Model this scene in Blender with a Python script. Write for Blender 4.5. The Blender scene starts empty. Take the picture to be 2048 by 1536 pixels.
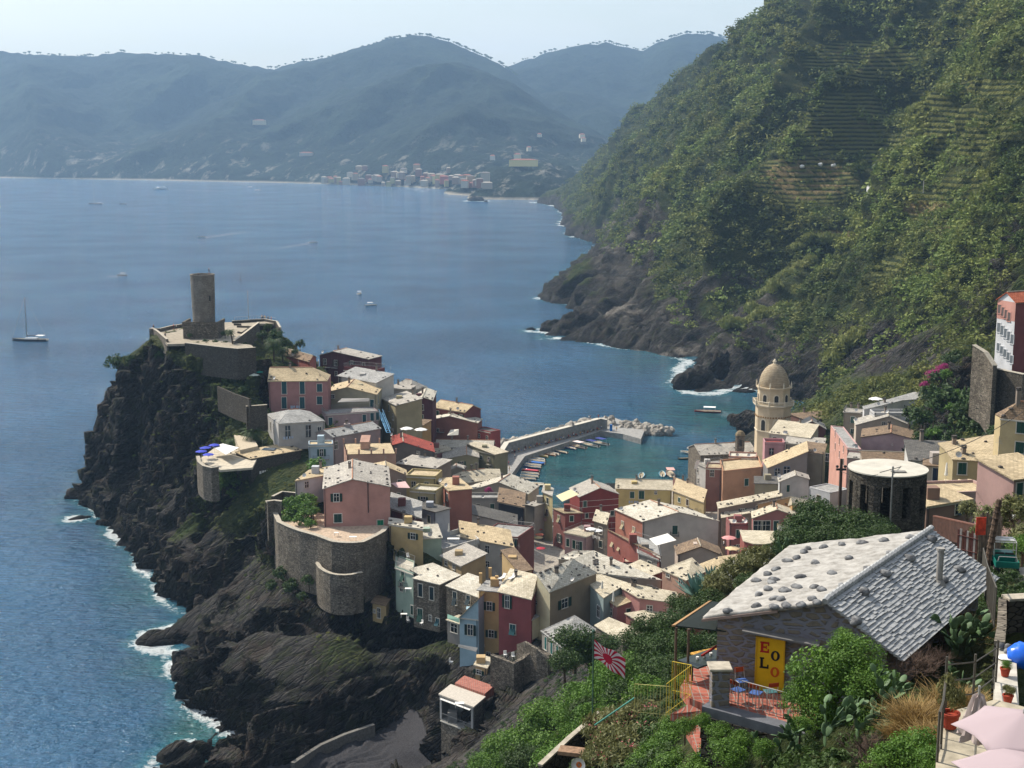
import bpy, bmesh, math, random
import numpy as np
from mathutils import Vector, Matrix
from mathutils.geometry import delaunay_2d_cdt
sc = bpy.context.scene
col = sc.collection
R = math.radians
random.seed(7)
rng = np.random.RandomState(11)

FPX, PITCH, CAMZ = 2730.0, R(9.83), 100.0
cd = bpy.data.cameras.new("camera"); cam = bpy.data.objects.new("camera", cd); col.objects.link(cam)
cam.location = (0, 0, CAMZ); cam.rotation_euler = (R(90) - PITCH, 0, 0)
cd.sensor_width = 36.0; cd.lens = 36.0 * FPX / 2048.0; cd.clip_start = 0.5; cd.clip_end = 30000
sc.camera = cam
SUN_AZ, SUN_EL = R(-54), R(47)      # azimuth from the view direction, to the left
wd = bpy.data.worlds.new("World"); sc.world = wd; wd.use_nodes = True
nt = wd.node_tree; nt.nodes.clear()
sky = nt.nodes.new("ShaderNodeTexSky"); sky.sky_type = 'NISHITA'; sky.sun_disc = False
sky.sun_elevation = SUN_EL; sky.sun_rotation = SUN_AZ
sky.air_density = 1.2; sky.dust_density = 2.5; sky.ozone_density = 1.0; sky.altitude = 100
bg = nt.nodes.new("ShaderNodeBackground"); bg.inputs[1].default_value = 0.13
out = nt.nodes.new("ShaderNodeOutputWorld")
tc = nt.nodes.new("ShaderNodeTexCoord")
mp = nt.nodes.new("ShaderNodeMapping"); mp.inputs['Scale'].default_value = (1.4, 1.4, 7.0)
cn = nt.nodes.new("ShaderNodeTexNoise"); cn.inputs['Scale'].default_value = 2.6; cn.inputs['Detail'].default_value = 7; cn.inputs['Roughness'].default_value = 0.55
cr = nt.nodes.new("ShaderNodeMapRange"); cr.inputs[1].default_value = 0.47; cr.inputs[2].default_value = 0.75; cr.inputs[3].default_value = 0.3; cr.inputs[4].default_value = 0.75
cm = nt.nodes.new("ShaderNodeMixRGB"); cm.inputs[2].default_value = (6.0, 6.1, 6.1, 1)
L = nt.links.new
L(tc.outputs['Generated'], mp.inputs[0]); L(mp.outputs[0], cn.inputs[0]); L(cn.outputs[0], cr.inputs[0])
L(cr.outputs[0], cm.inputs[0]); L(sky.outputs[0], cm.inputs[1]); L(cm.outputs[0], bg.inputs[0]); L(bg.outputs[0], out.inputs[0])
sd = bpy.data.lights.new("sun", 'SUN'); sd.energy = 4.7; sd.angle = R(0.53); sd.color = (1.0, 0.925, 0.82)
so = bpy.data.objects.new("sun", sd); col.objects.link(so)
sdir = Vector((math.sin(SUN_AZ) * math.cos(SUN_EL), math.cos(SUN_AZ) * math.cos(SUN_EL), math.sin(SUN_EL)))
so.rotation_euler = (-sdir).to_track_quat('-Z', 'Y').to_euler(); so.location = (0, 0, 300)
sc.view_settings.view_transform = 'Standard'; sc.view_settings.look = 'None'
sc.view_settings.exposure = 0.45; sc.view_settings.gamma = 1.0
try:
    sc.cycles.volume_bounces = 0; sc.cycles.max_bounces = 6; sc.cycles.diffuse_bounces = 3; sc.cycles.glossy_bounces = 2
    sc.cycles.caustics_reflective = False; sc.cycles.caustics_refractive = False
except Exception: pass

CP, SP = math.cos(PITCH), math.sin(PITCH)
def ray(u, v):
    a = (u - 1024.0) / FPX; b = (768.0 - v) / FPX
    return (a, CP + b * SP, -SP + b * CP)
def G(u, v, Y):                      # point seen at (u, v), Y metres ahead
    r = ray(u, v); t = Y / r[1]
    return Vector((r[0] * t, Y, CAMZ + r[2] * t))
def S(u, v, z=0.0):                  # point seen at (u, v) at height z
    r = ray(u, v); t = (z - CAMZ) / r[2]
    return Vector((r[0] * t, r[1] * t, z))
def YZ(v, z): return S(1024, v, z).y
def proj(p):                         # numpy (n,3) -> u, v
    x = p[:, 0]; y = p[:, 1]; z = p[:, 2] - CAMZ
    d = y * CP - z * SP; d = np.where(d < 1, 1, d)
    return 1024 + FPX * x / d, 768 - FPX * (y * SP + z * CP) / d

_perm = np.random.RandomState(3).permutation(256); _perm = np.concatenate([_perm, _perm, _perm])
_g3 = np.random.RandomState(5).normal(size=(256, 3)); _g3 /= np.linalg.norm(_g3, axis=1)[:, None]
def pnoise(p):
    p = np.asarray(p, dtype=np.float64); i = np.floor(p).astype(np.int64); f = p - i; i &= 255
    w = f * f * f * (f * (f * 6 - 15) + 10); r = 0
    for dx in (0, 1):
        for dy in (0, 1):
            for dz in (0, 1):
                h = _perm[_perm[_perm[i[:, 0] + dx] + i[:, 1] + dy] + i[:, 2] + dz]
                g = _g3[h]; d = f - np.array([dx, dy, dz])
                ww = (w[:, 0] if dx else 1 - w[:, 0]) * (w[:, 1] if dy else 1 - w[:, 1]) * (w[:, 2] if dz else 1 - w[:, 2])
                r = r + ww * (g * d).sum(1)
    return r * 1.5
def fbm(p, o=4, lac=2.1, gain=0.5):
    a = 1.0; s = 0; p = np.array(p, dtype=np.float64)
    for k in range(o):
        s = s + a * pnoise(p); p = p * lac + 17.3; a *= gain
    return s
def sstep(a, b, x):
    t = np.clip((x - a) / (b - a), 0, 1); return t * t * (3 - 2 * t)

def link(o, parent=None):
    col.objects.link(o)
    if parent is not None: o.parent = parent
    return o
def tag(o, label=None, cat=None, group=None, kind=None):
    if label: o["label"] = label
    if cat: o["category"] = cat
    if group: o["group"] = group
    if kind: o["kind"] = kind
    return o
def empty(name, loc, rz=0.0):
    o = bpy.data.objects.new(name, None); o.empty_display_size = 0.5; link(o)
    o.location = loc; o.rotation_euler = (0, 0, rz); return o
def children(o): return [c for c in list(o.children)]
_kids = {}
def copy_tree(o, parent=None):
    c = o.copy(); link(c)
    if parent is not None: c.parent = parent
    for ch in children(o): copy_tree(ch, c)
    return c

def np_mesh(name, V, F, mat=None, smooth=True, attrs=None):
    """V (n,3), F (m,3) or (m,4) int arrays"""
    me = bpy.data.meshes.new(name); V = np.asarray(V, dtype=np.float32); F = np.asarray(F, dtype=np.int32)
    k = F.shape[1]
    me.vertices.add(len(V)); me.vertices.foreach_set("co", V.ravel())
    me.loops.add(F.size); me.loops.foreach_set("vertex_index", F.ravel())
    me.polygons.add(len(F)); me.polygons.foreach_set("loop_start", np.arange(0, F.size, k, dtype=np.int32))
    me.polygons.foreach_set("loop_total", np.full(len(F), k, dtype=np.int32))
    me.polygons.foreach_set("use_smooth", np.full(len(F), smooth, dtype=bool))
    me.update(calc_edges=True)
    if attrs:
        for nm, a in attrs.items():
            at = me.attributes.new(nm, 'FLOAT', 'POINT'); at.data.foreach_set("value", np.asarray(a, dtype=np.float32))
    if mat: me.materials.append(mat)
    return me

class MB:
    """collects shapes into one mesh"""
    def __init__(s): s.v = []; s.f = []; s.mi = []
    def add(s, vs, fs, mi=0):
        n = len(s.v); s.v += [tuple(x) for x in vs]
        for f in fs: s.f.append(tuple(i + n for i in f)); s.mi.append(mi)
        return s
    def box(s, x0, x1, y0, y1, z0, z1, mi=0, M=None):
        vs = [(x0,y0,z0),(x1,y0,z0),(x1,y1,z0),(x0,y1,z0),(x0,y0,z1),(x1,y0,z1),(x1,y1,z1),(x0,y1,z1)]
        if M is not None: vs = [M @ Vector(q) for q in vs]
        return s.add(vs, [(0,3,2,1),(4,5,6,7),(0,1,5,4),(1,2,6,5),(2,3,7,6),(3,0,4,7)], mi)
    def prism(s, pts, z0, z1, mi=0):
        n = len(pts); vs = [(p[0], p[1], z0) for p in pts] + [(p[0], p[1], z1) for p in pts]
        fs = [tuple(range(n - 1, -1, -1)), tuple(range(n, 2 * n))] + [(i, (i + 1) % n, n + (i + 1) % n, n + i) for i in range(n)]
        return s.add(vs, fs, mi)
    def slab(s, q, th, mi=0):
        """q = 4 (or n) points of the top face, thickened downwards"""
        n = len(q); vs = [tuple(p) for p in q] + [(p[0], p[1], p[2] - th) for p in q]
        fs = [tuple(range(n)), tuple(range(2 * n - 1, n - 1, -1))] + [((i + 1) % n, i, n + i, n + (i + 1) % n) for i in range(n)]
        return s.add(vs, fs, mi)
    def tube(s, p0, p1, r0, r1=None, n=8, mi=0, cap=True):
        r1 = r0 if r1 is None else r1; p0 = Vector(p0); p1 = Vector(p1); d = (p1 - p0)
        if d.length < 1e-6: return s
        d.normalize(); a = d.orthogonal().normalized(); b = d.cross(a); vs = []
        for p, r in ((p0, r0), (p1, r1)):
            for i in range(n):
                t = 2 * math.pi * i / n; vs.append(p + a * (math.cos(t) * r) + b * (math.sin(t) * r))
        fs = [(i, (i + 1) % n, n + (i + 1) % n, n + i) for i in range(n)]
        if cap: fs += [tuple(range(n - 1, -1, -1)), tuple(range(n, 2 * n))]
        return s.add(vs, fs, mi)
    def path(s, pts, r, n=6, mi=0):
        for a, b in zip(pts[:-1], pts[1:]): s.tube(a, b, r, n=n, mi=mi)
        return s
    def lathe(s, prof, n=24, c=(0, 0, 0), mi=0, a0=0.0, a1=2 * math.pi, closed=True):
        k = len(prof); m = n if closed else n + 1; vs = []
        for j in range(m):
            t = a0 + (a1 - a0) * j / n
            for r, z in prof: vs.append((c[0] + r * math.cos(t), c[1] + r * math.sin(t), c[2] + z))
        fs = []
        for j in range(n):
            j2 = (j + 1) % m
            for i in range(k - 1): fs.append((j * k + i, j2 * k + i, j2 * k + i + 1, j * k + i + 1))
        return s.add(vs, fs, mi)
    def sphere(s, c, r, n=8, mi=0, sc=(1, 1, 1)):
        pr = []; vs = []; fs = []
        m = max(4, n // 2)
        for j in range(m + 1):
            ph = math.pi * j / m
            for i in range(n):
                t = 2 * math.pi * i / n
                vs.append((c[0] + r * sc[0] * math.sin(ph) * math.cos(t), c[1] + r * sc[1] * math.sin(ph) * math.sin(t), c[2] + r * sc[2] * math.cos(ph)))
        for j in range(m):
            for i in range(n): fs.append((j * n + i, (j + 1) * n + i, (j + 1) * n + (i + 1) % n, j * n + (i + 1) % n))
        return s.add(vs, fs, mi)
    def mesh(s, name, mats, smooth=False):
        me = bpy.data.meshes.new(name); me.from_pydata(s.v, [], s.f)
        if not isinstance(mats, (list, tuple)): mats = [mats]
        for m in mats: me.materials.append(m)
        if len(mats) > 1: me.polygons.foreach_set("material_index", s.mi)
        if smooth: me.polygons.foreach_set("use_smooth", [True] * len(me.polygons))
        me.update(); return me
    def build(s, name, mats, parent=None, smooth=False, bevel=0.0, loc=None):
        me = s.mesh(name, mats, smooth)
        if smooth:
            bm = bmesh.new(); bm.from_mesh(me); bmesh.ops.remove_doubles(bm, verts=bm.verts, dist=1e-4); bmesh.ops.recalc_face_normals(bm, faces=bm.faces); bm.to_mesh(me); bm.free()
            try: me.set_sharp_from_angle(angle=R(38))
            except Exception: pass
        o = bpy.data.objects.new(name, me); link(o, parent)
        if loc is not None: o.location = loc
        if bevel > 0:
            m = o.modifiers.new("bevel", 'BEVEL'); m.width = bevel; m.segments = 1; m.limit_method = 'ANGLE'
        return o
def put(name, me, parent=None, loc=None, rot=None, scale=None):
    o = bpy.data.objects.new(name, me); link(o, parent)
    if loc is not None: o.location = loc
    if rot is not None: o.rotation_euler = rot
    if scale is not None: o.scale = scale
    return o

def srgb(h):
    h = h.lstrip('#'); c = [int(h[i:i + 2], 16) / 255.0 for i in (0, 2, 4)]
    return tuple((x / 12.92 if x <= 0.04045 else ((x + 0.055) / 1.055) ** 2.4) for x in c) + (1.0,)
class N:
    def __init__(s, name):
        s.m = bpy.data.materials.new(name); s.m.use_nodes = True; s.t = s.m.node_tree; s.t.nodes.clear()
        s.o = s.t.nodes.new("ShaderNodeOutputMaterial"); s.b = s.t.nodes.new("ShaderNodeBsdfPrincipled")
        s.t.links.new(s.b.outputs[0], s.o.inputs[0]); s.b.inputs['Specular IOR Level'].default_value = 0.25
    def n(s, typ, ins=None, **kw):
        x = s.t.nodes.new(typ)
        for k, v in kw.items(): setattr(x, k, v)
        for k, v in (ins or {}).items():
            if isinstance(v, bpy.types.NodeSocket): s.t.links.new(v, x.inputs[k])
            else: x.inputs[k].default_value = v
        return x
    def set(s, **kw):
        for k, v in kw.items():
            k = {'col': 'Base Color', 'rough': 'Roughness', 'metal': 'Metallic', 'spec': 'Specular IOR Level', 'nrm': 'Normal', 'alpha': 'Alpha', 'trans': 'Transmission Weight', 'ior': 'IOR'}.get(k, k)
            if isinstance(v, bpy.types.NodeSocket): s.t.links.new(v, s.b.inputs[k])
            else: s.b.inputs[k].default_value = v
        return s
    def noise(s, vec, scale, detail=4, rough=0.55, dim='3D', dist=0.0):
        x = s.n("ShaderNodeTexNoise", {'Scale': scale, 'Detail': detail, 'Roughness': rough, 'Distortion': dist})
        if vec is not None: s.t.links.new(vec, x.inputs['Vector'])
        return x.outputs['Fac']
    def ramp(s, fac, a, b, lo=0.0, hi=1.0):
        return s.n("ShaderNodeMapRange", {'Value': fac, 'From Min': a, 'From Max': b, 'To Min': lo, 'To Max': hi}).outputs[0]
    def mix(s, fac, a, b, mode='MIX'):
        x = s.n("ShaderNodeMixRGB", blend_type=mode)
        for k, v in ((0, fac), (1, a), (2, b)):
            if isinstance(v, bpy.types.NodeSocket): s.t.links.new(v, x.inputs[k])
            elif k == 0: x.inputs[0].default_value = v
            else: x.inputs[k].default_value = v if len(v) == 4 else tuple(v) + (1,)
        return x.outputs[0]
    def math(s, op, a, b=0.0):
        x = s.n("ShaderNodeMath", operation=op)
        for k, v in ((0, a), (1, b)):
            if isinstance(v, bpy.types.NodeSocket): s.t.links.new(v, x.inputs[k])
            else: x.inputs[k].default_value = v
        return x.outputs[0]
    def pos(s): return s.n("ShaderNodeNewGeometry").outputs['Position']
    def obj(s): return s.n("ShaderNodeTexCoord").outputs['Object']
    def attr(s, nm): return s.n("ShaderNodeAttribute", attribute_name=nm).outputs['Fac']
    def mapping(s, vec, scale=(1, 1, 1), rot=(0, 0, 0)):
        return s.n("ShaderNodeMapping", {'Vector': vec, 'Scale': scale, 'Rotation': rot}).outputs[0]
    def bump(s, h, strength=0.5, dist=0.1, nrm=None):
        x = s.n("ShaderNodeBump", {'Height': h, 'Strength': strength, 'Distance': dist})
        if nrm is not None: s.t.links.new(nrm, x.inputs['Normal'])
        return x.outputs[0]

_mc = {}
def mat_plain(hexc, rough=0.7, metal=0.0, spec=0.3, var=0.12, scale=3.0):
    k = ('p', hexc, rough, metal, var)
    if k in _mc: return _mc[k]
    n = N("paint_" + hexc.strip('#')); c = srgb(hexc)
    if var > 0:
        f = n.noise(n.pos(), scale, 4)
        d = tuple(x * (1 - var * 1.6) for x in c[:3]) + (1,); l = tuple(min(1, x * (1 + var)) for x in c[:3]) + (1,)
        n.set(col=n.mix(n.ramp(f, 0.3, 0.7), d, l))
    else: n.set(col=c)
    n.set(rough=rough, metal=metal, spec=spec); _mc[k] = n.m; return n.m
def mat_stucco(hexc, stain=0.35):
    k = ('s', hexc, stain)
    if k in _mc: return _mc[k]
    n = N("render_coat_" + hexc.strip('#')); c = srgb(hexc); g_ = sum(c[:3]) / 3; c = tuple(x * .72 + g_ * .28 for x in c[:3]) + (1,); p = n.pos()
    big = n.noise(p, 0.35, 5, 0.6); streak = n.noise(n.mapping(p, (1.6, 1.6, 0.22)), 1.0, 5, 0.65)
    fine = n.noise(p, 5.0, 3)
    d = tuple(x * 0.72 for x in c[:3]) + (1,)
    a = n.mix(n.ramp(big, 0.35, 0.7), c, d)
    g = tuple(0.4 * x + 0.6 * y for x, y in zip(c[:3], (0.22, 0.20, 0.17))) + (1,)
    a = n.mix(n.ramp(streak, 0.52, 0.78, 0, stain), a, g)
    a = n.mix(n.ramp(fine, 0.3, 0.7, 0, 0.22), a, tuple(min(1, x * 1.15) for x in c[:3]) + (1,))
    n.set(col=a, rough=0.9, spec=0.15, nrm=n.bump(fine, 0.25, 0.03)); _mc[k] = n.m; return n.m
def mat_stone(hexa='#8d8577', hexb='#5b5650', mortar='#3e3b38', scale=1.6):
    k = ('st', hexa, hexb, scale)
    if k in _mc: return _mc[k]
    n = N("rubble_stone"); p = n.mapping(n.pos(), (1, 1, 1.9))
    v = n.n("ShaderNodeTexVoronoi", {'Vector': p, 'Scale': scale}); e = n.n("ShaderNodeTexVoronoi", {'Vector': p, 'Scale': scale}, feature='DISTANCE_TO_EDGE')
    cc = n.mix(v.outputs['Color'], srgb(hexa), srgb(hexb)); cc = n.mix(n.ramp(n.noise(n.pos(), 0.4, 4), 0.35, 0.7, 0, 0.5), cc, srgb('#4b4438'))
    m = n.ramp(e.outputs['Distance'], 0.0, 0.09)
    n.set(col=n.mix(m, srgb(mortar), cc), rough=0.95, spec=0.1, nrm=n.bump(m, 0.9, 0.12)); _mc[k] = n.m; return n.m
def mat_roof(kind='cream', scale=1.0):
    k = ('r', kind)
    if k in _mc: return _mc[k]
    A, B, Cc = {'cream': ('#cfc5ae', '#b0a68e', '#756c5a'), 'stone': ('#b9b3a6', '#98928a', '#66625b'), 'grey': ('#aaa9a4', '#8c8b87', '#5c5b58'), 'white': ('#d3cdbd', '#b3ac9a', '#7d776a'),
            'terra': ('#b8694a', '#9c5238', '#6a3626'), 'brown': ('#8f7a62', '#6f5d4b', '#463c32'), 'tan': ('#c9b693', '#ab9a7c', '#74674f'), 'dark': ('#6d6a64', '#55534f', '#3a3937'), 'red': ('#9c4a3c', '#84392e', '#552620')}[kind]
    n = N("roof_slates_" + kind); o = n.obj()
    br = n.n("ShaderNodeTexBrick", {'Vector': o, 'Color1': srgb(A), 'Color2': srgb(B), 'Mortar': srgb(Cc), 'Scale': 1.0, 'Mortar Size': 0.018, 'Brick Width': 0.55, 'Row Height': 0.3, 'Bias': -0.1, 'Mortar Smooth': 0.2})
    p = n.pos(); big = n.noise(p, 0.3, 5, 0.65); sm = n.noise(p, 2.2, 5, 0.7)
    c = n.mix(n.ramp(big, 0.4, 0.72, 0, 0.45), br.outputs['Color'], srgb(Cc))
    c = n.mix(n.ramp(sm, 0.55, 0.72, 0, 0.7), c, srgb(Cc)); c = n.mix(n.ramp(sm, 0.3, 0.42, 0.4, 0), c, srgb(A))
    n.set(col=c, rough=0.85, spec=0.2, nrm=n.bump(n.math('ADD', br.outputs['Fac'], n.math('MULTIPLY', sm, -1.0)), 0.6, 0.06)); _mc[k] = n.m; return n.m
def mat_glass():
    if 'g' in _mc: return _mc['g']
    n = N("window_glass"); n.set(col=(0.012, 0.016, 0.02, 1), rough=0.08, spec=0.6); _mc['g'] = n.m; return n.m
def mat_shutter(hexc='#1f4a3e'):
    k = ('sh', hexc)
    if k in _mc: return _mc[k]
    n = N("louvred_shutter"); p = n.pos(); z = n.n("ShaderNodeSeparateXYZ", {0: p}).outputs[2]
    w = n.math('FRACT', n.math('MULTIPLY', z, 9.0)); c = srgb(hexc)
    n.set(col=n.mix(n.ramp(w, 0.5, 0.75), c, tuple(x * 0.45 for x in c[:3]) + (1,)), rough=0.55, nrm=n.bump(w, 0.5, 0.03)); _mc[k] = n.m; return n.m
SEABED = -9.0
coast_uv = [(302,1525),(337,1496),(387,1486),(416,1508),(436,1508),(480,1470),(432,1438),(395,1417),(376,1403),(360,1378),(343,1343),(368,1312),(271,1288),(300,1268),(395,1240),(358,1224),(327,1208),(312,1181),(296,1152),(273,1128),(262,1103),(238,1090),(229,1063),(217,1051),(196,1043),(200,1024),(142,1000),(184,966),(182,945)]
coast = [S(u, v, 0) for u, v in coast_uv]
coast = [S(345, 1650, 0), S(305, 1575, 0)] + coast
coast += [Vector(p + (0,)) for p in [(-130,425),(-122,445),(-90,455),(-50,458),(-18,455),(-8,448),(-12,432)]]
coast += [S(u, v, 0) for u, v in [(1012,965),(1036,1010),(1068,1050),(1098,1045),(1094,985),(1180,957),(1300,955),(1382,960),(1398,930),(1410,905),(1500,890),(1590,872),(1650,845),(1652,826),(1600,800),(1540,788),(1500,778),(1470,760),(1442,783),(1400,790),(1345,776),(1340,765),(1378,722),(1330,706),(1260,698),(1200,689),(1130,674),(1085,679),(1095,665),(1150,640),(1180,618),(1120,606),(1080,598),(1100,585),(1150,545),(1190,510),(1214,489),(1190,483),(1140,470),(1152,455),(1125,451),(1137,432),(1120,415),(1090,407),(1060,404)]]
NP = []   # (x,y,z)
def add(*ps):
    for p in ps: NP.append(tuple(p))
for p in coast: add((p.x, p.y, -0.6))
# seabed ring a little off the coast
cn_ = len(coast)
for i, p in enumerate(coast):
    a = coast[max(0, i - 1)]; b = coast[min(cn_ - 1, i + 1)]; t = (b - a); t.z = 0
    if t.length < 1e-3: continue
    t.normalize(); nrm = Vector((-t.y, t.x, 0)); d = 7.0 if p.y < 600 else 25.0
    q = p + nrm * d
    if min((Vector((q.x, q.y, 0)) - (a0 + (b0 - a0) * max(0, min(1, (Vector((q.x, q.y, 0)) - a0).dot(b0 - a0) / max(1e-6, (b0 - a0).length_squared))))).length for a0, b0 in zip(coast[:-1], coast[1:])) < d * .8: continue
    add((q.x, q.y, SEABED))
def g(*L_):
    for u, v, Y in L_: add(G(u, v, Y))
# steep foot of the promontory cliffs
skip_ = {2,3,4,5,6,7,12,13,14,23}
for i in range(8, 2 + len(coast_uv)):
    if i - 2 in (10, 11, 12, 13, 25, 26): continue
    p = coast[i]; a = coast[i - 1]; b = coast[i + 1]; t = (b - a); t.z = 0; t.normalize(); nrm = Vector((-t.y, t.x, 0)); q = p - nrm * 3.2; add((q.x, q.y, 6.5)); q = p - nrm * 7.5; add((q.x, q.y, 12.5 if p.y > 290 else 9.5))
# castle promontory
g((300,668,368),(345,698,352),(430,698,349),(505,704,345),(562,738,358),(640,738,368),(585,690,388),(550,652,392),(520,645,402),(430,652,392),(335,655,385),
  (255,715,368),(222,735,385),(210,790,387),(207,850,391),(190,930,402),(300,760,355),(270,850,364),(245,950,360),(228,1020,355),(400,765,343),
  (400,850,338),(380,950,332),(345,1040,322),(445,748,345),(520,748,344),(450,800,338),(535,820,336),(655,820,338),(470,880,325),(530,890,322),(650,900,322),
  (400,918,320),(480,930,313),(520,945,308),(402,978,318),(480,1000,309),(395,1040,312),(400,1110,306),(540,1010,290),(535,1060,286),(500,1120,284),(465,1190,284),(420,1215,285))
# bluff below the pink house
g((545,1005,271),(640,1050,266),(545,1110,271),(560,1140,266),(640,1175,256),(700,1205,248),(770,1190,252),(600,1195,251),(520,1160,265),(470,1208,263),(425,1262,262),(378,1312,262),
  (560,1300,246),(640,1270,246),(700,1310,243))
g((520,1400,222),(520,1330,227),(520,1250,240),(600,1420,219),(600,1350,224),(600,1270,235),(680,1400,222),(680,1330,227),(690,1262,239),(740,1370,227),(740,1300,236),(440,1380,240),(440,1320,246),(450,1260,255),(480,1400,229))
add(S(520,1472,4.5), S(600,1492,3.4), S(680,1472,2.4), S(740,1452,2.0), S(480,1445,1.5))
add(S(520,1500,4.2), S(575,1515,2.8), S(470,1525,5.0), S(420,1545,4), S(360,1545,2.5), S(530,1530,3.8), S(455,1500,3.4), S(340,1520,1.8), S(570,1545,2.0))
for p in [(-33,262,26.0),(-22,258,25.6),(-33,285,26),(-22,300,24),(-45,300,25),(-24,275,24)]: add(p)
# beach cove and its cliff
for p in [(-60,60,-9),(-75,150,-9),(-110,250,-9),(-50,120,-9),(-52,190,-9),(-140,380,-9),(-60,0,-9),(-45,80,-9)]: add(p)
add(S(838,1490,1.9), S(828,1440,2.4), S(590,1545,1.1), S(635,1508,1.1), S(745,1465,1.2), S(600,1560,1.0), S(850,1560,1.3), S(800,1450,1.6), S(832,1500,1.4), S(560,1640,-2.0), S(850,1640,-1.5), S(400,1640,-6), S(790,1420,2.4), S(812,1425,2.4), S(752,1448,2.0), S(775,1432,2.4), S(700,1520,1.5), S(760,1520,1.5))
g((715,1240,247),(745,1250,246),(790,1262,243),(800,1290,238),(785,1375,240.5),(800,1345,240.5),(818,1370,238),(880,1290,232),(835,1290,236),(930,1335,226),
  (990,1330,222),(862,1545,209),(880,1530,205),(985,1530,201),(960,1330,213),(985,1395,205),(960,1500,198),(1050,1370,206),(1100,1335,209),(1000,1302,216),(1060,1290,218))
# near slope
g((1000,1560,118),(960,1640,112),(880,1560,165),(900,1640,150),(1060,1475,114),(1130,1425,106),(1200,1385,99),(1300,1330,90),(1380,1290,84),(1250,1450,61),(1190,1470,68),(1120,1530,75),(1100,1640,68),(1300,1500,54),
  (1350,1560,47),(1450,1470,47.5),(1600,1540,41),(1660,1560,35),(1450,1300,62),(1780,1530,38),(1820,1390,42),(1880,1210,52),(1900,1110,68),(1960,1150,72),(2048,1150,76),(1960,1330,50),(2048,1200,64),(2100,1300,50))
for p in [(-6,100,38),(2,140,32),(-6,180,17),(20,140,40),(30,120,56),(10,165,28),(22,60,79.5),(32,90,71),(40,120,64),(25,100,68),(50,110,66),(60,140,57),(38,140,58),(30,160,44),(45,170,40),
          (0,0,96.5),(-8,10,92),(8,12,92),(-20,40,60),(-25,90,25),(-35,150,-5),(12.5,26,86.8),(10.6,24,86.8),(11.2,30,86.8),(14,33,86.8),(20,24,87.2),(14,17,88),(8.5,27,83.2),(9.2,32,82.4),(9.8,36,82),(8,21,84.5),(12,37,83.2),(6.5,35,81),(30,30,90),(40,50,86),(40,75,78)]: add(p)
# village floor
for p in [(-10,380,3),(8,362,2.4),(14,345,3),(18,325,4),(22,300,6),(32,260,10),(36,235,14),(46,210,22),(-30,350,10),(-58,345,24),(-20,305,15),(-12,268,14),(3,244,14),(6,290,5),(8,305,4.5),(9,320,4),(10,272,7),(15,252,10),(-6,400,3),(-20,410,8),(-50,400,28),(-40,380,24),
          (-75,400,34),(-30,430,8),(58,392,2.6),(60,370,3),(80,340,10),(60,290,12),(78,262,30),(90,300,24),(100,340,26),(95,400,22),(75,410,6),(40,372,2.5),(28,385,1.6),(90,440,14),(118,440,34),(110,390,36),(75,210,42),(58,178,51),(80,180,56),(60,230,28),(110,250,55),(70,150,62),
          (60,405,2.4),(88,470,10)]: add(p)
g((1900,880,262),(1850,780,400),(1900,765,322),(2020,745,262),(1945,700,300))
# mountain
g((1215,485,1380),(1250,450,1420),(1250,380,1700),(1250,320,1950),(1260,262,2120),(1140,400,2330),(1150,355,2420),(1200,420,1800),(1190,300,2300),(1130,350,2550),
  (1330,182,1900),(1400,142,1700),(1450,110,1520),(1480,85,1430),(1530,42,1330),(1575,0,1230),(1640,-55,1150),(1760,-140,1100),
  (1350,650,705),(1350,560,800),(1350,480,930),(1350,400,1090),(1350,320,1280),(1350,240,1500),(1200,640,760),(1200,570,850),(1225,520,990),(1280,600,770),(1280,450,1150),
  (1450,690,642),(1450,620,672),(1450,540,722),(1450,460,790),(1450,380,885),(1450,300,1000),(1450,200,1200),
  (1550,740,577),(1550,660,603),(1550,580,643),(1550,500,690),(1550,420,755),(1550,340,825),(1550,240,930),(1550,140,1050),(1550,60,1180),
  (1650,790,525),(1650,720,540),(1650,640,565),(1650,560,600),(1650,480,640),(1650,400,690),(1650,320,750),(1650,220,830),(1650,120,920),(1650,20,1020),
  (1750,800,495),(1750,740,510),(1750,660,530),(1750,580,560),(1750,500,600),(1750,420,640),(1750,340,690),(1750,240,760),(1750,140,840),(1750,40,930),(1750,-60,1010),
  (1850,735,450),(1850,660,480),(1850,580,510),(1850,500,540),(1850,420,580),(1850,340,620),(1850,240,690),(1850,140,760),(1850,40,835),(1850,-60,905),
  (1950,730,345),(1950,660,380),(1950,600,420),(1950,520,460),(1950,440,500),(1950,360,540),(1950,260,600),(1950,160,662),(1950,60,732),(1950,-80,810),
  (2060,640,320),(2060,560,350),(2060,480,390),(2060,400,430),(2060,300,480),(2060,200,540),(2060,100,600),(2060,0,662),(2060,-90,725),
  (2250,700,240),(2250,500,330),(2250,300,430),(2250,100,560),(2250,-90,690),(2400,900,170),(2400,1250,90),(2300,1500,40),(2200,1640,25))
for u, v, Y in [(1330,182,1900),(1400,142,1700),(1480,85,1430),(1575,0,1230),(1640,-55,1150),(1760,-140,1100),(1190,300,2300),(1130,350,2550)]:
    p = G(u, v, Y); add((p.x + 220, p.y + 160, p.z - 70))
add((900, 3200, 20), (1500, 2200, 40), (1400, 1200, 250), (900, 800, 300), (700, 500, 260), (500, 250, 180))
P2 = np.array(NP)
v2 = [Vector((x, y)) for x, y, z in NP]
n0 = 2 + len(coast_uv) + 7
ce = [(i, i + 1) for i in range(cn_ - 1)]
r_ = delaunay_2d_cdt(v2, ce, [], 0, 1e-5)
ov, of = r_[0], r_[2]
orig = r_[3]
V = np.zeros((len(ov), 3))
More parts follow.
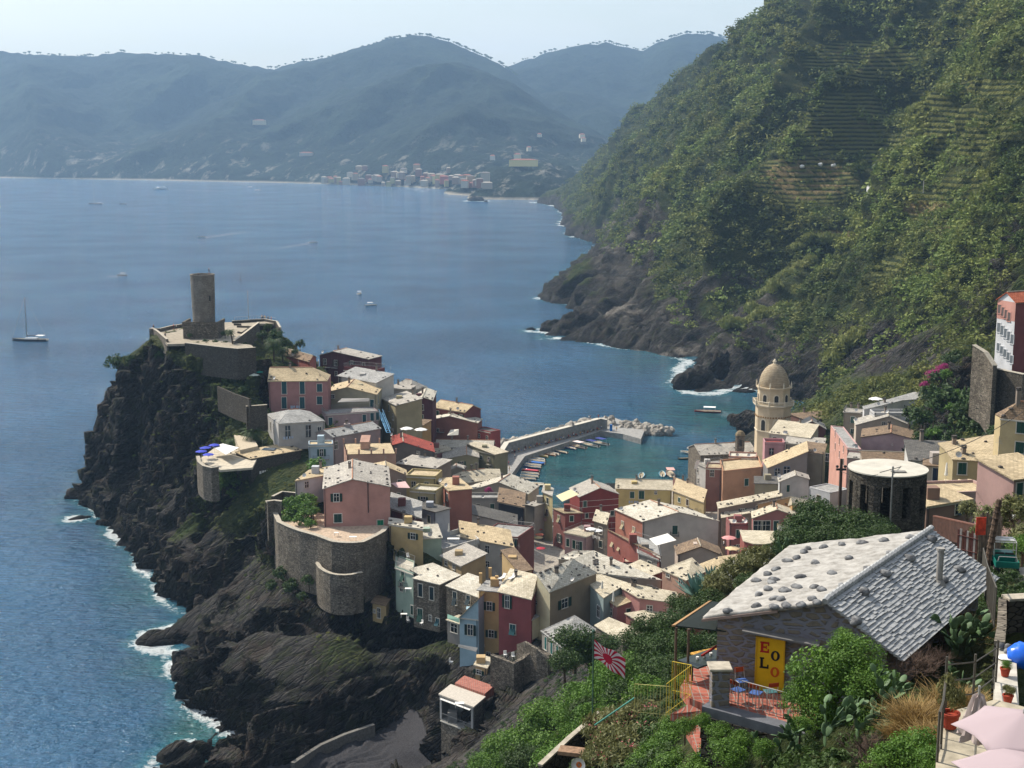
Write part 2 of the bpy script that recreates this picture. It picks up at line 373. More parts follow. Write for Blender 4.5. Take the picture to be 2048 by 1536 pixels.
for i, p in enumerate(ov):
    if orig[i]: V[i] = (p.x, p.y, NP[orig[i][0]][2])
    else:
        d = (P2[:, 0] - p.x) ** 2 + (P2[:, 1] - p.y) ** 2; V[i] = (p.x, p.y, P2[d.argmin(), 2])
F = np.array([f for f in of if len(f) == 3], dtype=np.int64)
def refine(V, F, k, mn, passes=9, keep=None):
    for _ in range(passes):
        E = np.concatenate([F[:, [0, 1]], F[:, [1, 2]], F[:, [2, 0]]]); E.sort(axis=1)
        key = E[:, 0] * 10_000_000 + E[:, 1]
        uq, inv = np.unique(key, return_inverse=True); a = uq // 10_000_000; b = uq % 10_000_000
        mid = (V[a] + V[b]) / 2; ln = np.linalg.norm(V[a] - V[b], axis=1); dist = np.hypot(mid[:, 0], mid[:, 1])
        thr = np.maximum(mn, dist * k)
        u_, v_ = proj(mid); off = (u_ < -150) | (u_ > 2250) | (v_ > 1800) | (v_ < -250) | (mid[:, 2] < -3)
        mark = ln > np.where(off, thr * 5, thr)
        if not mark.any(): break
        nid = np.full(len(uq), -1); nid[mark] = len(V) + np.arange(mark.sum()); V = np.vstack([V, mid[mark]])
        m = nid[inv].reshape(3, -1).T; out_ = []
        c = (m >= 0).sum(1)
        out_.append(F[c == 0])
        for r in range(3):
            i0, i1, i2 = r, (r + 1) % 3, (r + 2) % 3
            s1 = (c == 1) & (m[:, i0] >= 0); f = F[s1]; mm = m[s1]
            out_ += [np.stack([f[:, i0], mm[:, i0], f[:, i2]], 1), np.stack([mm[:, i0], f[:, i1], f[:, i2]], 1)]
            s2 = (c == 2) & (m[:, i2] < 0); f = F[s2]; mm = m[s2]     # edges i0-i1 and i1-i2 split
            out_ += [np.stack([mm[:, i0], f[:, i1], mm[:, i1]], 1), np.stack([f[:, i0], mm[:, i0], mm[:, i1]], 1), np.stack([f[:, i0], mm[:, i1], f[:, i2]], 1)]
        f = F[c == 3]; mm = m[c == 3]
        out_ += [np.stack([f[:, 0], mm[:, 0], mm[:, 2]], 1), np.stack([mm[:, 0], f[:, 1], mm[:, 1]], 1), np.stack([mm[:, 2], mm[:, 1], f[:, 2]], 1), mm]
        F = np.concatenate(out_)
    return V, F
def vnormals(V, F):
    fn = np.cross(V[F[:, 1]] - V[F[:, 0]], V[F[:, 2]] - V[F[:, 0]]); vn = np.zeros_like(V)
    for k in range(3): np.add.at(vn, F[:, k], fn)
    l = np.linalg.norm(vn, axis=1); l[l == 0] = 1; return vn / l[:, None]
def laplace(V, F, it=2, w=0.5, mask=None):
    E = np.concatenate([F[:, [0, 1]], F[:, [1, 2]], F[:, [2, 0]]]); n = len(V)
    dg = np.bincount(E[:, 0], minlength=n) + np.bincount(E[:, 1], minlength=n); dg[dg == 0] = 1
    for _ in range(it):
        s_ = np.zeros_like(V)
        for c in range(3): s_[:, c] = np.bincount(E[:, 0], V[E[:, 1], c], n) + np.bincount(E[:, 1], V[E[:, 0], c], n)
        V = V + (s_ / dg[:, None] - V) * (w if mask is None else (w * mask)[:, None])
    return V
V, F = refine(V, F, 0.012, 2.0, 12)
V = laplace(V, F, 3, 0.5)
import time; t0_ = time.time()
V, F = refine(V, F, 0.0026, 0.47, 8); print("REF", time.time() - t0_, len(V))
V = laplace(V, F, 2, 0.5)
vn = vnormals(V, F)
steep = np.clip(1 - np.abs(vn[:, 2]), 0, 1)
far = sstep(430, 620, V[:, 1]); near = 1 - sstep(90, 150, V[:, 1]); above = sstep(-3, 1.5, V[:, 2])
# bedding planes of the rock, dipping
bn = np.array([-0.66, 0.35, 0.66]); bn /= np.linalg.norm(bn)
warp = fbm(V * 0.03, 3) * 7
sv = V @ bn + warp * np.where(V[:, 0] > 0, 0.6, 1.0)
saw1 = (sv * .27 + .5 * pnoise(V * .12)) % 1; saw2 = (sv * 1.05 + .6 * pnoise(V * .2 + 5)) % 1
st1 = pnoise(np.stack([sv * 0.42, V[:, 0] * 0.03, V[:, 1] * 0.03], 1)); st2 = pnoise(np.stack([sv * 1.15 + 9, V[:, 0] * 0.08, V[:, 2] * 0.08], 1)); st3 = pnoise(np.stack([sv * 2.7 + 5, V[:, 0] * 0.15, V[:, 2] * 0.15], 1))
rough_ = fbm(V * 0.11, 5); rock = sstep(0.2, 0.42, steep); lowr_ = (V[:, 2] < 6.5) & (V[:, 1] < 262) & (V[:, 0] < -20) & (V[:, 2] > -2); rock = np.where(lowr_, np.maximum(rock, .75), rock); castle_ = sstep(262, 285, V[:, 1]) * (V[:, 0] < -40) * (V[:, 1] < 430)
lowv = 1 - sstep(0.0, 6.0, V[:, 2])
rock_l = np.clip(rock + lowv * (V[:, 1] < 600) * 0.0, 0, 1)
st4 = pnoise(np.stack([sv * 5.0 + 2, V[:, 0] * 0.25, V[:, 2] * 0.25], 1)); d_near = (1.5 * rough_ + 2.6 * (1 - np.abs(st1) * 2.6) + (5.5 * (saw1 - .5) + 2.2 * (saw2 - .5) + .6 * (.5 - np.abs(st3) * 1.5)) * (1 - .75 * castle_) + castle_ * (1.6 * (.5 - np.abs(pnoise(V * np.array([.11, .11, .03]))) * 3)) + .3 * st4) * rock - 2.0 * rock
gx_ = V[:, 0] * .8 - V[:, 1] * .6; d_far = (.55 - np.abs(pnoise(np.stack([gx_ * .016 + .4 * pnoise(V * .01), V[:, 2] * .002, V[:, 1] * .0006], 1))) * 2.2) * 30 * sstep(8, 60, V[:, 2]) + (.5 - np.abs(pnoise(np.stack([gx_ * .045, V[:, 2] * .008, V[:, 1] * .004], 1))) * 2) * 9 + fbm(V * 0.012, 4) * 9 * sstep(5, 60, V[:, 2]) + (1.0 - np.abs(pnoise(V * np.array([0.035, 0.035, 0.02])) * 2)) * 4 + fbm(V * 0.07, 4) * 2.2
d_far = d_far + (st1 * 2.6 + st2 * 1.6 + st3 * .8) * np.maximum(rock, sstep(35, 8, V[:, 2])) + fbm(V * .18, 3) * 1.1
disp = (d_near * (1 - far) + d_far * far) * above * (1 - near) + near * fbm(V * 0.5, 3) * 0.25
disp += (1 - far) * (1 - near) * (1 - rock) * fbm(V * 0.25, 3) * 0.25 * above
beach_m = (V[:, 2] < 3.4) & (V[:, 1] < 245) & (V[:, 0] > -33.5 + (V[:, 1] - 209) * .93) & (V[:, 0] < -13) & (V[:, 1] < 238)
disp = np.where(beach_m, disp * 0.15, disp)
V = V + vn * disp[:, None]
# ledges on the castle cliff
cl_ = (V[:, 1] < 430) * (V[:, 0] < -16) * ~beach_m * 1.0
lz = V[:, 2] / 3.6 + fbm(V * .035, 3) * .9; lf = lz - np.floor(lz); dzl = (sstep(.3, .55, lf) - lf) * 3.6
V[:, 2] += dzl * cl_ * rock * above * .9 * sstep(1, 4, V[:, 2])
lz = V[:, 2] / .95 + fbm(V * .05, 3) * .8; lf = lz - np.floor(lz); V[:, 2] += (sstep(.3, .55, lf) - lf) * .95 * cl_ * rock * above * sstep(1, 4, V[:, 2])
# vineyard terraces on the mountain
uu, vv = proj(V)
def blob(cx, cy, rx, ry): return np.clip(1.4 - ((uu - cx) / rx) ** 2 - ((vv - cy) / ry) ** 2, 0, 1)
terr = np.maximum.reduce([blob(1715, 255, 115, 68), blob(1610, 362, 100, 52), blob(1725, 122, 110, 38), blob(1960, 270, 120, 56), blob(1970, 415, 150, 75), blob(1850, 200, 50, 26), blob(1990, 180, 70, 26), blob(1830, 540, 90, 30), blob(1990, 540, 90, 30)]) * far * sstep(-.75, -.25, fbm(V * .012 + 2, 3))
stepz = np.where((vv > 318) & (uu < 1720), 3.2, 3.0)
zq = V[:, 2] / stepz; fr = zq - np.floor(zq); zt = (np.floor(zq) + sstep(0.35, 0.62, fr) ) * stepz
V[:, 2] = V[:, 2] * (1 - terr) + zt * terr
vn = vnormals(V, F)
steep2 = np.clip(1 - np.abs(vn[:, 2]), 0, 1)
tan_ = np.maximum.reduce([blob(1610, 362, 90, 46), blob(1850, 415, 80, 14) , blob(1640, 470, 90, 12), blob(1870, 460, 50, 8), blob(1560, 480, 60, 25)*0.7, blob(1720,110,60,22)*0.7, blob(1340, 320, 30, 14)*0.6])
tan_ = np.maximum(tan_, .28 * terr); tan_ = np.maximum(tan_, .9 * terr * sstep(.5, .7, fr)); tan_ = np.clip(tan_ * np.where((vv > 318) & (vv < 405) & (uu < 1720) & (uu > 1500), sstep(.45, .62, fr) * 1.1 + .08, .35) * (0.8 + fbm(V * 0.05, 3)), 0, 1)
pale = np.maximum.reduce([(blob(1240, 400, 14, 45) + blob(1225, 440, 22, 30) + blob(1320, 320, 24, 16) + blob(1270, 500, 40, 40)) * sstep(-.25, .35, fbm(V * .045, 4)) * .8, blob(1240, 620, 60, 14), blob(1390, 700, 40, 14), blob(1560, 640, 30, 60) * 0.5, blob(1280, 710, 60, 10)])
veg = (1 - sstep(0.3, 0.62, steep)) * sstep(6, 22, V[:, 2] + fbm(V * 0.04, 2) * 10)
veg = np.clip(np.where(V[:, 1] > 430, np.maximum(veg, sstep(14, 34, V[:, 2] + fbm(V * 0.03, 3) * 22) * (1 - sstep(0.55, 0.8, steep))), veg), 0, 1)
rky = np.maximum.reduce([blob(1540, 730, 190, 62), blob(1300, 640, 170, 72), blob(1730, 700, 130, 60), blob(1250, 520, 80, 80), blob(1480, 620, 90, 90), blob(1390, 610, 130, 70), blob(1290, 440, 50, 60), blob(1800, 690, 120, 60)]); rky = np.clip(rky, 0, 1) * sstep(-.55, -.05, fbm(V * .03 + 8, 4)); pale = np.maximum(pale, .3 * rky * far) * sstep(-.3, .4, fbm(V * .06 + 4, 4)); veg = veg * (1 - .85 * rky)
veg = veg * (1 - 0.7 * np.clip(pale, 0, 1))

def mat_terrain():
    n = N("rock_and_soil"); p = n.pos()
    dotn = n.n("ShaderNodeVectorMath", {0: p, 1: tuple(bn)}, operation='DOT_PRODUCT').outputs['Value']
    wv = n.noise(p, 0.03, 3); sx = n.math('ADD', dotn, n.math('MULTIPLY', wv, 9.0))
    cmb = n.n("ShaderNodeCombineXYZ", {0: n.math('MULTIPLY', sx, 1.0), 1: n.math('MULTIPLY', n.n("ShaderNodeSeparateXYZ", {0: p}).outputs[0], 0.14), 2: n.math('MULTIPLY', n.n("ShaderNodeSeparateXYZ", {0: p}).outputs[2], 0.14)}).outputs[0]; vo = n.n('ShaderNodeTexVoronoi', {'Vector': n.mapping(cmb, (1, 2.4, 2.4)), 'Scale': .75}, feature='DISTANCE_TO_EDGE').outputs['Distance']; vo = n.ramp(vo, 0, .09)
    strata = n.noise(cmb, 1.6, 6, 0.7); sw = n.math('FRACT', n.math('ADD', n.math('MULTIPLY', sx, 1.15), n.math('MULTIPLY', n.noise(p, .3, 4), 2.2))); sw2 = n.math('FRACT', n.math('ADD', n.math('MULTIPLY', sx, 3.1), n.math('MULTIPLY', n.noise(p, .6, 4), 2.5))); fine = n.noise(p, 1.4, 7, 0.68); mid = n.noise(p, 0.16, 5, 0.6); tiny = n.noise(p, 5.0, 4, 0.7)
    rockc = n.mix(n.ramp(strata, 0.38, 0.66), srgb('#222123'), srgb('#615d57'))
    rockc = n.mix(n.ramp(fine, 0.45, 0.72, 0, 0.45), rockc, srgb('#6c6862'))
    rockc = n.mix(n.ramp(vo, 0, 1, .8, 0), rockc, srgb('#0f0f10')); rockc = n.mix(n.ramp(sw, .0, .22, .75, 0), rockc, srgb('#151516')); rockc = n.mix(n.ramp(sw2, .0, .25, .55, 0), rockc, srgb('#19191a')); rockc = n.mix(n.ramp(sw, .8, 1.0, 0, .5), rockc, srgb('#77736c'))
    rockc = n.mix(n.ramp(mid, 0.48, 0.68, 0, 0.55), rockc, srgb('#4a3c30')); rockc = n.mix(n.ramp(n.noise(p, 0.35, 5, .65), 0.5, 0.62, 0, 0.75), rockc, srgb('#363a24'))
    z = n.n("ShaderNodeSeparateXYZ", {0: p}).outputs[2]
    wet = n.ramp(n.math('ADD', z, n.math('MULTIPLY', fine, 3.0)), 2.2, 4.5, 0.75, 0.0)
    rockc = n.mix(wet, rockc, srgb('#1f1f1f'))
    palec = n.mix(n.ramp(fine, 0.35, 0.65), srgb('#7d776c'), srgb('#b5ada0'))
    rockc = n.mix(n.ramp(n.attr('pale'), 0.1, 0.8, 0, 0.8), rockc, palec)
    soil = n.mix(n.ramp(fine, 0.35, 0.65), srgb('#303a20'), srgb('#5f6236')); soil = n.mix(n.ramp(mid, 0.4, 0.65), soil, srgb('#33421f'))
    soil = n.mix(n.ramp(n.attr('terr'), .1, .5, 0, .85), soil, n.mix(n.ramp(n.math('ADD', n.math('FRACT', n.math('ADD', n.math('MULTIPLY', n.n('ShaderNodeSeparateXYZ', {0: p}).outputs[2], .42), n.math('MULTIPLY', n.noise(p, .02, 2), 3.0))), n.math('MULTIPLY', n.math('SUBTRACT', fine, .5), .6)), .35, .6), srgb('#3a4626'), srgb('#85884e')))
    tanc = n.mix(n.ramp(fine, 0.35, 0.65), srgb('#8a7650'), srgb('#bda678'))
    c = n.mix(n.ramp(n.math('ADD', n.attr('veg'), n.math('MULTIPLY', n.math('SUBTRACT', fine, 0.5), 1.2)), 0.3, 0.6), rockc, soil)
    c = n.mix(n.ramp(n.attr('tan'), 0.2, 0.6, 0, 0.85), c, tanc)
    peb = n.mix(n.ramp(tiny, 0.35, 0.65), srgb('#222224'), srgb('#403f41'))  # gravel darkened: the cove's shade is put into its colour
    c = n.mix(n.attr('beach'), c, peb)
    c = n.mix(n.attr('paved'), c, n.mix(n.ramp(fine, 0.35, 0.65), srgb('#8b857a'), srgb('#a8a194')))
    h = n.math('ADD', n.math('MULTIPLY', vo, .5), n.math('ADD', n.math('ADD', n.math('MULTIPLY', strata, 1.3), fine), n.math('ADD', n.math('MULTIPLY', sw, .55), n.math('MULTIPLY', sw2, .25))))
    h = n.math('MULTIPLY', h, n.math('SUBTRACT', 1.0, n.math('MAXIMUM', n.attr('beach'), n.math('MULTIPLY', n.attr('paved'), .9))))
    n.set(col=c, rough=0.92, spec=0.18, nrm=n.bump(h, 1.0, 1.1)); return n.m
M_TERR = mat_terrain()
beach = beach_m * 1.0
paved = ((V[:, 0] > 10) & (V[:, 0] < 20) & (V[:, 1] > 17) & (V[:, 1] < 33)) * 1.0
paved = np.maximum(paved, sstep(-14, -10, -np.abs(V[:, 0] - 33 - (V[:, 1] - 90) * 0.1) * 3) * ((V[:, 1] > 55) & (V[:, 1] < 90) & (V[:, 2] < 79)) * 1.0)
paved = np.maximum(paved, ((V[:, 2] < 9) & (V[:, 1] > 290) & (V[:, 1] < 400) & (V[:, 0] > -15) & (V[:, 0] < 70) & (V[:, 2] > 1.2)) * 1.0)
slope_r = (V[:, 1] > 120) & (V[:, 1] < 222) & (V[:, 0] < 12); veg = np.where(slope_r, veg * .15, veg)
vil = (V[:, 1] > 258) & (V[:, 1] < 405) & (V[:, 0] > -22) & (V[:, 0] < 74 - (V[:, 1] < 300) * 12) & (V[:, 2] > 1.2) & (V[:, 2] < 40); paved = np.maximum(paved, vil * .85); veg = veg * (1 - vil)
keepf = ~((V[F].min(axis=1)[:, 2] < -8.5) & (V[F].max(axis=1)[:, 2] < -6))
F = F[keepf]
TV, TF, TVEG, TTAN = V, F, veg, tan_
tme = np_mesh("terrain", V, F, M_TERR, True, {'veg': np.maximum(veg, np.clip(terr * 1.5, 0, 1)), 'terr': terr, 'tan': tan_, 'pale': np.clip(pale, 0, 1), 'beach': beach, 'paved': paved})
terrain = put("terrain", tme); tag(terrain, kind="structure")
print("terrain tris", len(F), "TIME", time.time() - t0_)

# ground height lookup from the fine mesh (grid of the highest vertex)
_gx0, _gy0, _gs = -160.0, 0.0, 1.5
_gn = (int(360 / _gs), int(620 / _gs)); _gz = np.full(_gn, -99.0)
_ix = ((V[:, 0] - _gx0) / _gs).astype(int); _iy = ((V[:, 1] - _gy0) / _gs).astype(int)
_ok = (_ix >= 0) & (_iy >= 0) & (_ix < _gn[0]) & (_iy < _gn[1])
np.maximum.at(_gz, (_ix[_ok], _iy[_ok]), V[_ok, 2])
for _ in range(6):
    m = _gz < -90
    if not m.any(): break
    pz = np.pad(_gz, 1, constant_values=-99.0); nb = np.maximum.reduce([pz[:-2, 1:-1], pz[2:, 1:-1], pz[1:-1, :-2], pz[1:-1, 2:]]); _gz = np.where(m, nb, _gz)
def ground(x, y):
    i = int((x - _gx0) / _gs); j = int((y - _gy0) / _gs)
    if 0 <= i < _gn[0] and 0 <= j < _gn[1]: return float(_gz[i, j])
    return 0.0

def mat_sea():
    n = N("sea_water"); p = n.pos(); sh = n.attr('shore'); sx = n.attr('shallow')
    # shore: metres to the coast
    w1 = n.noise(n.mapping(p, (1, 1.0, 1), (0, 0, 0.5)), 0.09, 6, 0.62); w2 = n.noise(n.mapping(p, (1.0, 1.7, 1), (0, 0, -0.3)), 0.55, 5, 0.65); w3 = n.noise(p, 0.012, 4, 0.5)
    deep = n.mix(n.ramp(w3, 0.35, 0.68), srgb('#295c80'), srgb('#467ba2'))
    turq = n.mix(n.ramp(w1, 0.35, 0.65), srgb('#1c565e'), srgb('#357478'))
    sf = n.math('ADD', sx, n.math('MULTIPLY', n.math('SUBTRACT', w1, 0.5), 0.5))
    c = n.mix(n.ramp(sf, 0.12, 0.75), deep, turq)
    fn = n.noise(p, 0.35, 8, 0.72, dist=1.2); f2 = n.noise(p, 0.05, 3)
    fo = n.math('SUBTRACT', n.math('ADD', fn, n.math('MULTIPLY', n.math('SUBTRACT', f2, 0.5), 1.3)), n.math('MULTIPLY', sh, 0.12))
    foam = n.math('MULTIPLY', n.ramp(fo, 0.34, 0.47), n.attr('surf'))
    milky = n.math('MULTIPLY', n.ramp(fo, 0.0, 0.5, 0, 0.6), n.attr('surf'))
    c = n.mix(milky, c, srgb('#4f9aa0')); c = n.mix(foam, c, (0.72, 0.78, 0.78, 1))
    wake = n.attr('wake'); c = n.mix(n.math('MULTIPLY', wake, n.ramp(fn, 0.3, 0.6, 0.3, 1.0)), c, (0.7, 0.76, 0.8, 1))
    w4 = n.noise(n.mapping(p, (.55, 1.5, 1), (0, 0, .25)), 0.26, 4, 0.6); b1 = n.bump(n.math('ADD', n.math('ADD', n.math('MULTIPLY', w1, 1.5), n.math('MULTIPLY', w4, 2.6)), n.math('MULTIPLY', w2, 1.1)), 1.0, 2.8)
    b2 = n.bump(n.noise(p, 2.3, 3, 0.6), 0.8, 0.3, b1)
    n.set(col=c, rough=n.mix(foam, (0.09,) * 3, (0.7,) * 3), nrm=b2, ior=1.5, spec=0.5)
    return n.m
def seg_dist(Pq, segs):
    best = np.full(len(Pq), 1e9)
    for a, b in segs:
        ab = b - a; L2 = (ab ** 2).sum() + 1e-9; t = np.clip(((Pq - a) @ ab) / L2, 0, 1); d = np.hypot(*(Pq - (a + t[:, None] * ab)).T); best = np.minimum(best, d)
    return best
rr = [190 * 1.011 ** i for i in range(320)]; rr = np.array([r for r in rr if r < 5600] + [6500, 9000, 16000, 26000])
th = np.concatenate([np.radians([-70, -55, -45, -38, -32, -28]), np.radians(np.arange(-26, 16, 0.22)), np.radians([18, 25, 35, 50])])
Pr, Pt = np.meshgrid(rr, th, indexing='ij'); X = Pr * np.sin(Pt); Yy = Pr * np.cos(Pt)
SVt = np.stack([X.ravel(), Yy.ravel(), np.zeros(X.size)], 1); nt_ = len(th)
idx = (np.arange(len(rr) - 1)[:, None] * nt_ + np.arange(nt_ - 1)[None]).ravel()
SF = np.stack([idx, idx + 1, idx + nt_ + 1, idx + nt_], 1)[:, ::-1]
cxy = [np.array([p.x, p.y]) for p in coast]
segs = list(zip(cxy[:-1], cxy[1:])); Pq = SVt[:, :2]
shore = seg_dist(Pq, segs)
rocks_sea = [(S(150,1038,0), 3.0), (S(952,402,0), 22), (S(1100,660,0), 7), (S(1062,662,0), 3)]
for c_, r in rocks_sea: shore = np.minimum(shore, np.maximum(0, np.hypot(Pq[:, 0] - c_.x, Pq[:, 1] - c_.y) - r))
harb = [(-16,448),(36,476),(55,470),(62,400),(-6,362),(-16,400)]
u_, v_ = proj(SVt)
def ell(cx, cy, rx, ry): return np.exp(-(((u_ - cx) / rx) ** 2 + ((v_ - cy) / ry) ** 2))
shallow = np.clip(np.maximum.reduce([ell(1200, 930, 200, 75) * 1.0, ell(1430, 830, 150, 60) * 0.75, ell(430, 1480, 110, 75) * 1.15, ell(270, 1180, 90, 90) * 0.42, ell(1300, 720, 130, 40) * 0.5, ell(1090, 1040, 80, 60), ell(300, 1330, 90, 50) * 0.45,
      np.exp(-shore / 14.0) * 0.32 * (Pr.ravel() < 900)]), 0, 1.2)
harbour_calm = np.clip(ell(1210, 945, 190, 62) * 1.6 + ell(1560, 850, 110, 40) * 1.4, 0, 1)
surf = np.clip(1 - harbour_calm * 1.3, 0, 1) * np.where(Pr.ravel() > 500, 1.0, 0.95)
shs = np.where(Pr.ravel() > 500, shore * 0.55, shore)
shs = np.where(Pr.ravel() > 1000, shore * 0.25, shs)
boats_w = [((338, 380), (470, 383), 4), ((412, 475), (500, 462), 3.0), ((620, 486), (540, 500), 2), ((1440, 826), (1475, 832), 1.6), ((238, 552), (205, 556), 1.8)]
wake = np.zeros(len(Pq))
for a, b, w in boats_w:
    A = S(a[0], a[1], 0); B = S(b[0], b[1], 0); A2 = np.array([A.x, A.y]); B2 = np.array([B.x, B.y]); ab = B2 - A2
    t = ((Pq - A2) @ ab) / (ab @ ab); d = np.hypot(*(Pq - (A2 + np.clip(t, 0, 1)[:, None] * ab)).T); wake = np.maximum(wake, np.exp(-(d / (w * (1 + t.clip(0, 1) * 2))) ** 2) * (1 - t.clip(0, 1)) * (t > -0.05))
sme = np_mesh("sea", SVt, SF, mat_sea(), True, {'shore': shs, 'shallow': shallow, 'surf': surf, 'wake': wake * 0.8})
sea = put("sea", sme); tag(sea, kind="structure")
print("SEA TIME", time.time() - t0_)
def interp(xs, pts): return np.interp(xs, [p[0] for p in pts], [p[1] for p in pts])
def mat_forest_hill():
    n = N("distant_forest_slope"); p = n.pos()
    a = n.noise(p, 0.035, 7, 0.72); b = n.noise(p, 0.004, 5, 0.6); c0 = n.noise(p, 0.12, 4, 0.7)
    c = n.mix(n.ramp(a, 0.38, 0.64), srgb('#131b16'), srgb('#29352a')); c = n.mix(n.ramp(b, 0.5, 0.7, 0, 0.5), c, srgb('#3a4838'))
    z = n.n("ShaderNodeSeparateXYZ", {0: p}).outputs[2]
    rk = n.math('MULTIPLY', n.ramp(z, 30, 160, 1, 0), n.ramp(n.noise(n.mapping(p, (1, 1, 0.25)), 0.02, 6, 0.7), 0.55, 0.66))
    c = n.mix(rk, c, srgb('#8a867a')); c = n.mix(n.ramp(z, 1.5, 6, 0.9, 0), c, srgb('#a39c8d'))
    n.set(col=c, rough=0.95, spec=0.05, nrm=n.bump(n.math('ADD', a, n.math('MULTIPLY', c0, 0.5)), 1.0, 14.0)); return n.m
M_FOR = mat_forest_hill()
def loft(name, us, vtop, vbase, ytop, ybase, rows=90, amp=1.0, seed=0, prof=1.15):
    us = np.array(us, dtype=float); ncol = len(us); Vs = []
    for j in range(rows + 1):
        t = j / rows; vt = interp(us, vtop); yb = interp(us, ybase); yt = interp(us, ytop)
        for u, v1, y0, y1 in zip(us, vt, yb, yt):
            top = G(u, v1, y1); base = S(u, interp([u], vbase)[0], 0); 
            xy = np.array([base.x, base.y]) * (1 - t) + np.array([top.x, top.y]) * t
            Vs.append((xy[0], xy[1], -6 + (top.z + 6) * (t ** prof * 0.6 + 0.4 * math.sin(t * math.pi / 2))))
    Vv = np.array(Vs); tt = np.repeat(np.arange(rows + 1) / rows, ncol)
    q = Vv * np.array([0.0016, 0.0009, 0.0]) + seed
    spur = (1 - np.abs(pnoise(q) * 2.0)) * 130 + fbm(Vv * np.array([0.005, 0.003, 0.002]) + seed, 4) * 45
    env = np.sin(np.clip(tt, 0, 1) * math.pi) ** 0.8
    Vv[:, 2] += (spur - 60) * env * amp
    Vv[:, 1] -= spur * env * 2.2 * amp
    Vv[:, 2] += fbm(Vv * 0.02, 3) * 7 * sstep(0, 0.05, tt)
    # back skirt
    last = Vv[-ncol:].copy(); last[:, 1] += 900; last[:, 2] -= 250; Vv = np.vstack([Vv, last])
    i = (np.arange(rows + 1)[:, None] * ncol + np.arange(ncol - 1)[None]).ravel()
    Fq = np.stack([i, i + 1, i + ncol + 1, i + ncol], 1)
    o = put(name, np_mesh(name, Vv, Fq, M_FOR, True)); tag(o, kind="structure"); return o, Vv[:-ncol].reshape(rows + 1, ncol, 3)
vtL = [(-260,120),(0,103),(40,107),(100,111),(180,113),(240,104),(320,110),(400,111),(440,122),(500,131),(545,138),(600,124),(660,116),(720,98),(770,82),(830,70),(870,75),(930,95),(1000,128),(1040,160),(1100,205),(1180,262),(1300,330)]
vtR = [(900,240),(960,170),(1010,134),(1050,121),(1100,104),(1160,91),(1215,86),(1260,98),(1285,103),(1320,84),(1370,67),(1420,68),(1460,82),(1500,92),(1600,60),(1700,80)]
hillR, gR = loft("hills", np.arange(880, 1720, 9), vtR, [(880,362),(1720,362)], [(880,6300),(1720,6000)], [(880,3900),(1720,3900)], 90, 0.5, 4.0)
hillL, gL = loft("hills", np.arange(-260, 1290, 8), vtL, [(-260,352),(0,356),(300,361),(560,366),(700,370),(800,374),(880,378),(940,382),(1290,382)], [(-260,6200),(500,5900),(830,5600),(1000,5200),(1180,4600),(1290,4200)], [(-260,4600),(1290,3000)], 110, 0.62, 9.0)
# Monterosso headlands
def knoll(name, c, rx, ry, h, seed, sharp=1.0):
    n = 90; Vs = []; 
    xs = np.linspace(-1.5, 1.5, n); A, B = np.meshgrid(xs, xs, indexing='ij'); r = np.hypot(A, B)
    z = h * np.clip(1 - r ** (2 * sharp), -0.6, 1); Vv = np.stack([c[0] + A.ravel() * rx, c[1] + B.ravel() * ry, z.ravel()], 1)
    Vv[:, 2] += fbm(Vv * np.array([4.5 / rx, 4.5 / ry, 0.01]) + seed, 5) * h * 0.22
    i = (np.arange(n - 1)[:, None] * n + np.arange(n - 1)[None]).ravel()
    o = put(name, np_mesh(name, Vv, np.stack([i, i + n, i + n + 1, i + 1], 1), M_FOR, True)); tag(o, kind="structure"); return o
pH = G(1040, 330, 3050); knoll("headland", (pH.x + 30, pH.y + 60, 0), 190, 330, pH.z - 2, 3.0, 1.1)
pH2 = S(1055, 398, 0); knoll("headland", (pH2.x, pH2.y + 60, 0), 120, 110, 34, 7.0, 1.3)
KO = {2: (500, 660, 5.12), 3: (780, 740, 5.12), 4: (500, 900, 5.12), 5: (860, 920, 5.12), 6: (760, 1100, 5.12), 7: (1000, 1060, 5.12), 8: (1180, 880, 5.12),
      11: (1360, 700, 5.909), 12: (1640, 700, 3.84), 13: (1340, 900, 5.12), 1: (180, 520, 3.2), 0: (0, 0, 1)}
def K(k, x, y): o = KO[k]; return (o[0] + x / o[2], o[1] + y / o[2])
def uvproj(me):
    n = len(me.loops); uv = me.uv_layers.new(name="UVMap"); arr = np.zeros((n, 2))
    vs = me.vertices
    for p in me.polygons:
        nn = p.normal; e = Vector((-nn.y, nn.x, 0))
        if e.length < 0.02: e = Vector((1, 0, 0))
        e.normalize(); s_ = nn.cross(e)
        for li in p.loop_indices:
            c = vs[me.loops[li].vertex_index].co; arr[li] = (c.dot(e), c.dot(s_))
    uv.data.foreach_set("uv", arr.ravel())
def roof_mat(kind): 
    m = mat_roof(kind)
    if 'uvdone' not in m:
        t = m.node_tree; m['uvdone'] = 1
        for n in list(t.nodes):
            if n.type == 'TEX_COORD':
                for l in list(t.links):
                    if l.from_node == n: t.links.new(n.outputs['UV'], l.to_socket)
    return m
def ray_plane(u, v, p, nrm):
    r = Vector(ray(u, v)); o = Vector((0, 0, CAMZ)); d = r.dot(nrm)
    return o + r * ((p - o).dot(nrm) / d)
ZV0 = Vector((0, 0, 1)); M_STONE = mat_stone('#6a645a', '#403c37', '#2b2926', 2.6); M_STONE2 = mat_stone('#948b7c', '#5f584f', '#3d3934', 1.9); M_GLASS = mat_glass()
M_TRIM = mat_stucco('#c9c2b0', 0.15); M_DARKM = mat_plain('#2b2a28', 0.6); M_WHITE = mat_plain('#dcd9d2', 0.6, var=0.05); M_METAL = mat_plain('#8a8a88', 0.45, 0.6)
M_SLSTONE = mat_plain('#4c4743', 0.9, var=0.25, scale=6)
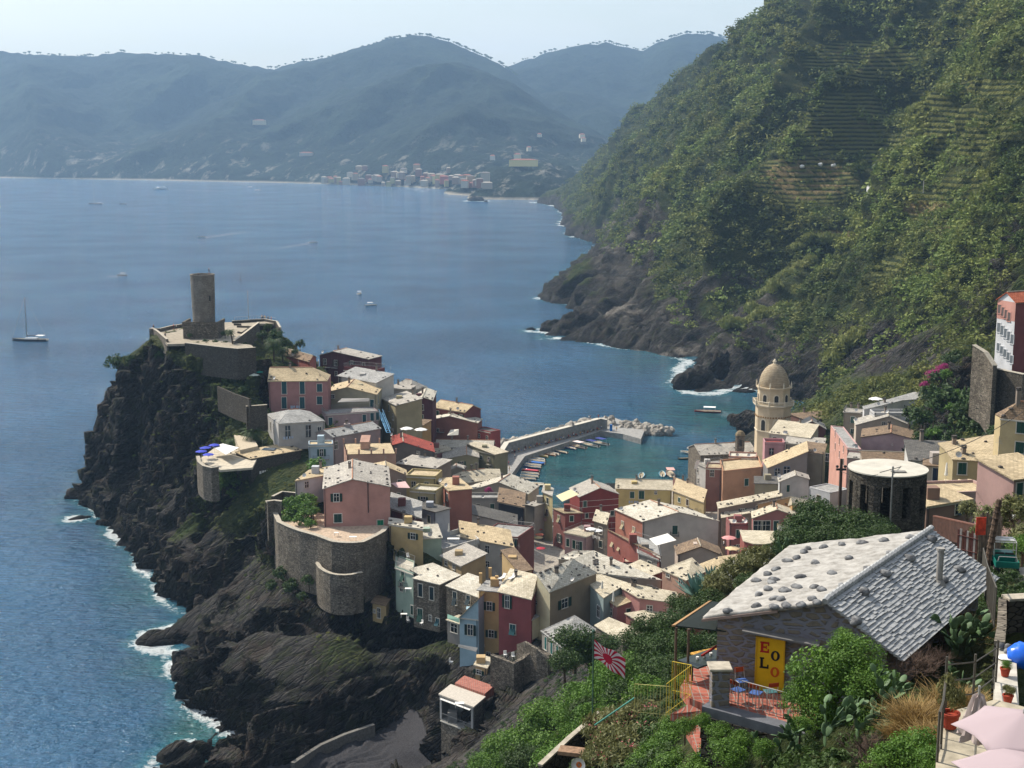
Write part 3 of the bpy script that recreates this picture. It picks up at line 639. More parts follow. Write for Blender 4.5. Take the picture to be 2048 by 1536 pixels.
_wm = {}; M_CONC0 = mat_plain('#9b958a', .9)
def window_mesh(kind, w, h, sh, trim):
    k = (kind, round(w, 1), round(h, 1), sh, trim)
    if k in _wm: return _wm[k]
    w, h = k[1], k[2]; fm = mat_stucco(trim, 0.1) if trim else M_TRIM; hw, hh = w / 2, h / 2; t = 0.12
    m = MB(); m.box(-hw - t, -hw, -0.07, 0.03, -hh, hh); m.box(hw, hw + t, -0.07, 0.03, -hh, hh); m.box(-hw - t, hw + t, -0.075, 0.03, hh, hh + t); m.box(-hw - t - .04, hw + t + .04, -0.14, 0.03, -hh - t, -hh)
    fr = m.mesh("window", fm); sm = mat_shutter(sh); parts = []
    if kind != 'shut':
        g_ = MB().box(-hw, hw, -0.012, 0.02, -hh, hh); parts.append(("pane", g_.mesh("pane", M_GLASS)))
        c_ = MB(); c_.box(-.03, .03, -0.035, -0.013, -hh, hh); c_.box(-hw, hw, -0.033, -0.013, -.025 + h * .1, .025 + h * .1); parts.append(("sash", c_.mesh("sash", M_WHITE)))
    if kind == 'shut':
        for s_ in (-1, 1):
            q = MB(); x0, x1 = (-hw, -0.012) if s_ < 0 else (0.012, hw); q.box(x0, x1, -0.05, 0.02, -hh, hh); parts.append(("shutter", q.mesh("shutter", sm)))
    if kind == 'open':
        for s_ in (-1, 1):
            q = MB(); a = -hw - t - .02 if s_ < 0 else hw + t + .02; b = a + s_ * hw; q.box(min(a, b), max(a, b), -0.12, -0.076, -hh, hh); parts.append(("shutter", q.mesh("shutter", sm)))
    if kind == 'awn':
        for s_ in (-1, 1):
            q = MB(); x0, x1 = (-hw, -0.02) if s_ < 0 else (0.02, hw)
            vs = [(x0, -.05, hh * .1), (x1, -.05, hh * .1), (x1, -.55, -hh), (x0, -.55, -hh)]
            q.add(vs + [(a, b - .04, c) for a, b, c in vs], [(0, 1, 2, 3), (7, 6, 5, 4), (0, 4, 5, 1), (1, 5, 6, 2), (2, 6, 7, 3), (3, 7, 4, 0)]); q.box(x0, x1, -.05, .02, hh * .1, hh); parts.append(("shutter", q.mesh("shutter", sm)))
    _wm[k] = (fr, parts); return _wm[k]
def add_window(root, org, P, dirv, kind, w, h, sh='#1f4a3e', trim=None, name="window"):
    fr, parts = window_mesh(kind, w, h, sh, trim); rz = math.atan2(dirv.y, dirv.x)
    o = put(name, fr, root, P - org, (0, 0, rz))
    for nm, me in parts: put(nm, me, o)
    return o
_stm = []
for i in range(4):
    ico = MB().sphere((0, 0, 0), 1.0, 7); vs = np.array(ico.v); vs = vs * (1 + 0.25 * pnoise(vs * 1.7 + i * 9))[:, None] * np.array([0.30, 0.22, 0.15]); vs[:, 2] = np.maximum(vs[:, 2], -0.05)
    ico.v = [tuple(x) for x in vs]; _stm.append(ico.mesh("roof_stone", M_SLSTONE))
def dish_mesh(r=0.45, m=None):
    a = MB(); pr = [(r * math.sin(t), r * 0.35 * (1 - math.cos(t)) * 1.6) for t in np.linspace(0, 1.35, 6)]; a.lathe(pr, 14); return a.mesh("dish", m or mat_plain('#c9c7c2', 0.5), True)
_dm = dish_mesh(); _dm_arm = MB().tube((0, 0, -.5), (0, 0, 0), .03, n=6).tube((0, -.05, 0), (0, -.42, .1), .015, n=5).mesh("arm", M_METAL)
def add_dish(root, org, P, az=None):
    az = random.uniform(-0.9, 0.3) if az is None else az
    o = put("satellite_dish", _dm_arm, root, P - org + Vector((0, 0, .5)), (0, 0, az)); put("dish", _dm, o, (0, -.05, 0), (R(62), 0, 0)); return o
_chm = {}
def add_chimney(root, org, P, h=1.3, w=0.5, c='#8c7c6c'):
    k = (h, w, c)
    if k not in _chm:
        a = MB(); a.box(-w / 2, w / 2, -w / 2, w / 2, -0.6, h); b = MB(); b.box(-w * .62, w * .62, -w * .62, w * .62, h + .002, h + .1)
        for s1 in (-1, 1):
            for s2 in (-1, 1): b.box(s1 * w * .45 - .05, s1 * w * .45 + .05, s2 * w * .45 - .05, s2 * w * .45 + .05, h + .1, h + .32)
        b.box(-w * .6, w * .6, -w * .6, w * .6, h + .32, h + .4); _chm[k] = (a.mesh("chimney", mat_stucco(c)), b.mesh("chimney_cap", M_SLSTONE))
    o = put("chimney", _chm[k][0], root, P - org); put("chimney_cap", _chm[k][1], o); return o

def rail(pts, h=1.0, gap=0.16, r=0.018, n=4):
    m = MB()
    for a, b in zip(pts[:-1], pts[1:]):
        a = Vector(a); b = Vector(b); d = b - a; k = max(1, int(d.length / gap)); up = Vector((0, 0, h))
        m.tube(a + up, b + up, r * 1.4, n=5); m.tube(a + up * .1, b + up * .1, r, n=4)
        for i in range(k + 1): q = a + d * (i / k); m.tube(q, q + up, r if i % 8 else r * 1.6, n=n, cap=False)
    return m
class House: pass
def finish_house(root, org, quads, walls_poly, over, roofk, wallm, base, th=0.16, flat=False, extra=None):
    pass
def house(kind_name, label, A, B, Y, w, r='cream', rt='gf', ap=None, rise=None, bl=None, Ld=8.0, h=None, t=None, wl=None, over=0.25, st=8, ch=0, dish=0, win=(), group=None, cat="house", hips=(0, 0), drop=0.0, stain=0.35, yE=0.5, shadeR=0, parapet=0.0, railm=None, name=None, tt=None):
    """A, B: photo pixels of the front wall's top corners; Y: distance ahead of A; bl: pixel of the back left eave corner"""
    Aw = G(A[0], A[1], Y); zE = Aw.z; Bw = S(B[0], B[1], zE); e1v = Bw - Aw; e1 = e1v.normalized()
    if bl is not None: D = S(bl[0], bl[1], zE); e2v = D - Aw
    else: e2v = Vector((-e1.y, e1.x, 0)) * Ld
    Dw = Aw + e2v; Cw = Bw + e2v; e2 = e2v.normalized()
    gz = min(ground(p.x, p.y) for p in (Aw, Bw, Cw, Dw, (Aw + Cw) / 2)); hh = h if h is not None else max(3.0, zE - gz + 0.8)
    org = Vector(((Aw.x + Cw.x) / 2, (Aw.y + Cw.y) / 2, zE - hh)); root = empty(name or kind_name, org); tag(root, label, cat, group)
    rel = lambda p: Vector(p) - org
    wm = (M_STONE if w == 'stone' else M_STONE2 if w == 'stone2' else mat_stucco(w, stain)); wlm = wm if wl is None else (M_STONE if wl == 'stone' else mat_stucco(wl, stain))
    if st > 2 and ch == 0 and random.random() < .55: ch = 1
    if st > 2 and dish == 0 and random.random() < .35: dish = 1
    Z = Vector((0, 0, 1)); W = e1v.length; mb = MB(); rq = []; top = []
    a, b, c, d = Aw, Bw, Cw, Dw
    if rt == 'gf':
        if ap is not None:
            n1 = Vector((e1.y, -e1.x, 0)); P = ray_plane(ap[0], ap[1], Aw, n1); tt_ = min(.95, max(.05, (P - Aw).dot(e1) / W)); rs = max(0.2, P.z - zE)
        else: tt_ = .5 if tt is None else tt; rs = rise if rise is not None else W * 0.18
        Rf = Aw + e1v * tt_ + Z * rs; Rb = Rf + e2v
        body = [a, b, c, d]; lo = [p - Z * hh for p in body]
        mb.add([rel(p) for p in (a, b, Rf, lo[0], lo[1])], [(3, 4, 1, 2, 0)]); mb.add([rel(p) for p in (c, d, Rb, lo[2], lo[3])], [(3, 4, 1, 2, 0)])
        mb.add([rel(p) for p in (b, c, lo[2], lo[1])], [(3, 2, 1, 0)]); mb.add([rel(p) for p in (d, a, lo[0], lo[3])], [(3, 2, 1, 0)], 1)
        rq = [(d, a, Rf, Rb), (b, c, Rb, Rf)]; ridge = (Rf, Rb)
    elif rt == 'gs':
        if ap is not None: P = ray_plane(ap[0], ap[1], Aw + e2v * yE, Vector((e1.y, -e1.x, 0))); rs = max(.2, P.z - zE)
        else: rs = rise if rise is not None else e2v.length * 0.2
        Rl = Aw + e2v * yE + Z * rs + e1 * hips[0]; Rr = Bw + e2v * yE + Z * rs - e1 * hips[1]; lo = [p - Z * hh for p in (a, b, c, d)]
        mb.add([rel(p) for p in (a, b, lo[1], lo[0])], [(3, 2, 1, 0)]); mb.add([rel(p) for p in (c, d, lo[3], lo[2])], [(3, 2, 1, 0)])
        if hips[1] > 0: mb.add([rel(p) for p in (b, c, lo[2], lo[1])], [(3, 2, 1, 0)])
        else: mb.add([rel(p) for p in (b, c, Rr, lo[1], lo[2])], [(3, 4, 1, 2, 0)])
        if hips[0] > 0: mb.add([rel(p) for p in (d, a, lo[0], lo[3])], [(3, 2, 1, 0)], 1)
        else: mb.add([rel(p) for p in (d, a, Rl, lo[3], lo[0])], [(3, 4, 1, 2, 0)], 1)
        rq = [(a, b, Rr, Rl), (c, d, Rl, Rr)]
        if hips[1] > 0: rq.append((b, c, Rr, Rr))
        if hips[0] > 0: rq.append((d, a, Rl, Rl))
        ridge = (Rl, Rr)
    else:   # flat / shed: rise of the back edge (rise), or of left edge (t)
        rb = rise or 0.0; rl = t or 0.0
        a2, b2, c2, d2 = a + Z * max(0, rl) + Z * max(0, -rb), b + Z * max(0, -rl) + Z * max(0, -rb), c + Z * max(0, rb) + Z * max(0, -rl), d + Z * max(0, rb) + Z * max(0, rl)
        lo = [p - Z * hh for p in (a, b, c, d)]
        mb.add([rel(p) for p in (a2, b2, lo[1], lo[0])], [(3, 2, 1, 0)]); mb.add([rel(p) for p in (b2, c2, lo[2], lo[1])], [(3, 2, 1, 0)]); mb.add([rel(p) for p in (c2, d2, lo[3], lo[2])], [(3, 2, 1, 0)]); mb.add([rel(p) for p in (d2, a2, lo[0], lo[3])], [(3, 2, 1, 0)], 1)
        rq = [(a2, b2, c2, d2)]; ridge = (d2, c2)
    mb.build("wall", [wm, wlm], root)
    if r in ('cream', 'white') and random.random() < .42: r = 'stone'
    rm = roof_mat(r); rb_ = MB()
    for i_, q in enumerate(rq):
        p0, p1, p2, p3 = q
        if rt == 'flat' and parapet > 0: rb_.slab([rel(p) + Z * 0.012 for p in q], .1); continue
        if rt in ('gf', 'gs') and (p2 - p3).length > 0.01 or rt == 'flat':
            eu = (p1 - p0).normalized(); s_ = ((p2 + p3) / 2 - (p0 + p1) / 2); s_ = s_ - eu * s_.dot(eu); s_.normalize()
            ov = over
            l0 = p0 - s_ * ov - (eu * ov if (hips[0] == 0 or rt != 'gs') else eu * 0); l1 = p1 - s_ * ov + (eu * ov if (hips[1] == 0 or rt != 'gs') else eu * 0)
            if rt == 'gs' and i_ == 1: l0 = p0 - s_ * ov - (eu * ov if hips[1] == 0 else eu * 0); l1 = p1 - s_ * ov + (eu * ov if hips[0] == 0 else eu * 0)
            e0 = ov if (rt == 'gf' or (rt == 'gs' and (hips[0] if i_ == 0 else hips[1]) == 0) or rt == 'flat') else 0; e1_ = ov if (rt == 'gf' or (rt == 'gs' and (hips[1] if i_ == 0 else hips[0]) == 0) or rt == 'flat') else 0
            r3 = p3 - eu * e0 + (s_ * ov if rt == 'flat' else s_ * 0); r2 = p2 + eu * e1_ + (s_ * ov if rt == 'flat' else s_ * 0)
            quad = [l0, l1, r2, r3]
        else:
            quad = [p0, p1, p2]
        rb_.slab([rel(p) + Z * 0.17 for p in quad], .16)
    roof = rb_.build("roof", rm, root); uvproj(roof.data)
    if rt in ('gf', 'gs'):
        cp = MB().tube(rel(ridge[0]) + Z * .2, rel(ridge[1]) + Z * .2, .13, n=6).build("ridge_cap", mat_plain('#a77c62' if random.random() < .5 else '#a39a88', .85), roof)
    # stones holding the slates down
    for i_ in range(st):
        q = rq[i_ % min(len(rq), 2)]; al = random.choice((0.04, 0.96, random.random(), random.random(), random.random())); be = random.choice((0.06, 0.06, random.random() * .8 + .05, 0.5))
        P = (q[0] * (1 - al) + q[1] * al) * (1 - be) + (q[3] * (1 - al) + q[2] * al) * be
        put("roof_stone", _stm[random.randrange(4)], roof, rel(P) + Z * .24, (0, 0, random.random() * 6), (random.uniform(.8, 1.3),) * 3)
    for i_ in range(ch):
        f = (i_ + 1) / (ch + 1) + random.uniform(-.1, .1); P = ridge[0].lerp(ridge[1], f) - (e1 if rt != 'gf' else e1 * .9) * .6; add_chimney(roof, org, P + Z * .1, random.choice((.9, 1.2, 1.5)), .5)
    for i_ in range(dish):
        P = rq[0][0].lerp(rq[0][1], random.uniform(.1, .9)); add_dish(roof, org, P + Z * .35)
    n1 = Vector((e1.y, -e1.x, 0)); nl = Vector((-e2.y, e2.x, 0)); nr = -nl
    if not win and W > 3.2 and hh > 4 and w not in ('stone', 'stone2', '#2e3340'):
        k_ = max(1, int(W / 3.4)); win = []
        for rw in range(2 if hh > 8 else 1):
            for q_ in range(k_):
                if random.random() < .22: continue
                P = Aw + e1v * ((q_ + .5) / k_ + random.uniform(-.05, .05)) - Z * (1.7 + rw * 3.1 + random.uniform(-.15, .15)); u0, v0 = proj(np.array([tuple(P)])); win.append((float(u0[0]), float(v0[0]), random.choice((.8, .9, 1.0)), random.choice((1.2, 1.5, 1.6)), random.choice(('shut', 'shut', 'glass', 'awn', 'open')), random.choice(('#1f4a3e', '#2a3c34', '#3e5a4c', '#4a3a2c'))))
    if random.random() < .6 and cat == "house":
        P = ridge[0].lerp(ridge[1], random.random()); an = MB().tube((0, 0, 0), (0, 0, 2.2), .025, n=4); [an.tube((-.45 + .1 * q_, 0, 1.5 + q_ * .16), (.45 - .1 * q_, 0, 1.5 + q_ * .16), .015, n=4) for q_ in range(4)]; an.build("antenna", M_METAL, roof, loc=P - org).rotation_euler = (0, 0, random.random() * 3)
    if cat == "house" and hh > 4:
        nf_ = Vector((e1.y, -e1.x, 0)); zt_ = -.25
        if rt != 'gf' and random.random() < .6: MB().slab([rel(p) + Z * -.02 for p in (a + nf_ * .14 - e1 * .08, b + nf_ * .14 + e1 * .08, b + nf_ * .002, a + nf_ * .002)], .2).build("cornice", M_TRIM, root)
        q = (a if random.random() < .5 else b) + nf_ * .1; q = q + e1 * (.25 if (q - a).length < 1 else -.25); MB().tube(rel(q) - Z * .1, rel(q) - Z * min(hh - .2, 9), .06, n=6).build("downpipe", mat_plain(random.choice(('#4a3d34', '#6b6258', '#3c3a38'))), root)
        for q_ in range(random.choice((0, 1, 1, 2)) if W > 4 else 0):
            P = a + e1 * random.uniform(.8, W - 1.8) - Z * random.choice((3.1, 6.2)) + nf_ * .01
            if random.random() < .5:
                o_ = rel(P); M_ = Matrix.Translation(o_) @ Matrix.Rotation(math.atan2(e1.y, e1.x), 4, 'Z'); m_ = MB().box(-.9, .9, -.85, 0, -.12, 0, M=M_); m_.build("balcony", M_CONC0, root); rail([M_ @ Vector(v_) for v_ in ((-.85, -.02, 0), (-.85, -.8, 0), (.85, -.8, 0), (.85, -.02, 0))], .95, .22, .015).build("balcony_rail", M_DARKM, root)
            else:
                M_ = Matrix.Translation(rel(P)) @ Matrix.Rotation(math.atan2(e1.y, e1.x), 4, 'Z'); m_ = MB(); [m_.box(x_, x_ + random.uniform(.3, .6), -.42, -.4, -random.uniform(.5, .9), 0, M=M_) for x_ in (-1.1, -.4, .3, .9)]; m_.build("laundry", mat_plain(random.choice(('#d8d4cc', '#9aa8bc', '#c9a8a0')), .9), root)
        if rt == 'flat' and parapet == 0 and st == 0 or random.random() < .3:
            P = a.lerp(c, random.uniform(.3, .6)); MB().box(-.8, .7, -.7, .8, -.5, random.uniform(.9, 1.6)).build("roof_hut", wm, root, loc=rel(P) + Z * .3, bevel=.03)
    for wi in win:
        if isinstance(wi[0], str): face = wi[0]; wi = wi[1:]
        else: face = 'F'
        pu, pv, ww, wh, kd = wi[:5]; sh = wi[5] if len(wi) > 5 else '#1f4a3e'; tr = wi[6] if len(wi) > 6 else None
        if face == 'F': P = ray_plane(pu, pv, Aw, n1); dv = e1; off = n1
        elif face == 'L': P = ray_plane(pu, pv, Aw, nl); dv = -e2; off = nl
        else: P = ray_plane(pu, pv, Bw, nr); dv = e2; off = nr
        if kd == 'door':
            add_window(root, org, P + off * 0.015, dv, 'shut', ww, wh, sh, tr, "door")
        else: add_window(root, org, P + off * 0.015, dv, kd, ww, wh, sh, tr)
    if parapet > 0:
        m = MB(); tk = .22
        for p, q in ((a, b), (b, c), (c, d), (d, a)):
            dd = (q - p).normalized(); nn = Vector((-dd.y, dd.x, 0)) * tk
            pp = [rel(p), rel(q), rel(q + nn), rel(p + nn)]; m.slab([x + Z * parapet for x in pp], parapet - .02)
        m.build("parapet", wm, root)
    if railm is not None:
        rail([rel(p) + Z * (0.1 + parapet) for p in (a, b, c, d, a)], .95, .3, .02).build("railing", M_METAL if railm == 1 else mat_plain(railm), root)
    hs = House(); hs.root = root; hs.org = org; hs.A = Aw; hs.B = Bw; hs.C = Cw; hs.D = Dw; hs.e1 = e1; hs.e2 = e2; hs.z = zE; hs.n1 = n1; hs.roof = roof; return hs

def phouse(kind_name, label, verts, faces, w, r='cream', base=None, wl=None, st=8, ch=0, dish=0, win=(), cat="house", group=None, stain=.35, ow=None):
    """irregular building: roof corners (u, v, z) and roof faces; walls drop from the outline"""
    Wv = [S(u, v, z) for u, v, z in verts]; cx = sum(p.x for p in Wv) / len(Wv); cy = sum(p.y for p in Wv) / len(Wv)
    bz = base if base is not None else min(ground(p.x, p.y) for p in Wv) - .6; bz = min(bz, min(p.z for p in Wv) - 2.2)
    org = Vector((cx, cy, bz)); root = empty(kind_name, org); tag(root, label, cat, group); Z = Vector((0, 0, 1))
    ed = {}
    for f in faces:
        for i in range(len(f)): e = (f[i], f[(i + 1) % len(f)]); ed[e] = 1
    bd = [e for e in ed if (e[1], e[0]) not in ed]
    wm = M_STONE if w == 'stone' else M_STONE2 if w == 'stone2' else mat_stucco(w, stain); mats = [wm]; mb = MB(); ow = ow or {}
    for e in bd:
        p, q = Wv[e[0]], Wv[e[1]]; mi = 0
        if e in ow or (e[1], e[0]) in ow:
            hx = ow.get(e) or ow.get((e[1], e[0])); mats.append(M_STONE if hx == 'stone' else mat_stucco(hx, stain)); mi = len(mats) - 1
        mb.add([p - org, q - org, Vector((q.x, q.y, bz)) - org, Vector((p.x, p.y, bz)) - org], [(3, 2, 1, 0)], mi)
    mb.build("wall", mats, root)
    c0 = Vector((cx, cy, 0)); rbm = MB()
    def sp(p): d = Vector((p.x - cx, p.y - cy, 0)); L_ = d.length; return p + d * (0.28 / max(L_, .5))
    for f in faces: rbm.slab([sp(Wv[i]) - org + Z * .15 for i in f], .14)
    roof = rbm.build("roof", roof_mat(r), root); uvproj(roof.data)
    for i_ in range(st):
        f = faces[i_ % len(faces)]; i0 = random.randrange(len(f)); p = Wv[f[i0]]; q = Wv[f[(i0 + 1) % len(f)]]; cc = sum((Wv[i] for i in f), Vector()) / len(f); P = p.lerp(q, random.random()).lerp(cc, random.choice((.08, .08, .4, .7)))
        put("roof_stone", _stm[random.randrange(4)], roof, P - org + Z * .22, (0, 0, random.random() * 6), (random.uniform(.8, 1.3),) * 3)
    for i_ in range(ch):
        f = faces[i_ % len(faces)]; cc = sum((Wv[i] for i in f), Vector()) / len(f); P = Wv[f[-1]].lerp(cc, random.uniform(.3, .8)); add_chimney(roof, org, P, random.choice((.9, 1.2)), .5)
    for i_ in range(dish): e = bd[i_ % len(bd)]; add_dish(roof, org, Wv[e[0]].lerp(Wv[e[1]], random.random()) + Z * .3)
    win = list(win)
    if not win and w not in ('stone', 'stone2'):
        for e in bd:
            p, q = Wv[e[0]], Wv[e[1]]; d = Vector((q.x - p.x, q.y - p.y, 0)); L_ = d.length
            if L_ < 3 or abs(Vector((-d.y, d.x, 0)).normalized().y) < .3 or (p.y + q.y) / 2 > cy + .3: continue
            for i_ in range(int(L_ / 3.2)):
                P = p.lerp(q, (i_ + .5) / int(L_ / 3.2)) - Z * 1.7; u0, v0 = proj(np.array([tuple(P)])); win.append((e, float(u0[0]), float(v0[0]), .9, 1.3, random.choice(('shut', 'glass', 'open'))))
    for e, pu, pv, ww, wh, kd, *rest in win:
        p, q = Wv[e[0]], Wv[e[1]]; d = Vector((q.x - p.x, q.y - p.y, 0)).normalized(); n1 = Vector((d.y, -d.x, 0)); P = ray_plane(pu, pv, p, n1)
        if n1.dot(Vector((0, 0, CAMZ)) - P) < 0: n1 = -n1; d = -d
        add_window(root, org, P + n1 * .015, d, 'shut' if kd == 'door' else kd, ww, wh, *(rest or ['#1f4a3e']), name="door" if kd == 'door' else "window")
    hs = House(); hs.root = root; hs.org = org; hs.W = Wv; hs.z = max(p.z for p in Wv); hs.roof = roof; return hs
def W2(k, x, y, w, h, kd, *r): u, v = K(k, x, y); return (u, v, w, h, kd) + r
def WL(k, x, y, w, h, kd, *r): u, v = K(k, x, y); return ('L', u, v, w, h, kd) + r
def WR(k, x, y, w, h, kd, *r): u, v = K(k, x, y); return ('R', u, v, w, h, kd) + r
BR = '#3a2a22'; GR = '#1f4a3e'; TE = '#24525a'
# --- castle hill
house("row_house", "rust red house with brown roof highest up, just right of the palms below the castle", K(2,330,250), K(2,610,328), 374, '#a5523f', 'brown', 'gs', bl=K(2,400,205), rise=1.0, h=6, wl='#a5523f', st=10, win=[WR(2,700,345,.9,1.4,'glass')])
house("row_house", "large maroon gable-ended house with white roof at the far sea edge below the castle", K(2,715,262), K(2,1212,302), 387, '#64343a', 'white', 'gf', ap=K(2,852,222), Ld=7, h=11, st=14, ch=1)
house("row_house", "low maroon terrace block seaward of the slate roofed white house", K(2,960,410), K(2,1300,440), 376, '#7e3a3a', 'dark', 'flat', Ld=4, h=9, parapet=.9, st=0, railm=1)
mainh = house("row_house", "dusky pink house with four tall teal shuttered doors and a tan roof", K(2,190,525), K(2,795,521), 338, '#a56e68', 'tan', 'gs', ap=K(2,400,388), Ld=8.5, hips=(0, 4.2), st=16, stain=.15,
  win=[W2(2,350,590,1.2,3.2,'door',TE,'#c9b9a8'), W2(2,535,590,1.2,3.2,'door',TE,'#c9b9a8'), W2(2,350,745,1.2,2.9,'door',TE,'#c9b9a8'), W2(2,535,745,1.2,2.9,'door',TE,'#c9b9a8'), W2(2,712,592,1.3,2.0,'shut',TE,'#c9b9a8'), W2(2,712,720,1.3,2.0,'shut',TE,'#c9b9a8')])
house("row_house", "white house under a long grey slate roof behind the olive cream gable", K(2,900,470), K(2,1290,545), 364, '#bdb9af', 'grey', 'flat', Ld=6, rise=1.6, st=4, h=10, win=[W2(2,925,508,1.2,1.8,'glass')])
house("row_house", "olive cream gable house with orange tan roof, just right of the dusky pink house", K(2,790,640), K(2,1292,664), 347, '#a39a78', 'tan', 'gf', ap=K(2,995,588), bl=K(2,870,560), st=14, ch=1, dish=1, win=[W2(2,840,680,1.4,.8,'glass'), W2(2,1250,750,1.0,1.9,'door',TE), WR(2,1312,710,.9,2.2,'shut',TE)])
tr1 = house("row_house", "mauve house with a wide roof terrace under a grey awning, right of the slate villa", K(2,775,868), K(2,1312,832), 334, '#a58a88', 'grey', 'flat', Ld=6, h=9, st=0, parapet=.15, railm=1, win=[W2(2,825,945,1.0,2.4,'door',TE), W2(2,1250,890,.9,2.0,'shut',TE), W2(2,1305,880,.8,2.0,'shut',TE), W2(2,1170,905,.9,1.9,'door',TE)])
house("row_house", "bare grey concrete block house standing on the ridge line above the alley", K(2,1345,600), K(2,1640,610), 372, '#a09a8e', 'cream', 'flat', Ld=6, h=12, st=4, ch=1, win=[W2(2,1590,690,1.4,.9,'glass')])
house("row_house", "small house with a white pyramid roof peeking over the grey concrete block", K(2,1435,590), K(2,1660,620), 396, '#8e8a80', 'white', 'gs', hips=(3, 3), rise=2.2, Ld=7, h=12, st=8)
house("row_house", "maroon gable with sunlit white roof edged by dark stones, on the ridge by the sea", K(2,1655,735), K(2,1868,722), 380, '#5f3138', 'white', 'gf', ap=K(2,1768,690), bl=K(2,1700,640), h=13, st=22)
house("row_house", "narrow yellow-olive house with a cream shed roof over the shaded alley", K(2,1345,700), K(2,1500,775), 354, '#a3966a', 'cream', 'flat', Ld=7, rise=1.2, h=16, st=6, ch=1, win=[W2(2,1350,860,.8,1.6,'shut'), W2(2,1380,860,.8,1.6,'shut'), W2(2,1440,990,.9,1.9,'shut'), W2(2,1465,890,.8,1.6,'glass'), W2(2,1425,800,.8,1.6,'shut')])
house("row_house", "grey house with ragged balconies across the alley from the yellow-olive one", K(2,1510,765), K(2,1742,748), 364, '#8f897c', 'cream', 'flat', Ld=6, rise=1.4, h=14, st=8, dish=2, win=[W2(2,1600,780,.9,1.6,'shut',TE), W2(2,1680,910,.9,1.6,'shut',BR), W2(2,1620,920,.9,1.6,'shut'), W2(2,1545,850,.9,1.8,'shut')])
house("row_house", "ochre fronted house with a yellow awning at the bottom of the shaded alley", K(2,1560,965), K(2,1760,985), 356, '#b08a48', 'brown', 'flat', Ld=5, rise=.6, h=9, st=2)
villa = house("villa", "pale grey villa with a hipped slate roof and tall dark windows above the palm garden", K(2,290,962), K(2,765,932), 318, '#a39f98', 'grey', 'gs', bl=K(2,158,868), ap=K(2,470,818), hips=(4.2, 4.6), st=2, stain=.1, wl='#b9b6b0', h=6.5, yE=.5,  # left wall paler than the front: sunlight put into its colour
  win=[W2(2,387,1045,1.25,3.1,'glass',GR,'#9b978f'), W2(2,597,1035,1.25,2.9,'glass',GR,'#9b978f'), W2(2,712,1040,.9,2.4,'glass'), WL(2,180,955,.6,2.2,'glass'), WL(2,211,985,.6,2.2,'glass'), WL(2,245,1010,.6,2.2,'glass')])
stoneh = house("stone_house", "long low stone house with a cream roof and a skylight, below the slate villa", K(2,10,1322), K(2,520,1232), 307, 'stone', 'tan', 'flat', Ld=6.5, rise=.5, h=6, st=14)
m_ = MB().slab([(-1.8, -1.1, .5), (1.2, -1.4, .5), (1.6, .9, .6), (-1.4, 1.1, .6)], .12).build("skylight", mat_plain('#4a5560', .2, var=0), stoneh.root); m_.location = (0, 1.2, 6.05)
house("row_house", "plain pale blue block with a cream parapet beside the round green bush", K(2,600,1188), K(2,850,1180), 301, '#9db2bc', 'tan', 'flat', Ld=4.2, h=11, parapet=.35, st=0, stain=.1)
house("row_house", "pinkish grey house under a bright grey slate roof, left of the blue stairs", K(2,852,1098), K(2,1335,1010), 316, '#9b8b86', 'grey', 'gs', ap=K(2,1000,985), Ld=7, st=20, ch=1, h=10, win=[W2(2,880,1180,.9,1.8,'glass')])
peach = house("row_house", "peach block with an open tiled roof terrace ringed by short posts", K(2,990,1276), K(2,1495,1266), 298, '#b98a70', 'tan', 'flat', bl=K(2,960,1165), h=9, st=0, stain=.08, parapet=0.02)
for i in range(5):
    for s_ in (0, 1):
        q = (peach.A if s_ == 0 else peach.D).lerp(peach.B if s_ == 0 else peach.C, i / 4); MB().box(-.17, .17, -.17, .17, 0, 1.15).build("terrace_post", mat_stucco('#b98a70', .05), peach.root, loc=q - peach.org + Vector((0, 0, .03)))
MB().box(-.9, 1.0, -1.6, 1.8, 0, 1.6).slab([(-1.0, -1.7, 1.75), (1.1, -1.7, 1.75), (1.1, 1.9, 2.6), (-1.0, 1.9, 2.6)], .12).build("stair_house", mat_stucco('#b98a70'), peach.root, loc=(peach.A.lerp(peach.C, .5) - peach.org + Vector((-1, .3, .1))))
house("row_house", "dark stone gable under a rusty red roof, right of the peach terrace", K(2,1462,1180), K(2,1885,1255), 322, '#6e665b', 'red', 'gf', ap=K(2,1570,1150), bl=K(2,1455,1090), h=8, st=4, ch=1, dish=1, win=[W2(2,1725,1255,.8,.5,'glass')])
# --- row towards the breakwater
house("row_house", "long dark red house under a tan roof last along the open sea", K(3,440,380), K(3,768,435), 406, '#7b3b37', 'tan', 'gs', ap=K(3,520,310), Ld=7, st=10, ch=1, dish=1, h=14)
house("row_house", "wide rust brown gable with a white stone edged roof near the breakwater", K(3,365,522), K(3,893,545), 398, '#9e5f4b', 'white', 'gf', ap=K(3,612,474), Ld=6, h=14, st=18, ch=1, stain=.12, win=[W2(3,480,615,1.2,1.0,'glass')])
house("row_house", "small bright red block at the root of the breakwater", K(3,862,606), K(3,1030,642), 397, '#a23f3a', 'dark', 'flat', Ld=4, h=12, st=0, parapet=.3, stain=.1)
house("row_house", "cream slated house with a torn white awning in front of the rust brown gable", K(3,470,790), K(3,1050,800), 386, '#8a7264', 'white', 'gs', ap=K(3,770,720), Ld=6, st=12, ch=2, h=12)
house("row_house", "salmon pink house squeezed left of the olive gables", K(3,468,850), K(3,650,820), 379, '#a8645a', 'cream', 'flat', Ld=8, rise=.8, h=12, st=6, ch=1)
house("row_house", "olive green gable with smooth cream roof, the farther and higher of two olive gables", K(3,790,800), K(3,1072,868), 385, '#8b8764', 'cream', 'flat', Ld=5, t=1.2, h=12, st=0, stain=.1)
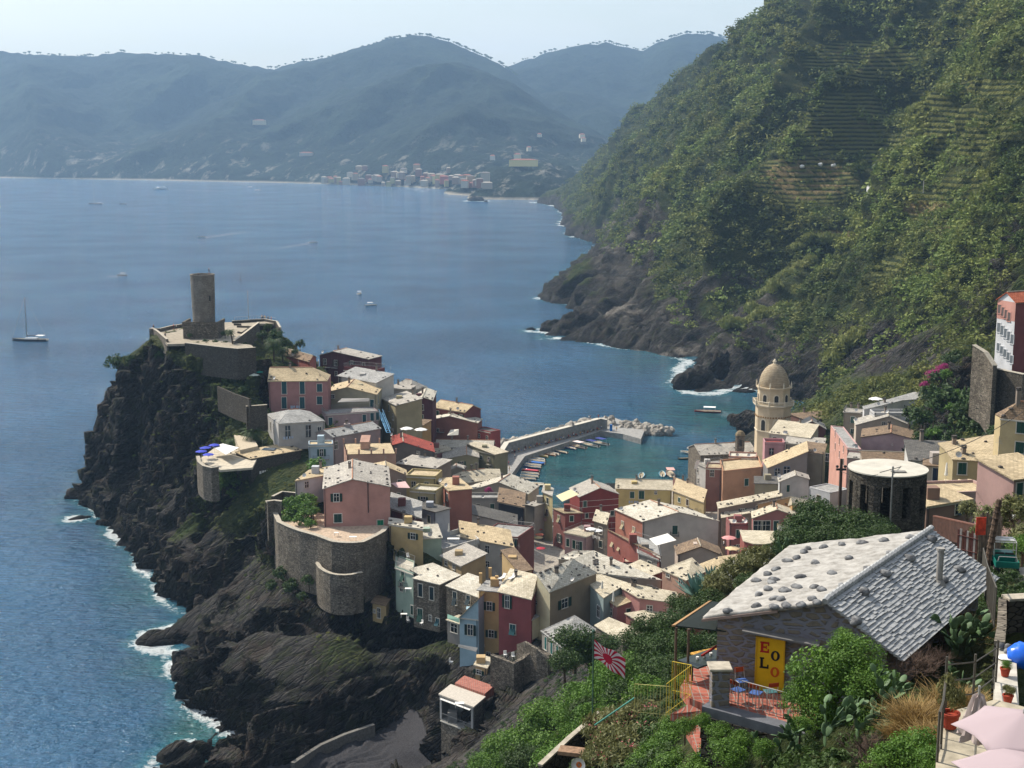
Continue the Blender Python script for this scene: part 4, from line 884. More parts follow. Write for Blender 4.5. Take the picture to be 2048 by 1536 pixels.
house("row_house", "olive green gable with smooth cream roof, the nearer of two olive gables", K(3,542,918), K(3,908,897), 373, '#928d69', 'cream', 'gf', ap=K(3,786,868), bl=K(3,545,830), h=14, st=0, stain=.1)
house("row_house", "small cream hut roofed house under the nearer olive gable", K(3,625,1022), K(3,770,1020), 366, '#a8977c', 'cream', 'gf', ap=K(3,680,995), Ld=4, h=8, st=0)
house("row_house", "wide house under a mottled cream hipped roof beside the quay people", K(3,640,1175), K(3,1140,1110), 353, '#8f8270', 'cream', 'gs', bl=K(3,640,1080), ap=K(3,850,1030), hips=(3, 5), st=22, ch=3, h=12)
house("row_house", "house with pale gable roof reaching down to the boats, bougainvillea at its left front", K(3,690,1275), K(3,1412,1270), 339, '#a89c86', 'white', 'gf', ap=K(3,1110,1150), bl=K(3,820,1190), h=13, st=26, ch=1, dish=2, stain=.2)
house("row_house", "box house with a ribbed tan shed roof over a dark navy screened wall", K(3,1112,1350), K(3,1378,1408), 322, '#2e3340', 'brown', 'flat', bl=K(3,1118,1245), rise=.9, h=9, st=10, stain=.1)
house("row_house", "low stained grey terrace house left of the dark navy screened wall", K(3,680,1330), K(3,1110,1330), 325, '#9a948a', 'grey', 'flat', Ld=5, h=9, st=0, parapet=.6, dish=2)
house("row_house", "house with peeling grey front under a dark two sided roof with two roof windows", K(5,110,660), K(5,888,665), 309, '#b3aea4', 'dark', 'gf', ap=K(5,385,548), bl=K(5,130,560), h=9, st=3, stain=.6, ch=0)
mar = house("row_house", "maroon corner house with cream cornice and roof terrace left of the lane mouth", K(5,520,765), K(5,900,802), 289, '#7e443c', 'grey', 'flat', bl=K(5,690,655), h=15, st=0, parapet=.25, stain=.1, dish=1, win=[W2(5,835,845,1.2,1.2,'open'), W2(5,930,1040,.6,1.2,'glass')])
house("row_house", "tall maroon house end facing the lane, cream corner strips and dark shutters", K(5,896,800), K(5,1066,702), 290, '#84463e', 'grey', 'flat', Ld=5, h=15, st=0, parapet=.2, railm='#c9c7c2', stain=.1, win=[W2(5,965,855,.9,1.9,'shut'), W2(5,1015,815,.8,1.9,'shut'), W2(5,960,1040,.9,1.9,'shut'), W2(5,1010,1010,.8,1.9,'shut')])
house("row_house", "blank light grey house with a terracotta edged roof before the maroon corner house", K(5,330,790), K(5,860,892), 272, '#b4ada0', 'tan', 'flat', bl=K(5,290,700), rise=1.5, h=13, st=12, stain=.12)
wt = house("row_house", "white walled roof terrace with a table and closed parasol left of the blank grey wall", K(5,130,958), K(5,505,850), 262, '#c4c0b6', 'grey', 'flat', bl=K(5,-10,830), h=8, st=0, parapet=.95, stain=.15)
house("row_house", "yellow house under a square cream roof with a red tiled right edge", K(5,120,985), K(5,322,1088), 252, '#b59a66', 'cream', 'flat', bl=K(5,365,900), rise=.7, h=8, st=0, over=.35, win=[W2(5,165,1055,.9,.9,'glass'), W2(5,245,1095,.9,.9,'glass')])
house("cabin", "brown shuttered cabin attached below the square cream roof", K(5,345,1095), K(5,560,1070), 250, '#4e3324', 'tan', 'flat', Ld=2.5, rise=.4, h=4, st=0, cat="cabin", stain=.05, win=[W2(5,385,1120,.9,1.6,'shut','#4a2e20','#8a6a4c'), W2(5,455,1110,.9,1.6,'shut','#4a2e20','#8a6a4c'), W2(5,525,1112,.9,1.6,'shut','#4a2e20','#8a6a4c')])
# --- left edge above the cove
house("row_house", "mint green house with two roof balconies, leftmost above the cove", K(6,152,178), K(6,345,250), 247, '#9bb39d', 'white', 'flat', bl=K(6,170,60), h=8.5, st=0, stain=.1, parapet=.25, railm=1, win=[W2(6,235,265,.9,2.0,'awn'), W2(6,220,380,.8,1.6,'glass')])
sh1 = phouse("stone_house", "grey stone house with a stepped cream roof over the cove, three tall green shutters", [K(6,305,200)+(22.6,), K(6,420,262)+(22.4,), K(6,340,292)+(22.4,), K(6,605,358)+(22.2,), K(6,815,262)+(22.7,), K(6,540,142)+(23.4,)], [(0,1,4,5),(1,2,3,4)], 'stone2', 'white', base=13.2, st=2,
  win=[((2,3),*K(6,415,412),.95,2.4,'door','#1c3238'), ((2,3),*K(6,530,445),.95,2.4,'door','#1c3238'), ((2,3),*K(6,328,615),.5,1.7,'door'), ((2,3),*K(6,412,665),1.1,2.4,'awn'), ((2,3),*K(6,516,695),.5,1.0,'glass')])
sh2 = phouse("stone_house", "lower grey stone house with a slated roof running up to the yellow tower house", [K(6,680,372)+(22.4,), K(6,1012,492)+(22.0,), K(6,1025,290)+(23.8,), K(6,900,245)+(24.0,)], [(0,1,2,3)], 'stone2', 'white', base=13.5, st=0,
  win=[((0,1),*K(6,768,495),.95,2.4,'awn','#1c3238'), ((0,1),*K(6,905,510),.9,1.6,'awn','#1c3238'), ((0,1),*K(6,590,735),.9,1.3,'awn',TE)])
house("row_house", "narrow grey shop bay with a green striped awning left of the light blue house", K(6,690,720), K(6,818,760), 230, '#7f7a72', 'cream', 'flat', Ld=3, h=4, st=0, win=[W2(6,760,800,1.5,1.6,'glass')])
blueh = house("row_house", "narrow light blue house with a tan roof that climbs to the right", K(6,815,690), K(6,1008,712), 227, '#8fb2c0', 'tan', 'flat', Ld=5, t=-3.6, h=9.5, st=0, stain=.1, win=[W2(6,925,818,.95,1.9,'open','#16302c'), W2(6,985,1180,.6,1.2,'door')])
yelh = house("row_house", "tall narrow ochre yellow house between the light blue and crimson houses", K(6,1012,412), K(6,1216,432), 229, '#c09a52', 'grey', 'flat', Ld=5, h=12.5, st=0, stain=.15, over=.35, win=[W2(6,1120,575,.9,1.5,'open','#163a30'), W2(6,1140,858,.9,1.3,'open','#163a30'), W2(6,1110,1065,.7,.6,'glass'), W2(6,1060,975,.2,.3,'glass')])
for px, py in ((1030,260),(1128,205),(1195,290)):
    q = S(*K(6,px,py+80), yelh.z); MB().box(-.28, .28, -.28, .28, 0, 1.9).build("chimney", mat_stucco('#c09a52'), yelh.root, loc=q - yelh.org)
crim = phouse("row_house", "crimson house with green shutters under a broad hipped cream roof", [K(6,1216,432)+(25.2,), K(6,1548,512)+(24.9,), K(6,1640,290)+(26.2,), K(6,1340,200)+(26.8,), K(6,1600,262)+(27.4,)], [(0,1,4,3),(1,2,4)], '#8c3b3a', 'cream', base=14, st=0, ch=1, stain=.12,
  win=[((0,1),*K(6,1303,530),.8,2.2,'open','#163a30'), ((0,1),*K(6,1360,812),1.1,1.7,'awn','#1e5055')])
creamt = house("row_house", "cream corner turret with a flat brown roof between the crimson house and the stained wall", K(6,1548,485), K(6,1640,512), 225, '#cfc294', 'tan', 'flat', bl=K(6,1545,440), h=11, st=0, stain=.2, over=.3, win=[W2(6,1608,540,.5,.7,'glass'), W2(6,1588,805,.4,.5,'glass'), WR(6,1625,860,.01,.01,'glass')])
house("row_house", "low cream loggia with a green edged roof terrace jutting from the crimson house", K(6,1402,690), K(6,1546,722), 222.5, '#cfc294', 'grey', 'flat', Ld=2.6, h=3.6, st=0, over=.25, stain=.1, parapet=0.0, win=[W2(6,1478,790,1.6,1.7,'glass')])
wallh = phouse("row_house", "big house with a stained brown wall and a broad white roof dotted with dark stones", [K(7,512,642)+(26.0,), K(7,985,448)+(26.4,), K(7,742,308)+(29.2,), K(7,382,452)+(28.4,)], [(0,1,2,3)], '#8f7d60', 'white', st=30, ch=2, dish=1, stain=.75, ow={(3,0): '#cfc294'},
  win=[((0,1),*K(7,660,750),1.6,1.6,'open','#163a30')])
phouse("row_house", "widest pale roof with scattered stones, behind the stained brown wall house", [K(7,985,442)+(25.6,), K(7,1200,480)+(25.2,), K(7,1650,520)+(25.0,), K(7,965,222)+(27.8,), K(7,760,222)+(28.2,), K(7,600,300)+(27.6,), K(7,742,312)+(27.6,)], [(0,1,2,3),(0,3,4,5,6)], '#a3937a', 'white', st=34, ch=1)
phouse("row_house", "grey green house with white window trims and a little balcony right of the stained wall", [K(7,865,505)+(25.0,), K(7,1060,700)+(24.0,), K(7,1290,545)+(25.0,), K(7,985,448)+(25.5,)], [(0,1,2,3)], '#8ea3a0', 'cream', st=3, dish=1, stain=.15, win=[((0,1),*K(7,1010,835),1.1,2.1,'glass',GR,'#d8d8d4')])
phouse("row_house", "salmon cabin with a long cream roof and three small chimneys", [K(7,1250,600)+(24.6,), K(7,1430,700)+(24.2,), K(7,1850,760)+(24.0,), K(7,1790,640)+(25.0,), K(7,1280,545)+(25.2,)], [(0,1,2,3,4)], '#b8776c', 'cream', st=12, ch=3, base=20)
phouse("row_house", "low salmon terrace wall house with a closed white parasol", [K(7,1065,690)+(23.2,), K(7,1260,625)+(23.2,), K(7,1430,700)+(23.2,), K(7,1200,790)+(22.4,)], [(0,3,2,1)], '#b06a62', 'tan', st=0, base=19)
phouse("row_house", "flat sandy roofed building with a green gutter and pebble walls, behind the flag", [K(7,980,985)+(23.0,), K(7,1260,1165)+(22.6,), K(7,1490,1060)+(22.6,), K(7,1120,905)+(23.0,)], [(0,1,2,3)], 'stone2', 'cream', st=0, base=16)
phouse("row_house", "wide flat beige terrace with a pale railing at the foot of the pale roofs", [K(7,1290,860)+(22.0,), K(7,1500,985)+(21.6,), K(7,1800,900)+(21.8,), K(7,1850,770)+(22.4,)], [(0,1,2,3)], '#9c5d4e', 'cream', st=0, base=17)
lowr = phouse("row_house", "low lean-to house with a ribbed grey white roof and teal posts on its left", [K(7,430,1040)+(20.6,), K(7,632,1205)+(20.4,), K(7,985,1030)+(20.8,), K(7,760,885)+(22.4,)], [(0,1,2,3)], '#8a8478', 'grey', st=0, base=15.5,
  win=[((0,1),*K(7,470,1160),.8,2.2,'door','#2c6b68'), ((0,1),*K(7,530,1205),.8,2.2,'door','#2c6b68'), ((0,1),*K(7,590,1250),.8,2.2,'door','#2c6b68')])
for i in range(9):
    q = S(*K(7, 430 + i * 24, 1040 + i * 19.5), 20.62); put("roof_stone", _stm[i % 4], lowr.roof, q - lowr.org + Vector((0.25, .3, .12)), None, (1.1,) * 3)
house("hut", "tiny yellow hut with a brown roof and a doorway on the cliff path", K(0,745,1206), K(0,772,1212), 246, '#b89b5c', 'brown', 'flat', bl=K(0,752,1192), h=3.6, st=0, cat="hut", win=[(758,1226,.7,1.9,'glass'), (749,1222,.4,.6,'glass')])
# --- middle of the village, right of the lane
house("row_house", "yellow fronted house left of the brick red one, its corner touching the harbour water", K(5,1155,330), K(5,1255,372), 332, '#c7b676', 'cream', 'flat', bl=K(5,1160,255), h=14, st=0, stain=.15)
red = house("row_house", "brick red gable house with thin cream bands and a pale roof facing the lane mouth", K(5,1532,380), K(5,1932,350), 326, '#8a2e26', 'cream', 'gf', ap=K(5,1742,288), bl=K(5,1432,290), h=16, st=4, ch=1, dish=2, stain=.08)
for i in range(8):
    p = red.A + Vector((0, 0, -1.1 - i * 1.5)) - red.org; q = red.B + Vector((0, 0, -1.1 - i * 1.5)) - red.org; d_ = red.n1 * .03; MB().slab([p + d_, q + d_, q, p], .09).build("band", M_TRIM, red.root)
house("row_house", "brick red lower block with a beige canopied balcony on the lane", K(5,1385,548), K(5,1560,545), 318, '#8a3a30', 'tan', 'flat', bl=K(5,1262,500), h=13, st=0, stain=.1, parapet=.0, wl='#96564a', railm=1, win=[WL(5,1325,800,.9,2.0,'open'), WL(5,1320,600,.9,1.6,'awn', '#a39a78'), W2(5,1450,600,.9,1.4,'shut')])
house("row_house", "purplish pink low house with a round balcony and two white parasols", K(5,1380,745), K(5,1600,790), 302, '#a88482', 'cream', 'flat', Ld=7, h=10, st=0, stain=.12, railm=1, win=[W2(5,1412,845,.8,1.8,'door'), W2(5,1475,865,.8,2.0,'shut'), W2(5,1545,880,.8,2.0,'shut'), W2(5,1512,875,.7,1.9,'glass')])
house("row_house", "small cream roofed house with brown shadowed side between the red gable and the white gable", K(8,40,830), K(8,172,870), 300, '#7d7060', 'cream', 'flat', bl=K(8,60,740), rise=.5, h=9, st=5)
wg = house("row_house", "large off-white gable house with a weathered white roof and an orange left side", K(8,538,836), K(8,1316,832), 278, '#b4aea2', 'white', 'gf', ap=K(8,905,742), bl=K(8,262,712), h=12, st=40, ch=1, dish=1, wl='#b3684a', stain=.15,
  win=[W2(8,870,920,1.1,1.9,'shut'), WL(8,335,870,.9,1.6,'awn','#b9a987'), WL(8,450,930,.9,1.6,'awn','#b9a987')])
lo_ = house("row_house", "rust orange lower facade with cream awning shutters and a plant filled balcony", K(8,470,1060), K(8,720,1200), 262, '#9c5040', 'brown', 'flat', bl=K(8,180,915), h=12, st=0, wl='#a9553f', stain=.12, win=[WL(8,235,1050,.9,1.6,'awn','#b9a987'), WL(8,305,1090,.9,1.6,'awn','#b9a987'), WL(8,390,1090,.8,2.2,'shut','#2d3c38')])
house("row_house", "grey terrace house with a white shade sail and laundry on its rail", K(8,500,1160), K(8,730,1240), 258, '#948c80', 'grey', 'flat', bl=K(8,470,990), h=9, st=0, stain=.5, railm=1)
house("row_house", "beige gable with a brown and cream roof under the off-white gable", K(8,900,1175), K(8,1350,1182), 257, '#bba692', 'brown', 'gf', ap=K(8,1135,1095), bl=K(8,870,1090), h=8, st=4, stain=.2)
phouse("row_house", "bright orange sided house with a cream roof of fine slates by the agaves", [K(8,740,1335)+(27.5,), K(8,985,1440)+(27.3,), K(8,1180,1350)+(27.8,), K(8,1040,1215)+(29.3,)], [(0,1,2,3)], '#c47a48', 'cream', st=14, ow={(0,1): '#b98a6c'}, win=[((0,1),*K(8,800,1380),.8,.8,'glass'), ((0,1),*K(8,930,1450),.8,1.1,'glass')])
phouse("row_house", "tan slated roof left of the white oleander, its left eave lined in white", [K(8,1120,1285)+(28.0,), K(8,1345,1425)+(27.6,), K(8,1560,1340)+(28.2,), K(8,1600,1160)+(30.0,), K(8,1330,1205)+(29.6,)], [(0,1,2,3,4)], '#b5745a', 'tan', st=16)
phouse("row_house", "small cream roof with terracotta hip behind the widest pale roof", [K(8,515,1235)+(25.5,), K(8,760,1340)+(25.2,), K(8,560,1420)+(24.6,), K(8,400,1290)+(25.0,)], [(0,3,2,1)], '#8e4b3e', 'cream', st=3, base=19)
house("row_house", "ochre gable stub with a brown tiled slope behind the lounger terrace", K(6,1250,90), K(6,1432,235), 238, '#bd9a58', 'brown', 'flat', bl=K(6,1370,60), h=6, st=0, t=1.4)
# --- harbour front
house("row_house", "long yellow harbour front house with a broad sandy roof and dark green shutters", K(8,265,498), K(8,838,514), 352, '#c2ab5a', 'cream', 'gs', ap=K(8,400,405), Ld=8, h=11, st=4, ch=1, stain=.12, win=[W2(8,432,562,1.1,1.7,'shut'), W2(8,528,562,1.4,2.2,'shut'), W2(8,673,540,.6,.8,'glass')])
house("row_house", "beige roofed harbour house between the long yellow one and the orange block", K(8,850,520), K(8,1165,640), 348, '#b29b5e', 'tan', 'flat', bl=K(8,880,430), rise=.8, h=12, st=3, ch=1)
house("row_house", "dark roofed lean-to touching the harbour water, seaward of the beige roof", K(8,900,455), K(8,1100,520), 366, '#7a4a40', 'brown', 'flat', bl=K(8,850,400), rise=.4, h=8, st=3)
house("row_house", "orange peach block with one green shuttered window and a sandy roof terrace", K(8,1362,335), K(8,1768,292), 346, '#bd8558', 'tan', 'flat', bl=K(8,1330,220), h=17, st=0, parapet=.5, stain=.1, win=[W2(8,1602,432,1.2,1.9,'shut')])
house("row_house", "dusky peach recessed house with a small balcony, left of the orange block", K(8,1185,292), K(8,1345,300), 352, '#9c6a58', 'tan', 'flat', Ld=6, h=16, st=0, stain=.3, parapet=.3, railm=1, win=[W2(8,1250,340,1.0,1.8,'glass')])
house("row_house", "rosy terrace house with a white awning behind the orange block", K(8,1420,178), K(8,1705,190), 362, '#b5806a', 'white', 'flat', Ld=6, h=18, st=0, parapet=.4, stain=.15, dish=2, win=[W2(8,1635,220,1.0,1.0,'glass')])
house("row_house", "narrow white house with plants at the harbour edge below the church", K(8,1085,240), K(8,1200,290), 362, '#b8b3aa', 'white', 'flat', Ld=7, h=15, st=0, railm=1, win=[W2(8,1105,310,.7,1.4,'glass'), W2(8,1110,420,.7,1.4,'glass')])
# --- church
house("church", "stone church nave with a pale grey roof edged with stones beside the bell tower", K(11,245,1245), K(11,900,1215), 384, 'stone2', 'white', 'gs', ap=K(11,420,1110), Ld=11, h=17, st=24, cat="church")
cq = S(*K(11,708,1110), 19); cb = empty("stone_cupola", (cq.x, cq.y, 17)); tag(cb, "small stone lantern turret with a domed cap on the church roof", "turret")
MB().lathe([(1.3, 0), (1.3, 4.2), (1.5, 4.25), (1.5, 4.5), (0, 4.5)], 8).build("drum", M_STONE2, cb); MB().lathe([(1.45, 4.52), (1.3, 5.0), (.8, 5.6), (0, 5.9)], 8).build("dome", roof_mat('tan'), cb); MB().box(-.35, .35, -1.34, -1.2, 1.6, 3.4).build("opening", M_DARKM, cb)
house("row_house", "pink turret house with a crenellated top in front of the bell tower", K(11,1003,1118), K(11,1242,1122), 350, '#b97f82', 'red', 'flat', Ld=5, h=18, st=0, parapet=.7, stain=.15, win=[W2(11,1080,1200,1.1,1.7,'glass',GR,'#8c4f4c')])
phouse("row_house", "grey house with a long sloping tan roof right of the pink turret", [K(11,1038,1400)+(21.0,), K(11,1508,1200)+(25.5,), K(11,1492,1082)+(25.7,), K(11,985,1308)+(21.3,)], [(0,1,2,3)], '#7d7a76', 'tan', st=3, stain=.3, win=[((0,1),*K(11,1262,1420),1.4,1.8,'glass',GR,'#6d7f92'), ((0,1),*K(11,1150,1440),1.2,1.8,'glass',GR,'#6d7f92')])
house("row_house", "tall stained beige house with a brown roof at the centre of the right quarter", K(11,1468,1205), K(11,1698,1235), 340, '#a89c7e', 'brown', 'flat', bl=K(11,1500,1115), rise=.6, h=16, st=2, dish=1, stain=.6, win=[W2(11,1740,1270,.9,2,'glass')])
house("row_house", "stone roofed house with a long white front just right of the bell tower's foot", K(11,1058,985), K(11,1535,1045), 362, '#c0b9a8', 'cream', 'flat', bl=K(11,1165,900), rise=1.6, h=14, st=8, ch=1, dish=2, stain=.15)
house("row_house", "patchy cream roofed house below the long white front", K(11,1250,1105), K(11,1700,1130), 352, '#94897a', 'cream', 'flat', Ld=7, rise=.4, h=14, st=6)
house("row_house", "dark rust gable with a pale roof, farthest right of the bell tower", K(11,1375,925), K(11,1722,935), 374, '#7b4338', 'cream', 'gf', ap=K(11,1562,845), Ld=7, h=14, st=10, dish=1, stain=.1, win=[W2(11,1530,950,.6,.6,'glass')])
house("row_house", "low brown roof house at the water right of the bell tower", K(11,1490,835), K(11,1850,800), 392, '#7c5344', 'brown', 'flat', Ld=8, rise=.5, h=12, st=4)
house("row_house", "salmon street house whose long windowed side runs back into the valley", K(12,210,758), K(12,318,770), 300, '#c4938c', 'grey', 'flat', bl=K(12,82,585), h=22, st=0, wl='#c98c74', stain=.15, parapet=.2, dish=2,
  win=[WL(12,118,640,.8,1.6,'glass',GR,'#d8b0a0'), WL(12,150,700,.8,1.6,'shut',GR,'#d8b0a0'), WL(12,182,760,.8,1.6,'glass',GR,'#d8b0a0'), WL(12,118,740,.8,1.6,'shut',GR,'#d8b0a0'), WL(12,150,800,.8,1.6,'glass',GR,'#d8b0a0'), WL(12,182,860,.8,1.6,'shut',GR,'#d8b0a0')])
house("row_house", "broad pastel pink house with a brown tiled gable roof above the round tower", K(12,320,672), K(12,768,698), 312, '#cfa3a2', 'brown', 'gf', ap=K(12,545,640), bl=K(12,330,610), h=12, st=6, ch=1, stain=.06, win=[W2(12,660,757,.8,1.9,'shut')])
house("row_house", "cream gable house with a ribbed yellowish roof behind the pastel pink house", K(12,278,578), K(12,688,578), 331, '#bcab94', 'cream', 'gf', ap=K(12,528,512), bl=K(12,265,535), h=12, st=4, dish=1, win=[W2(12,488,565,.8,.7,'glass'), W2(12,510,565,.5,.7,'glass')])
phouse("row_house", "modern white house with a long grey single slope roof by the green slope", [K(12,340,462)+(34.2,), K(12,640,388)+(34.5,), K(12,868,372)+(34.5,), K(12,860,310)+(35.2,), K(12,800,305)+(35.2,), K(12,330,436)+(34.4,)], [(0,1,2,3,4,5)], '#c3c1bf', 'grey', st=2, ch=1, dish=1, stain=.06, win=[((1,2),*K(12,720,440),2.2,1.6,'glass')])
house("row_house", "white modern annex with terrace clutter at the foot of the single slope roof", K(12,420,500), K(12,840,500), 334, '#b5b4b2', 'grey', 'flat', Ld=5, h=10, st=0, parapet=.6, stain=.2, dish=1)
house("row_house", "stone chimney house with a white parasol on its roof, left of the modern white house", K(12,182,480), K(12,335,490), 352, '#8d7f6a', 'cream', 'flat', Ld=6, h=14, st=3, ch=2, dish=1, stain=.4, railm=1)
house("row_house", "small patched roof house between the salmon street house and the round tower", K(12,215,830), K(12,330,838), 288, '#a88a80', 'cream', 'flat', Ld=5, h=16, st=2)
house("row_house", "house with a mottled roof strip directly behind the round stone tower's cap", K(12,330,838), K(12,690,850), 270, '#a59683', 'brown', 'gs', rise=.9, Ld=6, h=14, st=2)
house("row_house", "whitewashed house with a dark roof edge left of the yellow houses", K(12,690,850), K(12,1020,862), 206, '#c2beb4', 'dark', 'flat', Ld=7, rise=1.6, h=8, st=2, ch=1)
house("row_house", "beige house with one navy window above the sun terrace", K(12,800,890), K(12,1025,905), 196, '#a89c90', 'brown', 'flat', Ld=4, h=9, st=0, win=[W2(12,895,955,1.1,1.9,'shut','#22304a','#b9b6b0')])
phouse("row_house", "lower yellow house with two green shuttered windows and a blotched tan roof", [K(12,1022,845)+(58.4,), K(12,1378,868)+(58.2,), K(12,1362,770)+(59.2,), K(12,1342,655)+(59.6,), K(12,920,722)+(59.5,), K(12,980,780)+(59.1,)], [(0,1,2,5),(5,2,3,4)], '#b39e68', 'tan', st=10, ch=2, dish=1, base=50, stain=.2,
  win=[((0,1),*K(12,1092,910),1.05,1.6,'shut'), ((0,1),*K(12,1270,926),1.05,1.6,'shut')])
house("row_house", "tall yellow house with brown stone roof at the right edge", K(12,1388,524), K(12,1760,560), 176, '#c2aa70', 'brown', 'gs', bl=K(12,1345,500), ap=K(12,1500,400), Ld=7, hips=(2.5, 2.5), h=14, st=12, ch=1, stain=.12, win=[W2(12,1545,595,1.1,1.5,'shut'), W2(12,1535,750,1.1,1.5,'shut'), W2(12,1515,942,1.1,1.5,'shut')])
sunter = house("row_house", "pinkish terrace house with cream sun loungers beside the round tower", K(12,850,1118), K(12,1345,1100), 168, '#b58f84', 'tan', 'flat', Ld=6, h=8, st=0, stain=.2, parapet=.35)
house("row_house", "brown brick sided house with a sandy sloped roof and one dark shutter", K(12,820,1205), K(12,1158,1150), 158, '#8b6a55', 'tan', 'flat', Ld=5, rise=.5, h=7, st=0, win=[W2(12,1062,1210,1.0,1.6,'awn','#22363c')])
house("row_house", "pink walled house corner with cream awning at the right edge under the yellow house", K(12,1490,1000), K(12,1800,960), 130, '#b98c80', 'tan', 'flat', Ld=5, rise=1.0, h=6, st=2, win=[W2(12,1530,1080,.8,1.6,'shut')])
bigw = house("row_house", "salmon and white four storey building with orange tiled roof, alone on the right slope", K(0,2032,605), K(0,2160,596), 262, '#9c4a42', 'terra', 'gs', bl=K(0,1996,599), Ld=12, rise=1.6, h=14, st=0, wl='#c9cacb', stain=.05, over=.3, win=[('L', 1999.5 + i * 6.2, 618 + i * 5.2, 1.0, 1.7, 'shut', '#6a5c58', '#c98672') for i in range(4)] + [('L', 1998 + i * 6.6, 655 + i * 5.8, 1.0, 1.8, 'shut', '#6f777c', '#c9cacb') for i in range(5)] + [('L', 1997 + i * 6.6, 694 + i * 6.2, .9, 1.5, 'shut', '#6f777c', '#c9cacb') for i in range(5)])
nl_ = Vector((-bigw.e2.y, bigw.e2.x, 0)) * .03; q4 = [bigw.A + ZV0 * -.02 + nl_, bigw.D + ZV0 * -.02 + nl_, bigw.D - ZV0 * 3.7 + nl_, bigw.A - ZV0 * 3.7 + nl_]; MB().add([p - bigw.org for p in q4], [(0, 1, 2, 3)]).build('salmon_storey', mat_stucco('#c98672', .05), bigw.root)
# --- centre right
ww = house("row_house", "grey white house with a small gable and one green shuttered window", K(13,1122,330), K(13,1422,300), 301, '#b3b2ae', 'cream', 'gf', ap=K(13,1290,262), bl=K(13,1110,285), h=12, st=3, stain=.15, win=[W2(13,1208,393,.85,1.6,'shut')])
house("row_house", "white block with red geraniums on its ledge joined to the grey white gable", K(13,1422,385), K(13,1640,445), 298, '#b9b9b8', 'grey', 'flat', Ld=6, h=14, st=0, parapet=.2, stain=.12)
house("row_house", "grey shed roofed house left of the green shuttered gable", K(13,868,345), K(13,1112,350), 312, '#8f8668', 'dark', 'flat', bl=K(13,870,275), h=12, st=0, stain=.3)
phouse("row_house", "long thin cream roof reaching left from the grey white gable", [K(13,500,605)+(21,), K(13,1140,475)+(22.5,), K(13,1130,415)+(22.8,), K(13,488,540)+(21.3,)], [(0,1,2,3)], '#8c7868', 'cream', st=16)
phouse("row_house", "stone slated house below the long thin cream roof", [K(13,530,700)+(19.5,), K(13,860,640)+(20,), K(13,900,560)+(20.6,), K(13,530,612)+(20.2,)], [(0,1,2,3)], '#94806e', 'cream', st=12, ch=1)
phouse("row_house", "ochre yellow gable with a cream roof and terracotta ridge above the dark trees", [K(13,1190,590)+(26,), K(13,1252,556)+(28,), K(13,1495,605)+(26,), K(13,1500,540)+(26.4,), K(13,1240,475)+(29,), K(13,900,560)+(26,)], [(0,1,4,5),(1,2,3,4)], '#bd9048', 'cream', st=8, win=[((1,2),*K(13,1378,690),1.1,1.6,'shut')])
sal = house("row_house", "dusky salmon gable with a cream roof and chimney behind the red roof terrace", K(13,850,700), K(13,1342,694), 268, '#a9645c', 'cream', 'gf', ap=K(13,1098,612), bl=K(13,840,640), h=10, st=14, ch=1, stain=.1, win=[W2(13,900,780,1.8,2.2,'glass'), W2(13,980,780,1.8,2.2,'glass'), W2(13,1085,785,1.0,2.4,'door')])
terr_h = phouse("row_house", "brick red curved roof terrace with pink chairs in front of the salmon gable", [K(13,760,935)+(30.2,), K(13,860,965)+(30.2,), K(13,965,968)+(30.2,), K(13,1055,950)+(30.2,), K(13,1060,840)+(30.2,), K(13,720,830)+(30.2,)], [(0,1,2,3,4,5)], '#94493c', 'cream', base=24, st=0, stain=.12)
phouse("row_house", "pink low house with a thin sloping roof right of the brick red terrace", [K(13,1058,925)+(29.6,), K(13,1225,1010)+(29.4,), K(13,1240,960)+(30.6,), K(13,1130,880)+(30.6,)], [(0,1,2,3)], '#c08a7a', 'tan', st=2, base=24)
phouse("row_house", "white triangular gable wall beside the dark trees", [K(13,1100,800)+(31.0,), K(13,1250,900)+(30,), K(13,1262,800)+(32.5,), K(13,1110,752)+(33,)], [(0,1,2,3)], '#c2bba9', 'cream', st=0, base=25, win=[((0,1),*K(13,1205,880),.8,1.2,'glass')])
house("row_house", "dark pink block with laundry between the off-white gable and the salmon gable", K(13,612,770), K(13,800,770), 272, '#96544e', 'white', 'flat', Ld=5, h=9, st=0, parapet=.4, dish=2)
house("row_house", "small red walled stub house under the off-white gable's terrace", K(8,345,1262), K(8,515,1262), 262, '#9c4a40', 'cream', 'flat', Ld=3, h=5, st=0, parapet=.3)
# filler in the gaps of the old town
house("row_house", "cream slated house with a terracotta ridge just behind the pink villa's right eave", K(2,1150,1445), K(2,1600,1490), 286, '#8e8270', 'tan', 'gf', ap=K(2,1390,1400), bl=K(2,1150,1395), h=10, st=10)
house("row_house", "low roof with chimney pots in front of the red roofed stone gable", K(2,1500,1370), K(2,1900,1420), 306, '#8a7c6c', 'cream', 'flat', Ld=7, rise=.5, h=9, st=4, ch=2)
house("row_house", "cream terrace house with a plant lined parapet behind the pink shade cloth", K(4,1590,270), K(4,1900,285), 290, '#b5a263', 'tan', 'flat', Ld=6, h=9, st=0, parapet=.4, stain=.2)
house("row_house", "yellowish low terrace in front of the plant lined parapet", K(4,1640,420), K(4,1900,440), 282, '#b8a870', 'white', 'flat', Ld=5, h=8, st=0, parapet=.5)
house("row_house", "terracotta sided house with a satellite dish above the old town's darkest lane", K(4,1900,300), K(4,2040,420), 292, '#a5614c', 'tan', 'flat', Ld=5, h=12, st=0, dish=2)
house("row_house", "grey roofed lean-to with a pink shade cloth right of the pink villa", K(4,1440,600), K(4,1760,700), 270, '#7c3f3a', 'grey', 'flat', bl=K(4,1440,470), rise=.6, h=8, st=0)
